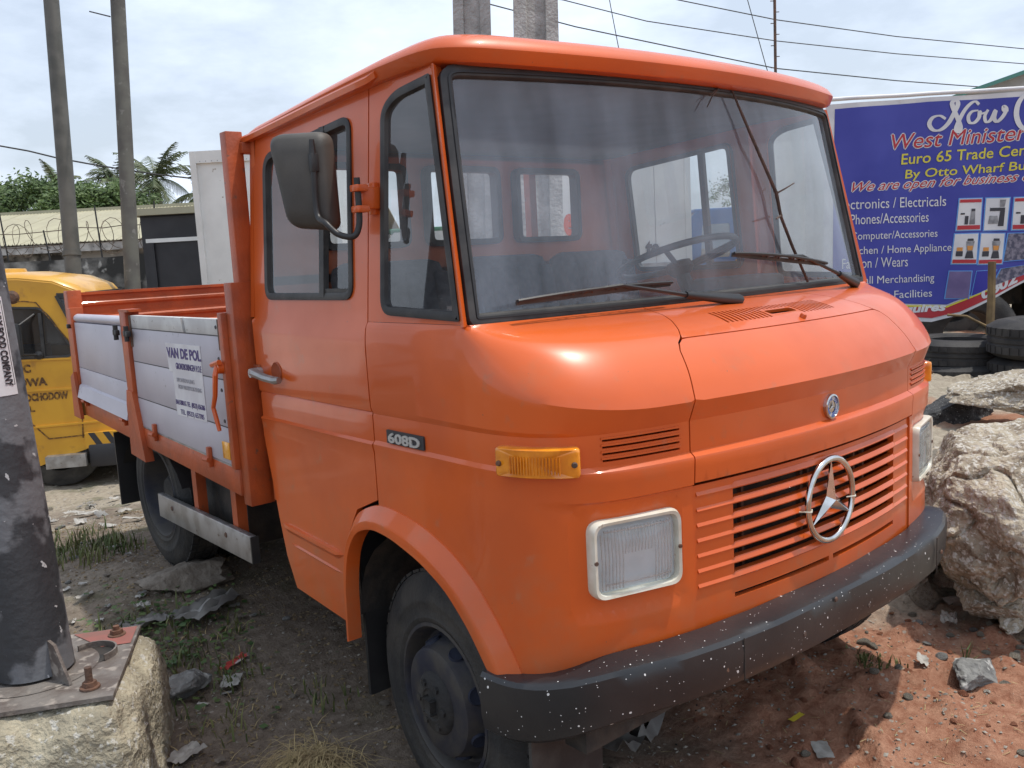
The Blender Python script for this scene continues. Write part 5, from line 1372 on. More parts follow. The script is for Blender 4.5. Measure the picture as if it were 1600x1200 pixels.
# trodden debris: countless bits
DEB = [mat('dead_leaf_bits', (.16, .11, .06), (.24, .18, .10), rough=.9, scale=9), mat('pale_chips', (.34, .31, .26), (.22, .20, .17), rough=.9, scale=9), mat('dark_bits', (.03, .028, .025), rough=.9)]
def debris(reg, n, seed, smin, smax, lab, mi):
    r = random.Random(seed); mb = MB()
    for _ in range(n):
        x = r.uniform(reg[0], reg[1]); y = r.uniform(reg[2], reg[3])
        if noise.noise(Vector((x*2.3, y*2.3, seed))) < r.uniform(-.5, .35): continue
        s = r.uniform(smin, smax); a = r.uniform(0, 6.3); p = Vector((x, y, gz_(x, y)+.002)); d = Vector((math.cos(a), math.sin(a), r.uniform(-.3, .5)))*s; w = Vector((-math.sin(a), math.cos(a), r.uniform(-.2, .5)))*s*r.uniform(.25, .9)
        k = Vector((0, 0, s*r.uniform(.1, .6))); mb.add([p-d, p-w*.8, p+d*.9, p+w, p+k], [(0, 1, 4), (1, 2, 4), (2, 3, 4), (3, 0, 4)])
    tag(mb.build('debris', DEB[mi], ang=None, rec=False), lab, 'debris', None, 'stuff')
debris((-2.2, -.4, .7, 5.2), 9000, 3, .003, .015, 'dead leaf bits trodden into the ground left of the truck', 0)
debris((-2.2, -.4, .7, 5.2), 4500, 4, .003, .010, 'pale chips scattered over the ground left of the truck', 1)
debris((-.7, 2.3, -.9, 1.2), 4500, 5, .002, .012, 'pale chips scattered over the red soil and gravel in front of the truck', 1)
debris((-.7, 2.3, -.9, 1.2), 1400, 6, .002, .008, 'dark bits scattered over the red soil in front of the truck', 2)
debris((-2.2, .2, 5.0, 8.5), 2500, 7, .006, .022, 'pale chips scattered over the sunlit ground behind the bed', 1)
# ================================================================= BACKGROUND
FR = Vector((CR[0], CR[1], 0)).normalized(); FD = Vector((_sy, _cy, 0))    # picture-right and away, both level
UPZ = Vector((0, 0, 1))
def up_pole(name, px, py0, lo_px, lo_py, depth, r, m, label, cat, n=14, square=False, flange=False, ztop=9.0):
    a = at(px, py0, depth); b = at(lo_px, lo_py, depth)
    d = (a-b).normalized(); zb = gz_(b.x, b.y)-.1; b0 = b+d*((zb-b.z)/d.z); a0 = b+d*((ztop-b.z)/d.z)
    t = thing(name, label, cat, b0)
    o = MB().tube([b0-b0, a0-b0], [r*1.04, r*.86], n).build('shaft', m, t) if not square else None
    if square:
        u = FR; w = FD; rings = []
        for q, s in ((b0-b0, 1.06), (a0-b0, .86)):
            pr = [(-1, -.7), (-.45, -.7), (-.40, -.5), (.40, -.5), (.45, -.7), (1, -.7), (1, .7), (-1, .7)]
            rings.append([q+u*x*r*s+w*y*r*s for x, y in pr])
        MB().sweep(rings).build('shaft', m, t, ang=20)
    if flange:
        q = b-b0; MB().tube([q+d*.30, q+d*.36], r*1.12, n).build('collar', m, t)
    return t
LPOLE = mat('weathered_pole_paint', (.075, .075, .066), (.11, .107, .095), rough=.7, scale=5, bump=.1, bscale=20)
LPOLE2 = mat('weathered_grey_pole', (.12, .118, .10), (.085, .08, .072), rough=.8, scale=4, c3=(.17, .165, .15), s3=12, th3=(.62, .7), bump=.1, bscale=20)
CPOLE = mat('weathered_concrete_pole', (.40, .39, .37), (.25, .245, .23), rough=.95, scale=6, contrast=(.38, .62), c3=(.34, .33, .30), s3=26, th3=(.6, .68), bump=.8, bscale=40)
up_pole('steel_pole', 80, 0, 116, 440, 10.5, .090, LPOLE, 'tall leaning grey steel pole behind the yellow truck, leftmost of the background poles', 'pole', 18, flange=True)
t2 = up_pole('steel_pole', 184, 0, 207, 440, 10.0, .084, LPOLE2, 'tall grey pole just left of the black trailer door', 'pole', 14)
up_pole('concrete_pole', 737, 0, 742, 200, 7.2, .150, CPOLE, 'left one of the twin concrete poles rising behind the cab', 'pole', square=True)
up_pole('concrete_pole', 836, 0, 840, 200, 7.0, .172, CPOLE, 'right, wider one of the twin concrete poles rising behind the cab', 'pole', square=True)

# boundary wall
BW = mat('mould_stained_wall', (.28, .27, .25), (.035, .034, .032), rough=.95, scale=1.7, contrast=(.40, .56), c3=(.42, .41, .38), s3=5, th3=(.60, .70), bump=.4, bscale=20)
WHW = mat('dirty_white_wall', (.44, .43, .41), (.25, .24, .23), rough=.9, scale=3, c3=(.1, .1, .095), s3=8, th3=(.6, .7), bump=.2, bscale=20)
def seg_wall(a, b, zt, zb, th, m, name, label, cat, kind=None):
    a = Vector(a); b = Vector(b); d = (b-a); L = d.length; d.normalize(); w = Vector((-d.y, d.x, 0))*th/2; n = int(L/.5)+1; rings = []
    for i in range(n+1):
        p = a+d*L*i/n; j = .03*noise.noise(p*1.3)
        rings.append([Vector((p.x, p.y, zb))-w, Vector((p.x, p.y, zb))+w, Vector((p.x, p.y, zt+j))+w, Vector((p.x, p.y, zt+j+.012))-w])
    return tag(MB().sweep(rings).build(name, m, ang=20), label, cat, None, kind)
wa = at(-260, 430, 17.0); wb = at(420, 400, 15.5); wa.z = wb.z = 0
seg_wall(wa, wb, 2.02, -.8, .22, BW, 'boundary_wall', 'mould-blackened boundary wall behind the two grey poles', 'wall')
# razor wire on top
VINE = mat('rusty_wire', (.12, .085, .06), (.07, .05, .035), rough=.9, scale=3)
WIRE = mat('dark_wire', (.03, .03, .03), rough=.7)
mb = MB(); dd = (wb-wa); L = dd.length; dd.normalize(); pts = []
for i in range(int(L/.33*14)):
    s = i*.33/14; a = 2*PI*i/14; c_ = wa+dd*s; rj = .30+.22*noise.noise(Vector((s*1.7, 0, 0)))
    pts.append(c_+Vector((0, 0, 2.42+.1*noise.noise(Vector((s, 5, 0)))))+UPZ*rj*math.sin(a)+Vector((-dd.y, dd.x, 0))*rj*math.cos(a)+dd*.30*math.sin(a*.37)+Vector((0, 0, .12*noise.noise(Vector((s*4, 1, 0))))))
mb.tube(pts, .006, 4)
for zz in (2.30, 2.55): mb.tube([wa+dd*L*i/20+UPZ*(zz+.05*noise.noise(Vector((i*.9, zz, 0)))) for i in range(21)], .009, 4)
rw_ = tag(mb.build('razor_wire', VINE, ang=None), 'coils of rusty razor wire along the top of the boundary wall', 'razor wire')
mb = MB()
for i in range(14):
    p = wa+dd*(L*i/13+.3*math.sin(i*5.)); mb.tube([p+UPZ*1.95, p+UPZ*(2.75+.2*math.sin(i*3.3))+dd*.08*math.sin(i*7)], .014, 5)
S(mb.build('wire_stake', WIRE), rw_)

# warehouse with cream sheet roof: every sheet a part
RS = mat('cream_roof_sheet', (.40, .375, .26), (.36, .335, .235), rough=.55, scale=1.5, c3=(.34, .27, .16), s3=2.5, th3=(.66, .8))
wh_ = thing('warehouse', 'long low warehouse with a cream corrugated roof behind the stained wall', 'building', (8, 28, 0))
WO = Vector((8, 28, 0))
e0 = at(-420, 397, 27); e1 = at(560, 371, 27); r0 = at(-420, 362, 33); r1 = at(560, 327, 33)
ze = (at(0, 385, 27).z+at(225, 372, 27).z)/2; zr_ = (at(0, 335, 33).z+at(325, 323, 33).z)/2
ed = Vector((e1.x-e0.x, e1.y-e0.y, 0)); EL = ed.length; ed.normalize(); inn_ = Vector((-ed.y, ed.x, 0)); 
if inn_.dot(FD) < 0: inn_ = -inn_
E0 = Vector((e0.x, e0.y, 0)); dpth = 6.0
nsh = 26; sw_ = EL/nsh
shm = None
for k in range(nsh):
    if shm is None:
        rings = []; nn_ = 24
        for i in range(nn_+1):
            s = sw_*1.01*i/nn_; w_ = .035*abs(math.sin(PI*i/2.0/2)) if False else .03*(1 if (i % 4) < 1 else 0)
            a = ed*s+UPZ*(ze+w_); b = ed*s+inn_*dpth+UPZ*(zr_+w_); rings.append([a, b, b-UPZ*.02, a-UPZ*.02])
        shm = MB().sweep(rings).mesh('roof_sheet', 20); shm.materials.append(RS)
    o = bpy.data.objects.new('roof_sheet', shm); col.objects.link(o); o.parent = wh_; o.location = E0+ed*sw_*k-WO+UPZ*(.004*(k % 2))
MB().bar(E0-WO+inn_*dpth+UPZ*(zr_+.03), E0+ed*EL-WO+inn_*dpth+UPZ*(zr_+.03), .3, .12).build('ridge_cap', RS, wh_)
MB().bar(E0-WO+inn_*.1+UPZ*(ze-.16), E0+ed*EL-WO+inn_*.1+UPZ*(ze-.16), .06, .24).build('fascia', WHW, wh_)
rings = [[E0-WO+ed*s+inn_*o_+UPZ*z for o_, z in ((.5, -1), (.5, ze-.05), (dpth*2, ze-.05), (dpth*2, -1))] for s in (0, EL)]
MB().sweep(rings).build('wall', BW, wh_)
rings = [[E0-WO+ed*s+inn_*o_+UPZ*z for o_, z in ((dpth, zr_), (dpth*2, ze), (dpth*2, ze-.05), (dpth, zr_-.05))] for s in (0, EL)]
MB().sweep(rings).build('rear_roof_slope', RS, wh_)

# ---------------- trees
BARK = mat('bark', (.10, .085, .065), (.06, .05, .04), rough=.95, scale=10, bump=.5)
LF1 = mat('mango_leaf', (.045, .085, .018), (.095, .15, .035), rough=.6, scale=1.2, contrast=(.4, .6))
PLF = mat('palm_leaf', (.045, .07, .025), (.10, .12, .045), rough=.55, scale=2)
def leaf_crown(mb, c, R, n, s, seed, flat=.7):
    r = random.Random(seed); clumps = []
    for _ in range(int(n/60)):
        d = Vector((r.gauss(0, 1), r.gauss(0, 1), r.gauss(.3, .8))).normalized(); clumps.append((c+Vector((d.x*R[0], d.y*R[1], d.z*R[2]*1.0))*r.uniform(.55, 1.0), r.uniform(.14, .30)*max(R)))
    for q, cr_ in clumps:
        for _ in range(60):
            p = q+Vector((r.gauss(0, .45), r.gauss(0, .45), r.gauss(0, .32)))*cr_; d = Vector((r.gauss(0, 1), r.gauss(0, 1), r.gauss(-.2, .5))).normalized()*s*r.uniform(.6, 1.4); w = d.orthogonal().normalized()*s*.38
            w.rotate(Matrix.Rotation(r.uniform(-.9, .9), 3, d))
            mb.add([p-d, p+w, p+d, p-w], [(0, 1, 2, 3)])
def broad_tree(base, c, R, n, s, seed, label, group=None):
    t = thing('broadleaf_tree', label, 'tree', base, group); mb = MB(); leaf_crown(mb, Vector(c)-Vector(base), R, n, s, seed); mb.build('crown', LF1, t, ang=None, rec=False)
    mb = MB(); h = (Vector(c)-Vector(base)); mb.tube([(0, 0, 0), h*.35, h*.7], [.35, .28, .2], 8)
    for k in range(6):
        a = k*PI/3; mb.tube([h*.4, h*.8+Vector((math.cos(a)*R[0]*.6, math.sin(a)*R[1]*.6, R[2]*.2))], [.16, .05], 6)
    mb.build('trunk', BARK, t); return t
for i, (px, py, dp, R, seed, n, lab) in enumerate(((70, 345, 46, (3.1, 3.1, 1.55), 2, 12000, 'wide dark green tree crown above the warehouse roof at the left edge'),
                              (165, 348, 44, (2.4, 2.4, 1.45), 5, 10000, 'bushy mid-green tree between the two leaning poles'),
                              (-20, 340, 50, (2.4, 2.4, 1.6), 7, 6000, 'darker tree partly cut by the left edge of the picture'),
                              (120, 350, 43, (1.7, 1.7, 1.15), 9, 6000, 'small rounded tree behind the first leaning pole'))):
    c_ = at(px, py-18, dp); broad_tree((c_.x, c_.y, -.4), c_, R, n, .13, seed, lab)
def palm(px, py, dp, size, seed, label, droop=1.0):
    c_ = at(px, py, dp); r = random.Random(seed); base = Vector((c_.x+.3, c_.y, -.4)); t = thing('coconut_palm', label, 'palm tree', base, 'coconut palms behind the warehouse'); C_ = c_-base
    MB().tube([(0, 0, 0), C_*.5+Vector((.15, 0, 0)), C_], [.22, .17, .14], 8).build('trunk', BARK, t)
    for k in range(22):
        a = 2*PI*k/22+r.uniform(-.15, .15); el = r.choice((1.15, .8, .5, .2, -.1, -.4))+r.uniform(-.15, .15); L = size*r.uniform(.8, 1.1); pts = []; d = Vector((math.cos(a)*math.cos(el), math.sin(a)*math.cos(el), math.sin(el))); p = C_.copy(); mb = MB()
        for i in range(15):
            pts.append(p.copy()); p = p+d*L/14; d = (d+Vector((0, 0, -.085*droop))).normalized()
        mb.tube(pts, [.035*(1-i/16) for i in range(15)], 4)
        for i in range(2, 15):
            q = pts[i]; dr = (pts[i]-pts[i-1]).normalized(); sd = dr.cross(UPZ)
            if sd.length < .1: sd = Vector((1, 0, 0))
            sd.normalize(); ll = size*.30*(math.sin(PI*(i/15)**.7)*.9+.15)
            for s in (-1, 1):
                for e in (0, .5):
                    q2 = q-dr*L/14*e; tip = q2+sd*s*ll*.75+dr*ll*.5+Vector((0, 0, -ll*.55*r.uniform(.6, 1.3))); w = dr*.035
                    mb.add([q2-w, q2+w, tip+w*.3, tip-w*.3], [(0, 1, 2, 3)])
        mb.build('frond', PLF, t, ang=None, rec=False)
palm(243, 280, 48, 2.5, 1, 'largest coconut palm standing just right of the second leaning pole')
palm(182, 284, 52, 2.3, 2, 'coconut palm between the leaning poles, partly hidden by the second')
palm(318, 303, 50, 2.0, 3, 'coconut palm peeking out beside the white box truck')
palm(88, 288, 62, 1.9, 4, 'small distant palm top behind the first leaning pole')
# bare tree seen through the far door window
def bare_tree(px, py, dp, h, label):
    c_ = at(px, py, dp); base = Vector((c_.x, c_.y, -.3)); t = thing('bare_tree', label, 'tree', base); mb = MB(); r = random.Random(4); C_ = c_-base
    def br(p, d, L, rad, k):
        q = p+d*L; mb.tube([p, q], [rad, rad*.7], 4)
        if k:
            for _ in range(3):
                dd2 = (d+Vector((r.gauss(0, .5), r.gauss(0, .5), r.gauss(0, .35)))).normalized(); br(q, dd2, L*.72, rad*.62, k-1)
    br(Vector((0, 0, 0)), Vector((0, 0, 1)), C_.z*.55, .14, 0); br(Vector((0, 0, C_.z*.55)), Vector((0, 0, 1)), h*.28, .09, 5)
    mb.build('trunk', BARK, t)
    mb2 = MB(); leaf_crown(mb2, C_, (h*.45, h*.45, h*.3), 1500, .06, 6); mb2.build('crown', LF1, t, ang=None, rec=False); return t
bare_tree(1160, 305, 38, 3.2, 'thin scrubby tree seen through the far door window')

# ================================================================= VEHICLES BEHIND
class Veh:
    def __init__(s, name, label, cat, org, fw, group=None):
        s.t = thing(name, label, cat, org, group); s.fw = Vector(fw).normalized(); s.rt = Vector((-s.fw.y, s.fw.x, 0))*-1; s.org = Vector(org)
    def P(s, f, r, z): return s.fw*f+s.rt*r+Vector((0, 0, z))
    def box(s, name, f, r, z, m, parent=None, bev=0):
        mtx = Matrix.Identity(4); mtx.col[0][:3] = s.fw; mtx.col[1][:3] = s.rt; mtx.col[2][:3] = UPZ
        return MB().box((f[0], r[0], z[0]), (f[1], r[1], z[1]), mtx, bev).build(name, m, parent or s.t)
    def wheel(s, f, r, rad, w, parent=None):
        c = s.P(f, r, rad); o = MB().lathe([(rad*.58, -w/2), (rad*.8, -w*.52), (rad*.97, -w*.4), (rad, 0), (rad*.97, w*.4), (rad*.8, w*.52), (rad*.58, w/2)], c, s.rt, 28, closed=True).build('wheel', RUBBER, s.t)
        S(MB().lathe([(rad*.6, w*.4), (rad*.45, w*.1), (rad*.2, w*.25), (0, w*.25)], c, s.rt*(1 if r > 0 else -1), 20).build('rim', STEEL), o); return o
YEL = mat('yellow_vehicle_paint', (.66, .34, .025), (.58, .29, .022), rough=.35, scale=3, coat=.3, c3=(.45, .22, .03), s3=8, th3=(.64, .75))
WHP = mat('white_vehicle_paint', (.78, .78, .76), (.68, .68, .66), rough=.45, scale=2, c3=(.32, .26, .2), s3=9, th3=(.70, .76))
BLKP = mat('black_trailer_panel', (.018, .018, .022), (.03, .03, .035), rough=.5, scale=2)
DGL = glass('dark_vehicle_glass', (.30, .33, .35), film=.12, filmcol=(.25, .25, .25), refl=1.2)
BLUEP = mat('blue_vehicle_paint', (.04, .13, .33), (.05, .16, .38), rough=.35, scale=3, coat=.3)
TXT = mat('brown_stencil_paint', (.10, .045, .015), (.30, .15, .02), rough=.7, scale=40, contrast=(.5, .6))
# ---- yellow truck : local f forward = picture right, r positive = toward the viewer
DY = 9.0; k_ = DY/FPX
def yl(px, py):    # picture -> (f, z) on the truck's near side
    p = at(px, py, DY); return ((p-Y0).dot(FR), p.z-Y0.z)
YR = 12*PI/180; YF = FR*math.cos(YR)+FD*math.sin(YR)
Y0 = at(190, 745, DY); Y0.z = gz_(Y0.x, Y0.y)-.0
y = Veh('yellow_truck', 'yellow flat-nosed truck with stencilled lettering on its door, parked behind the bed', 'truck', Y0, YF); y.rt = -(FD*math.cos(YR)-FR*math.sin(YR))
def yprism(poly, r0, r1): return MB().prism([yl(*p) for p in poly], lambda p: y.P(p[0], r0, p[1]), lambda p: y.P(p[0], r1, p[1]))
side = [(-110, 446), (-60, 436), (60, 433), (108, 438), (142, 452), (151, 463), (116, 463), (158, 562), (212, 575), (222, 620), (222, 680), (165, 690), (75, 722), (-40, 730), (-110, 730)]
def yskin(name, poly, holes, r, m, thick=.03, parent=None):
    P2 = [yl(*p) for p in poly]; H2 = [[yl(*p) for p in h] for h in holes]
    mp = lambda u, v: y.P(u, r, v)
    return skin_obj(name, m, parent or y.t, P2, H2, mp, .25, thick, flip=False)
winp = [(22, 477), (88, 478), (100, 490), (134, 545), (126, 553), (20, 556)]
wpoly = [yl(*p) for p in winp]; wpr = rpoly(wpoly, .035, 4)
bodyp = [yl(*p) for p in side]
# side skins near and far, then roof/front strip
for r_, th in ((0, .03), (-1.75, -.03)):
    mp = (lambda rr: (lambda u, v: y.P(u, rr, v)))(r_)
    nm = 'cab_side'
    o = skin_obj(nm, YEL, y.t, bodyp, [wpr], mp, .3, th)
    rgm = ring_on(wpr, mp, [(0, -.01), (-.008, .008), (.012, .008), (.016, -.01)], .08); S(rgm.build('rubber_seal', RUBBER), o)
    S(skin(wpr, [], mp, .5, 0, off=-.01).build('window_pane', DGL, ang=None, rec=False), o)
rings = []
top_poly = side[:6]
for p in [(-110, 446), (-60, 436), (60, 433), (108, 438), (142, 452), (152, 464)]:
    f, z = yl(*p); rings.append([y.P(f, rr, z+dz) for rr, dz in ((.004, -.02), (-.02, .02), (-.10, .045), (-.6, .06), (-1.15, .06), (-1.65, .045), (-1.73, .02), (-1.754, -.02))])
MB().sweep(rings, closed_ring=False).build('roof', YEL, y.t, ang=60)
f0, z0 = yl(152, 464); f1, z1 = yl(198, 568)
mb = MB().add([y.P(f0, -.10, z0), y.P(f1, -.06, z1), y.P(f1, -1.69, z1), y.P(f0, -1.65, z0)], [(0, 1, 2, 3)]); mb.build('windscreen', DGL, y.t, ang=None)
for rr in (-.05, -1.70):
    MB().bar(y.P(f0, rr, z0), y.P(f1, rr, z1), .10, .05).build('windscreen_pillar', YEL, y.t)
MB().bar(y.P(f0+.01, -.1, z0+.02), y.P(f0+.01, -1.65, z0+.02), .04, .08).build('visor_trim', RUBBER, y.t)
f2, z2 = yl(222, 620); f3, z3 = yl(222, 680)
MB().add([y.P(f1, 0, z1), y.P(f2, 0, z2), y.P(f3, 0, z3), y.P(f1, -1.75, z1), y.P(f2, -1.75, z2), y.P(f3, -1.75, z3)], [(0, 1, 4, 3), (1, 2, 5, 4)]).build('front_panel', YEL, y.t, ang=None)
def yline(pts, w=.012, m=None, name='door_seam', off=.003):
    q = [yl(*p) for p in pts]; mb = MB()
    for i in range(len(q)-1):
        mb.bar(y.P(q[i][0], off, q[i][1]), y.P(q[i+1][0], off, q[i+1][1]), w, w)
    return mb.build(name, m or TXT, y.t, ang=None)
yline([(-20, 470), (68, 468), (84, 470), (150, 562), (140, 600), (138, 680)], .010); yline([(62, 650), (90, 680), (140, 676)], .010)
yline([(20, 560), (112, 556), (148, 556)], .018, YEL, 'pressed_crease', .006); yline([(30, 606), (140, 602)], .018, YEL, 'pressed_crease', .006); yline([(60, 662), (165, 655)], .018, YEL, 'pressed_crease', .006)
S_ = yline([(88, 486), (90, 552)], .03, RUBBER, 'window_bar', -.004)
def ytext(body, px, py, wpx, hpx, bold=.004):
    f, z = yl(px, py); mp = lambda u, v: y.P(u, 0, v)
    o = text_on('lettering', body, TXT, None, mp, f, z, hpx*k_, width=wpx*k_, height=hpx*k_, off=.004, bold=bold, cx='LEFT'); o.parent = y.t
ytext('OC', 48, 577, 23, 13); ytext('OWA', 51, 598, 42, 13); ytext('NOCHODOW', 52, 621, 69, 12); ytext('EL.', 59, 637, 14, 9)
mb = MB(); f, z = yl(52, 462); mb.lathe([(0, .03), (.04, .025), (.065, 0)], y.P(f, 0, z), y.rt, 16); mb.build('side_lamp', RUST, y.t)
f, z = yl(20, 436); MB().lathe([(0, .06), (.17, .05), (.2, -.02)], y.P(f, -.6, z+.05), UPZ, 20).build('roof_vent', YEL, y.t)
MB().add([y.P(*a_) for a_ in [(yl(114, 462)[0], -.002, yl(114, 462)[1]), (yl(150, 464)[0], -.06, yl(150, 464)[1]), (yl(196, 564)[0], -.04, yl(196, 564)[1]), (yl(158, 562)[0], -.002, yl(158, 562)[1])]], [(0, 1, 2, 3)]).build('side_windscreen', DGL, y.t, ang=None)
yline([(113, 460), (157, 560)], .03, RUBBER, 'windscreen_seal', .004); yline([(113, 460), (150, 460)], .05, RUBBER, 'windscreen_seal', -.02)
# mirror
f, z = yl(58, 525); q = y.P(f, .16, z)
mm = MB().box(tuple(q+Vector((-.04, -.04, -.16))), tuple(q+Vector((.05, .05, .16))), bev=.02).build('door_mirror', BLACKP, y.t)
fa_, za = yl(80, 488); fb_, zb_ = yl(84, 550)
S(MB().tube([y.P(fa_, 0, za), y.P(f+.06, .16, z+.14), y.P(f+.06, .16, z-.14), y.P(fb_, 0, zb_)], .012, 6).lathe([(0, .05), (.04, .03), (.045, 0)], y.P(fb_, 0, zb_), y.rt, 12).build('mirror_arm', BLACKP), mm)
# bumper and step with hazard stripes
f0_, zt_ = yl(146, 690); f1_, zb2 = yl(230, 722)
y.box('bumper', (f0_, f1_), (-1.8, .06), (zb2, zt_), BLKP, bev=.02)
hz0, hz1 = yl(142, 672), yl(196, 692)
hzp = MB(); st0 = y.box('hazard_board', (hz0[0], hz1[0]+.1), (-.02, .05), (hz1[1], hz0[1]), YEL)
for k in range(3):
    a = hz0[0]+.03+k*.135; S(MB().add([y.P(a, .053, hz0[1]), y.P(a+.06, .053, hz0[1]), y.P(a+.14, .053, hz1[1]), y.P(a+.08, .053, hz1[1])], [(0, 1, 2, 3)]).build('hazard_stripe', BLACKINK, ang=None), st0)
f0_, zt_ = yl(70, 690); f1_, zb2 = yl(142, 716); y.box('lower_skirt', (f0_-1.4, f1_), (-1.7, -.03), (zb2, zt_), BLKP)
f0_, zt_ = yl(86, 706); f1_, zb2 = yl(144, 722); y.box('step', (f0_, f1_), (-.1, .10), (zb2, zt_), STEEL)
y.wheel(-.55, -.16, .40, .24); y.wheel(-.55, -1.58, .40, .24)
y.box('cab_rear', (bodyp[0][0], bodyp[0][0]+.03), (-1.73, -.02), (.15, bodyp[0][1]-.02), YEL)
y.box('seat', (-1.3, -.9), (-1.5, -.3), (.6, 1.35), SEATF); y.box('chassis', (-3.5, .1), (-1.3, -.5), (.25, .5), CHASSIS)
cb = y.box('cargo_body', (-4.2, bodyp[0][0]-.08), (-1.78, .02), (.45, 1.0), YEL); y.wheel(-3.4, -.16, .40, .24); y.wheel(-3.4, -1.58, .40, .24)

# ---- black trailer
p0 = at(229, 452, 14.0); p0.z = 0; b_ = Veh('black_trailer', 'black-panelled box trailer with a white horizontal rail behind the second leaning pole', 'trailer', p0, FR); b_.rt = -FD
ztop = at(229, 338, 14).z
b_.box('box_body', (0, 3.0), (-3.5, -.04), (.6, ztop), BLKP); b_.box('rear_door', (.02, 2.96), (-.04, 0), (.65, ztop-.03), BLKP)
zr2 = at(235, 377, 14).z; b_.box('white_rail', (.08, 2.9), (0, .03), (zr2-.03, zr2+.03), WHP); b_.box('top_cap', (-.15, 3.05), (-3.5, .10), (ztop, ztop+.10), RS); b_.box('door_post', (.10, .20), (0, .04), (.6, zr2-.04), BLKP)
b_.box('chassis', (.4, 2.6), (-3.4, -.3), (.35, .6), CHASSIS)
for f in (.5, 2.5): b_.wheel(f, -.6, .42, .25)
# ---- white box trucks
def box_truck(px, pytop, dp, w, label, lft=True, zt=None, m=WHP, depth=4.0):
    p = at(px, 450, dp); zt = zt or at(px, pytop, dp).z; p.z = gz_(p.x, p.y); v = Veh('box_truck', label, 'truck', p, FR); v.rt = -FD; zt -= p.z
    v.box('cargo_box', (.05, w-.05), (-depth, -.02), (.85, zt-.05), m); v.box('corner_post', (0, .07), (-.05, .02), (.8, zt), m); v.box('corner_post', (w-.07, w), (-.05, .02), (.8, zt), m)
    v.box('top_rail', (.07, w-.07), (-.05, .015), (zt-.14, zt), m); v.box('bottom_rail', (.07, w-.07), (-.05, .015), (.8, .92), STEEL)
    for i in range(1, 4): v.box('panel_joint', (w*i/4-.004, w*i/4+.004), (-.02, -.016), (.92, zt-.14), STEEL)
    mb = MB()
    mtx = Matrix.Identity(4); mtx.col[0][:3] = v.fw; mtx.col[1][:3] = v.rt; mtx.col[2][:3] = UPZ
    for i in range(int((w-.2)/.07)): mb.lathe([(0, .003), (.006, .002), (.007, 0)], v.P(.12+i*.07, .015, zt-.12), v.rt, 6)
    mb.build('rivet_row', STEEL, v.t)
    v.box('chassis', (.3, w-.3), (-depth, -.2), (.5, .8), CHASSIS)
    for f in (.35, w-.35):
        for rr in (-.8, -depth+.6): v.wheel(f, rr, .42, .26)
    return v, zt
v1, _ = box_truck(317, 240, 11.0, 1.75, 'white box truck standing behind the headboard of the orange bed')
v2, zt2 = box_truck(862, 0, 11.5, 1.80, 'white box truck with a red letter seen through the cab windows', zt=3.35)
mpv = lambda u, v: v2.P(u, 0, v)
REDT = mat('red_lettering', (.62, .10, .05), rough=.5)
def v2t(body, px, py, h, m):
    q = at(px, py, 11.5)-v2.org; f = q.dot(FR); o = text_on('lettering', body, m, None, mpv, f, q.z, h, height=h, off=-.012+.02, bold=.012); o.parent = v2.t
v2t('e', 889, 366, .28, REDT); v2t('te', 1019, 398, .20, BLACKINK)
# blue truck
p = at(1082, 450, 14.5); p.z = gz_(p.x, p.y)
bt = Veh('blue_truck', 'blue truck cab with yellow door panels seen through the far door window', 'truck', p, FR); bt.rt = -FD
zt = at(1090, 330, 14.5).z-p.z
cabp = [(0, .6), (1.55, .6), (1.55, 1.5), (1.42, zt-.12), (1.2, zt), (.1, zt), (0, zt-.1)]
wn = rpoly([(.15, zt-.75), (.62, zt-.75), (.62, zt-.22), (.18, zt-.22)], .04); wn2 = rpoly([(.75, zt-.75), (1.38, zt-.75), (1.30, zt-.22), (.75, zt-.22)], .04)
mpb = lambda u, v: bt.P(u, 0, v)
o = skin_obj('cab_side', BLUEP, bt.t, cabp, [wn, wn2], mpb, .4, .04)
for w_ in (wn, wn2): S(skin(w_, [], mpb, .5, 0, off=-.01).build('window_pane', DGL, ang=None, rec=False), o)
bt.box('roof', (.06, 1.3), (-1.9, -.02), (zt-.04, zt+.03), BLUEP, bev=.02); bt.box('door_panel', (.70, 1.48), (.001, .02), (.75, zt-.80), YEL); bt.box('rear_panel', (.0, .04), (-1.9, -.04), (.6, zt-.1), BLUEP)
bt.box('front_panel', (1.5, 1.55), (-1.9, -.04), (.6, 1.5), BLUEP)
bt.box('chassis', (-1.5, 1.5), (-1.6, -.2), (.4, .6), CHASSIS); bt.wheel(.9, -.15, .42, .25); bt.wheel(-1.0, -.15, .42, .25); bt.wheel(.9, -1.7, .42, .25)
bt.box('cargo_bed', (-2.2, -.1), (-1.9, 0), (.7, 1.1), BLUEP)
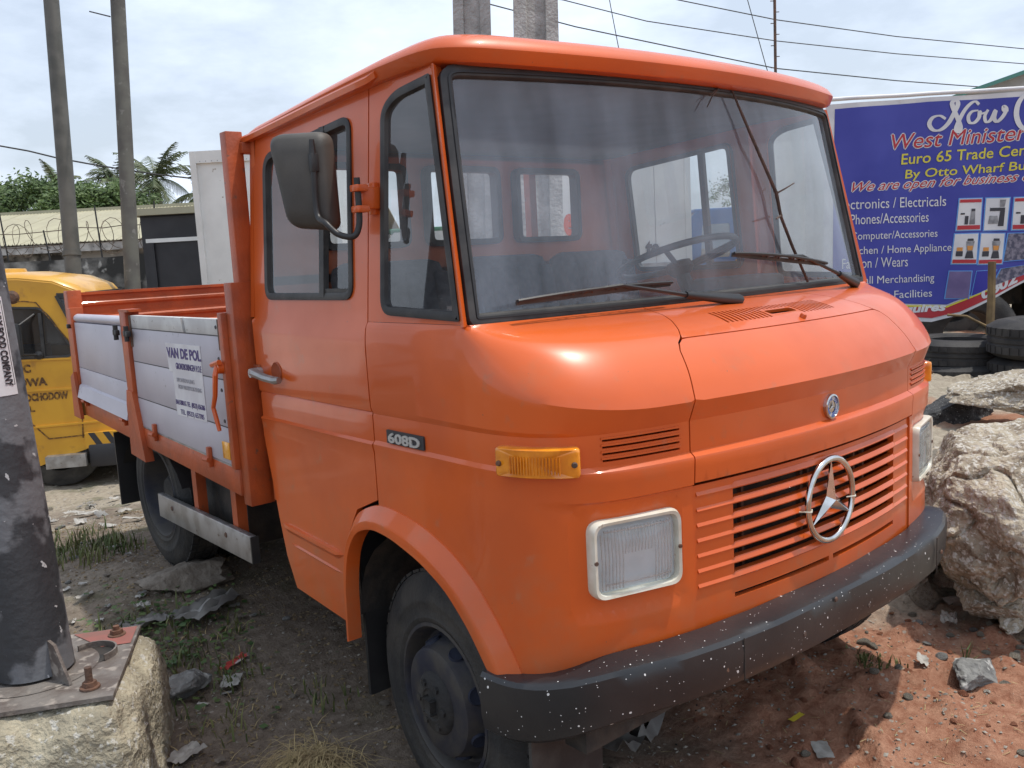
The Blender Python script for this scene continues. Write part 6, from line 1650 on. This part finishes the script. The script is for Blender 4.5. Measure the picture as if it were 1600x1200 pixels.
# second yellow van far right behind
# small green-roofed car seen through near windows
p = at(600, 380, 16); p.z = gz_(p.x, p.y)
gc = Veh('minibus', 'white minibus with green roof seen through the rear cab windows', 'minibus', p, FR); gc.rt = -FD
GRP = mat('green_roof_paint', (.05, .20, .10), rough=.4)
cp = [(0, .3), (3.6, .3), (3.6, .9), (3.2, 1.1), (2.9, 1.85), (.2, 1.9), (0, 1.7)]
wh3 = [rpoly([(.25+k*.85, 1.2), (.95+k*.85, 1.2), (.93+k*.85, 1.68), (.25+k*.85, 1.68)], .05) for k in range(3)]
mpg = lambda u, v: gc.P(u, 0, v)
o = skin_obj('body_side', WHP, gc.t, cp, wh3, mpg, .4, .04)
for w_ in wh3: S(skin(w_, [], mpg, .5, 0, off=-.01).build('window_pane', DGL, ang=None, rec=False), o)
gc.box('roof', (.1, 2.9), (-1.6, .0), (1.86, 1.96), GRP, bev=.03); gc.box('rear_panel', (0, .04), (-1.6, -.04), (.3, 1.8), WHP); gc.box('bonnet', (2.9, 3.6), (-1.6, -.05), (.3, 1.0), WHP)
for f in (.7, 2.9): gc.wheel(f, -.12, .32, .2)

# ================================================================= BANNER AND WHAT STANDS BEHIND IT
def bproj(px, py, D=8.5):
    v = CD + CR*(px-800)/FPX - CU*(py-600)/FPX; o = Vector(CAM); n = FD; B = Vector(tuple(CAM))+FD*8.35
    t = (B-o).dot(n)/Vector(tuple(v)).dot(n); return o+Vector(tuple(v))*t
BO = bproj(1303, 165); BO = Vector((BO.x, BO.y, 0))
def buv(px, py): p = bproj(px, py); return ((p-BO).dot(FR), p.z)
bw = 4.2
vt = buv(1303, 160)[1]; vb = buv(1420, 505)[1]
def BM(u, v):
    t = (vt-v)/(vt-vb); w = .035*math.sin(u*3.1+1.0)*t+.012*math.sin(u*9+v*2)+.05*t*t*math.sin(u*1.3)
    return BO+FR*u+UPZ*v-FD*(w)+FD*.02
def bflat(u, v): return BM(u, v)
banner = thing('banner', 'large blue advertising banner with white, red and yellow lettering', 'banner', BO)
BL = mat('banner_blue', (.030, .040, .30), (.045, .055, .34), rough=.5, scale=2)
BWH = mat('banner_white', (.66, .66, .66), (.58, .58, .60), rough=.5, scale=6)
BRED = mat('banner_red', (.42, .02, .03), rough=.5)
BYEL = mat('banner_yellow', (.62, .55, .05), rough=.5)
BLUL = mat('banner_light_blue', (.12, .32, .70), rough=.5)
Bneg = -BO
def BP(mbx, name, m, parent=banner):
    mbx.v = [tuple(Vector(p)+Bneg) for p in mbx.v] if parent is banner else [tuple(Vector(p)+Bneg) for p in mbx.v]
    o = mbx.build(name, m, None, ang=60, rec=False); o.parent = parent; return o
# outline : bottom edge sags then climbs to the right
U = lambda px, py: buv(px, py)
out = [U(1292, 163), U(1450, 152), U(1600, 143), (bw, U(1600, 143)[1]+.05), (bw, U(1600, 440)[1]+.55), U(1600, 440), U(1560, 462), U(1500, 492), U(1455, 503), U(1400, 500), U(1340, 478), U(1285, 440)]
sheet = BP(skin(out, [], BM, .06, 0), 'banner_sheet', BWH)
inner = [U(1306, 170), U(1450, 159), U(1600, 151), (bw-.05, U(1600, 151)[1]+.05), (bw-.05, U(1600, 425)[1]+.55), U(1600, 418), U(1540, 450), U(1480, 476), U(1400, 474), U(1300, 452)]
BP(skin(inner, [], BM, .05, 0, off=.004), 'blue_field', BL)
redb = [U(1300, 456), U(1400, 476), U(1480, 478), U(1540, 453), U(1600, 421), (bw-.05, U(1600, 425)[1]+.54), (bw-.05, U(1600, 430)[1]+.5), U(1600, 436), U(1560, 458), U(1500, 487), U(1455, 497), U(1400, 493), U(1340, 474), U(1300, 460)]
BP(skin(redb, [], BM, .05, 0, off=.005), 'red_band', BRED)
rb2 = [(a, b) for a, b in [U(1330, 466), U(1400, 476), U(1480, 478), U(1540, 453), U(1600, 421), U(1600, 423.5), U(1540, 455.5), U(1480, 480.5), U(1400, 478.5), U(1330, 468.5)]]
BP(skin(rb2, [], BM, .05, 0, off=.008), 'yellow_line', BYEL)
kb = 8.35/FPX*1.03
def bt_(body, px, py, wpx, hpx, m, bold=0., shear=0., ang=0., outline=None, off=.009):
    u, v = U(px, py)
    if outline:
        for kx, ky in ((-.009, 0), (.009, 0), (0, .008), (0, -.008), (.006, -.006)):
            o = text_on('lettering_outline', body, outline, None, BM, u+kx, v+ky, hpx*kb, width=wpx*kb, height=hpx*kb*1.0, off=off-.003, bold=0, shear=shear, ang=ang, cx='LEFT', ext=0)
            for q in o.data.vertices: q.co += Bneg
            o.parent = banner
    o = text_on('lettering', body, m, None, BM, u, v, hpx*kb, width=wpx*kb, height=hpx*kb, off=off, bold=bold, shear=shear, ang=ang, cx='LEFT', ext=0)
    for q in o.data.vertices: q.co += Bneg
    o.parent = banner
A5 = .055-.04
def stroke(pts, w0, w1, parent=banner):
    P = [U(*p) for p in pts]; sm = []
    for i in range(len(P)-1):
        a, b = Vector(P[i]), Vector(P[i+1]); p0 = Vector(P[max(0, i-1)]); p3_ = Vector(P[min(len(P)-1, i+2)])
        for k in range(5):
            t = k/5; sm.append(.5*((2*a)+(b-p0)*t+(2*p0-5*a+4*b-p3_)*t*t+(3*a-p0-3*b+p3_)*t**3))
    sm.append(Vector(P[-1])); mbx = MB(); n = len(sm)
    for i, q in enumerate(sm):
        d = (sm[min(i+1, n-1)]-sm[max(i-1, 0)]).normalized(); ang_ = abs(d.y); w = (w0+(w1-w0)*ang_)*kb/2*(.45+.55*math.sin(PI*min(1, max(0, i/(n-1)*.94+.03)))**.4)
        s = Vector((-d.y, d.x))*w
        for e in (-1, 1):
            uv = q+s*e; mbx.v.append(tuple(BM(uv.x, uv.y)-FD*.010))
    mbx.f = [(2*i, 2*i+1, 2*i+3, 2*i+2) for i in range(n-1)]
    BP(mbx, 'script_letter', BWH, parent)
stroke([(1477, 186), (1468, 181), (1457, 184), (1452, 194), (1458, 203), (1469, 203), (1481, 193), (1491, 176), (1497, 163), (1494, 157), (1488, 160), (1489, 168), (1496, 184), (1501, 198), (1499, 206), (1494, 203), (1496, 194), (1506, 175), (1516, 163), (1525, 158), (1531, 163)], 3, 7.5)
stroke([(1530, 172), (1520, 174), (1514, 182), (1516, 191), (1524, 191), (1531, 183), (1532, 174), (1535, 177), (1542, 175)], 3, 6)
stroke([(1545, 171), (1540, 181), (1542, 190), (1549, 187), (1556, 172), (1554, 184), (1558, 190), (1566, 183), (1572, 171), (1568, 166), (1568, 173), (1575, 173)], 3, 6)
stroke([(1612, 156), (1600, 150), (1590, 162), (1587, 180), (1593, 197), (1606, 203), (1618, 190), (1622, 170), (1612, 156)], 4, 8)
bt_('West Minister h', 1388, 234, 222, 22, BRED, .0, .25, .02, BWH)
bt_('Euro 65 Trade Cent', 1407, 257, 193, 16, BYEL, .001, .1, .02)
bt_('By Otto Wharf Bus', 1413, 279, 187, 17, BYEL, .001, .1, .02)
bt_('We are open for business on', 1325, 300, 278, 18, BRED, .000, .5, .01, BWH)
for i, s in enumerate(('Electronics / Electricals', 'Phones/Accessories', 'Computer/Accessories', 'Kitchen / Home Appliance', 'Fashion / Wears', 'Mall Merchandising', 'Leasing Facilities')):
    w = (146, 125, 138, 156, 90, 100, 90)[i]; x1 = (1470, 1446, 1460, 1480, 1412, 1455, 1451)[i]; yb = (328, 351, 375, 398, 420, 444, 468)[i]
    hp_ = 15; x0 = x1-(len(s)*6.55); bt_(s, x0, yb, x1-x0, hp_, BWH, .0, 0, -.015+.0)
bt_('Enquires', 1380, 490, 95, 16, BWH, .004, .2, .0); bt_('0802', 1532, 468, 60, 15, BWH, .004, .25, .42)
# product pictures: framed plain panels with simple appliance shapes
GRP2 = mat('print_grey', (.30, .30, .31), (.15, .15, .16), rough=.5, scale=14); DK = mat('print_dark', (.03, .03, .04), rough=.5); ORP = mat('print_orange', (.6, .25, .05), rough=.5)
VIO = mat('print_violet', (.12, .09, .22), (.17, .13, .28), rough=.5, scale=5); NAVY = mat('print_navy', (.02, .02, .30), rough=.5); SHOP = mat('print_shop', (.22, .20, .25), (.06, .06, .10), rough=.5, scale=30)
def card(q, m, kind):
    u = [U(*p) for p in q]; cu = sum(a for a, b in u)/4; cv = sum(b for a, b in u)/4
    big = [(cu+(a-cu)*1.09, cv+(b-cv)*1.06) for a, b in u]; BP(skin(big, [], BM, .1, 0, off=.008), 'picture_frame', BLUL)
    BP(skin(u, [], BM, .1, 0, off=.011), 'picture', m)
    def L(a, b): return ((u[3][0]*(1-a)+u[2][0]*a)*(1-b)+(u[0][0]*(1-a)+u[1][0]*a)*b, (u[3][1]*(1-a)+u[2][1]*a)*(1-b)+(u[0][1]*(1-a)+u[1][1]*a)*b)
    def bit(poly, m2, o2=.014): BP(skin([L(*p) for p in poly], [], BM, .1, 0, off=o2), 'printed_shape', m2)
    if kind == 'box':
        bit([(0.02, .02), (.98, .02), (.98, .15), (.02, .15)], BRED); bit([(0.02, .88), (.98, .88), (.98, .98), (.02, .98)], BRED)
        bit([(.3, .18), (.45, .18), (.45, .45), (.3, .45)], DK); bit([(.5, .18), (.75, .18), (.72, .62), (.55, .62)], GRP2); bit([(.55, .6), (.72, .6), (.72, .68), (.55, .68)], DK, .016); bit([(.1, .5), (.28, .5), (.28, .55), (.1, .55)], DK)
    if kind == 'mixer':
        bit([(.15, .2), (.62, .2), (.55, .45), (.2, .45)], GRP2); bit([(.6, .12), (.85, .12), (.85, .7), (.2, .7), (.2, .6), (.65, .6)], DK); bit([(.62, .72), (.82, .72), (.86, .95), (.60, .95)], GRP2)
    if kind == 'blender':
        bit([(0.02, .02), (.98, .02), (.98, .14), (.02, .14)], BRED); bit([(.5, .18), (.86, .18), (.80, .42), (.56, .42)], DK); bit([(.56, .43), (.80, .43), (.86, .75), (.50, .75)], GRP2); bit([(.58, .45), (.78, .45), (.80, .6), (.55, .6)], ORP, .016); bit([(.54, .76), (.82, .76), (.80, .84), (.56, .84)], DK)
        bit([(.12, .25), (.40, .25), (.40, .42), (.12, .42)], DK); bit([(.14, .43), (.38, .43), (.38, .55), (.14, .55)], ORP)
card([(1499, 311), (1535, 310), (1531, 359), (1494, 360)], BWH, 'box'); card([(1542, 310), (1578, 309), (1573, 359), (1537, 360)], BWH, 'mixer'); card([(1585, 309), (1622, 308), (1618, 358), (1581, 359)], BWH, 'box')
card([(1492, 366), (1528, 365), (1524, 412), (1487, 412)], BWH, 'blender'); card([(1533, 365), (1570, 365), (1565, 412), (1527, 413)], BWH, 'blender'); card([(1576, 365), (1616, 364), (1612, 404), (1568, 408)], SHOP, 'x')
card([(1484, 424), (1517, 424), (1512, 466), (1477, 466)], VIO, 'x'); card([(1525, 424), (1556, 422), (1540, 452), (1517, 462)], NAVY, 'x'); card([(1564, 420), (1612, 412), (1604, 426), (1548, 448)], SHOP, 'x')
# hem tube and rope
S2 = MB().tube([BM(u, vt+.02+ (U(1600, 143)[1]-vt)*(u/1.8))+Vector((0, 0, .01)) for u in np.linspace(-.05, bw, 20)], .018, 6); BP(S2, 'hem_rope', BWH)
# wooden support stick
STK = mat('raw_stick', (.22, .15, .07), (.15, .10, .05), rough=.9, scale=9)
a = at(1549, 462, 8.0); b = at(1545, 560, 8.0); tag(MB().tube([a+UPZ*.3, a, b, b-UPZ*.3], [.035, .035, .04, .04], 8).tube([at(1480, 492, 8.05), at(1510, 494, 8.0), at(1542, 510, 7.98)], .012, 6).build('wooden_stick', STK), 'rough wooden prop holding up the bottom of the banner', 'stick')

# white box truck carrying the banner
p = at(1262, 450, 10.0); p.z = .45
w3 = Veh('box_truck', 'white truck behind the blue banner with its big rear wheel showing', 'truck', p, FR); w3.rt = -FD
zt3 = at(1262, 195, 10.0).z-p.z
w3.box('cargo_box', (0, 5.5), (-2.3, 0), (.82, zt3), WHP); w3.box('corner_post', (-.03, .06), (-.08, .03), (.8, zt3+.03), WHP); w3.box('side_skirt', (.3, 5.5), (.0, .04), (.62, .82), WHP)
w3.box('chassis', (.3, 5.4), (-2.0, -.4), (.35, .62), CHASSIS); w3.box('fuel_tank', (2.6, 3.6), (-.6, .0), (.1, .6), CHASSIS)
for f in (1.62, 4.9):
    for rr in (-.20, -2.1): w3.wheel(f, rr, .50, .3)
# light striped panel seen in the far quarter window
# ---- tyres
TYR = mat('old_tyre', (.018, .018, .019), (.04, .038, .036), rough=.75, scale=6, bump=.2, bscale=50)
def tyre_mesh(R, w, ang_mat=TYR):
    prof = [(R*.56, -w*.40), (R*.60, -w*.48), (R*.74, -w*.52), (R*.88, -w*.47), (R*.95, -w*.40), (R, -w*.34), (R*1.0, -w*.12), (R*.985, -w*.10), (R*.985, -w*.07), (R, -w*.05), (R, w*.05), (R*.985, w*.07), (R*.985, w*.10), (R, w*.12), (R, w*.34), (R*.95, w*.40), (R*.88, w*.47), (R*.74, w*.52), (R*.60, w*.48), (R*.56, w*.40), (R*.585, 0)]
    mb = MB().lathe(prof, (0, 0, 0), (0, 0, 1), 48, closed=True)
    for j in range(40):
        a0 = 2*PI*j/40
        for p0, p1 in ((-.34, -.15), (.15, .34)):
            vs = [Vector((rad*math.cos(aa), rad*math.sin(aa), ww*w)) for rad in (R*.99, R*1.012) for aa, ww in ((a0, p0), (a0+.11, p0), (a0+.11, p1), (a0, p1))]
            mb.add(vs, [(4, 5, 6, 7), (0, 1, 5, 4), (1, 2, 6, 5), (2, 3, 7, 6), (3, 0, 4, 7)])
    me = mb.mesh('tyre', 35); me.materials.append(TYR); return me
tm = tyre_mesh(.5, .30); tm2 = tyre_mesh(.45, .24)
def tyre(px, py, dp, label, me=tm, rot=(0, 0, 0), zoff=0):
    p = at(px, py, dp); o = bpy.data.objects.new('tyre', me); col.objects.link(o); o.location = (p.x, p.y, p.z+zoff); o.rotation_euler = rot; return tag(o, label, 'tyre', 'old tyres stacked beside the banner')
tyre(1652, 527, 7.2, 'upper tyre of the right-hand stack below the banner'); tyre(1650, 585, 7.3, 'lower tyre of the right-hand stack below the banner', rot=(.02, .01, 1))
tyre(1500, 548, 7.9, 'upper flat-lying tyre of the middle stack beneath the banner', tm2, (.02, 0, .4)); tyre(1503, 586, 7.85, 'lower flat-lying tyre of the middle stack, its foot in the grass', tm2, (0, .02, 1.4))
tyre(1447, 568, 8.2, 'upper tyre right behind the far indicator lamp', tm2, (0, .03, .4)); tyre(1447, 606, 8.1, 'bottom tyre right behind the far indicator lamp', tm2, (0, 0, 2.4))
sa = math.atan2(FD.y, FD.x)
tyre(1506, 530, 8.9, 'tyre standing upright behind the stacks under the banner', tm, (PI/2, .0, sa+PI/2))
# green roofed shed
p0, p1 = at(1495, 150, 17), at(1720, 70, 17)
GRF = mat('green_roof_trim', (.07, .22, .18), rough=.6); SHW = mat('shed_wall', (.42, .42, .41), (.36, .36, .35), rough=.8, scale=3)
sh = thing('shed', 'pale shed gable with a green roof edge above the banner', 'shed', Vector((p0.x, p0.y, .3)))
o0 = Vector((p0.x, p0.y, .3))
MB().bar(p0-o0, p1-o0, .07, .4, up=FD).build('roof_edge', GRF, sh)
pk = p1-o0; pk2 = pk+FR*3+Vector((0, 0, -.9))
MB().bar(pk, pk2, .07, .4, up=FD).build('roof_edge', GRF, sh)
zz = -.3
MB().prism([0, 1, 2, 3, 4], lambda i: [p0-o0, p1-o0, pk2, Vector((pk2.x, pk2.y, zz)), Vector(((p0-o0).x, (p0-o0).y, zz))][i]+FD*.1, lambda i: [p0-o0, p1-o0, pk2, Vector((pk2.x, pk2.y, zz)), Vector(((p0-o0).x, (p0-o0).y, zz))][i]+FD*5).build('wall', SHW, sh)
# ---- wires and mast
def wire(pts, r_, label, sag=0.):
    P = [at(*p) for p in pts]; out = []
    for i in range(len(P)-1):
        for k in range(8): out.append(P[i].lerp(P[i+1], k/8))
    out.append(P[-1]); tag(MB().tube(out, r_, 5).build('overhead_wire', WIRE, ang=60), label, 'wire')
wire([(700, -30, 20), (880, 0, 21), (1010, 33, 22), (1213, 64, 24), (1400, 84, 25), (1680, 106, 26)], .013, 'middle one of the three overhead wires at the upper right')
wire([(930, -35, 20), (1060, 0, 21), (1213, 31, 22), (1400, 57, 24), (1680, 84, 26)], .013, 'topmost of the three overhead wires at the upper right')
wire([(740, 0, 16), (900, 42, 17), (1110, 86, 18), (1213, 107, 19), (1400, 126, 20), (1520, 135, 21), (1700, 145, 22)], .012, 'lowest of the three overhead wires at the upper right')
wire([(-120, 213, 18), (0, 228, 18), (45, 236, 18), (90, 247, 18), (150, 258, 18), (240, 272, 18), (320, 281, 18), (420, 290, 18)], .016, 'black cable sagging across the left sky behind the leaning poles')
wire([(945, -40, 20), (956, 20, 20), (966, 72, 20), (985, 150, 20)], .010, 'thin steep guy wire left of the mast')
wire([(1150, -60, 20), (1168, 0, 20), (1197, 104, 20), (1215, 160, 20)], .010, 'thin steep guy wire meeting the foot of the mast')
a = at(1213, -60, 19); b = at(1214, 300, 19)
mast = thing('antenna_mast', 'thin rusty mast with short rungs rising behind the cab roof', 'mast', Vector((b.x, b.y, gz_(b.x, b.y)))); mo = mast.location.copy()
MB().tube([Vector((0, 0, 0)), Vector((0, 0, a.z-mo.z))], .03, 8).build('shaft', RUST, mast)
for k in range(18):
    z = a.z-mo.z-.3-k*.22; MB().bar(Vector((0, 0, z))-FR*.09*(1 if k % 2 else 0), Vector((0, 0, z))+FR*.09*(0 if k % 2 else 1), .014).build('rung', RUST, mast)
a = at(140, 18, 10.4); b = at(172, 26, 10.0); 
tag(MB().tube([a, b], .008, 5).build('pole_hook', WIRE), 'short wire hook sticking out from the second leaning pole', 'hook')

p = Vector((-5.2, 8.6, 0)); p.z = gz_(p.x, p.y)
rb = Veh('minibus', 'white minibus mirrored in the lower half of the near door window', 'minibus', p, (.75, -.66, 0))
cp = [(-2.4, .3), (1.9, .3), (1.9, .85), (1.5, 1.02), (.9, 1.75), (-2.3, 1.85), (-2.4, 1.6)]
wh4 = [rpoly([(-2.2+k*.95, 1.08), (-1.4+k*.95, 1.08), (-1.42+k*.95, 1.58), (-2.18+k*.95, 1.58)], .05) for k in range(3)]
for rr in (.8, -.8):
    mpr = (lambda r0: (lambda u, v: rb.P(u, r0, v)))(rr)
    o = skin_obj('body_side', WHP, rb.t, cp, wh4, mpr, .4, .04)
    for w_ in wh4: S(skin(w_, [], mpr, .5, 0, off=-.01).build('window_pane', DGL, ang=None, rec=False), o)
rings = [[rb.P(f, r_, z) for f, z in cp] for r_ in (-.79, .79)]; MB().sweep(rings).build('body_shell', WHP, rb.t, ang=20)
rb.box('stripe', (-2.38, 1.88), (.805, .812), (.72, .80), BRED); rb.box('stripe', (-2.38, 1.88), (-.812, -.805), (.72, .80), BRED)
for f in (1.2, -1.6):
    for rr in (.72, -.72): rb.wheel(f, rr, .32, .2)
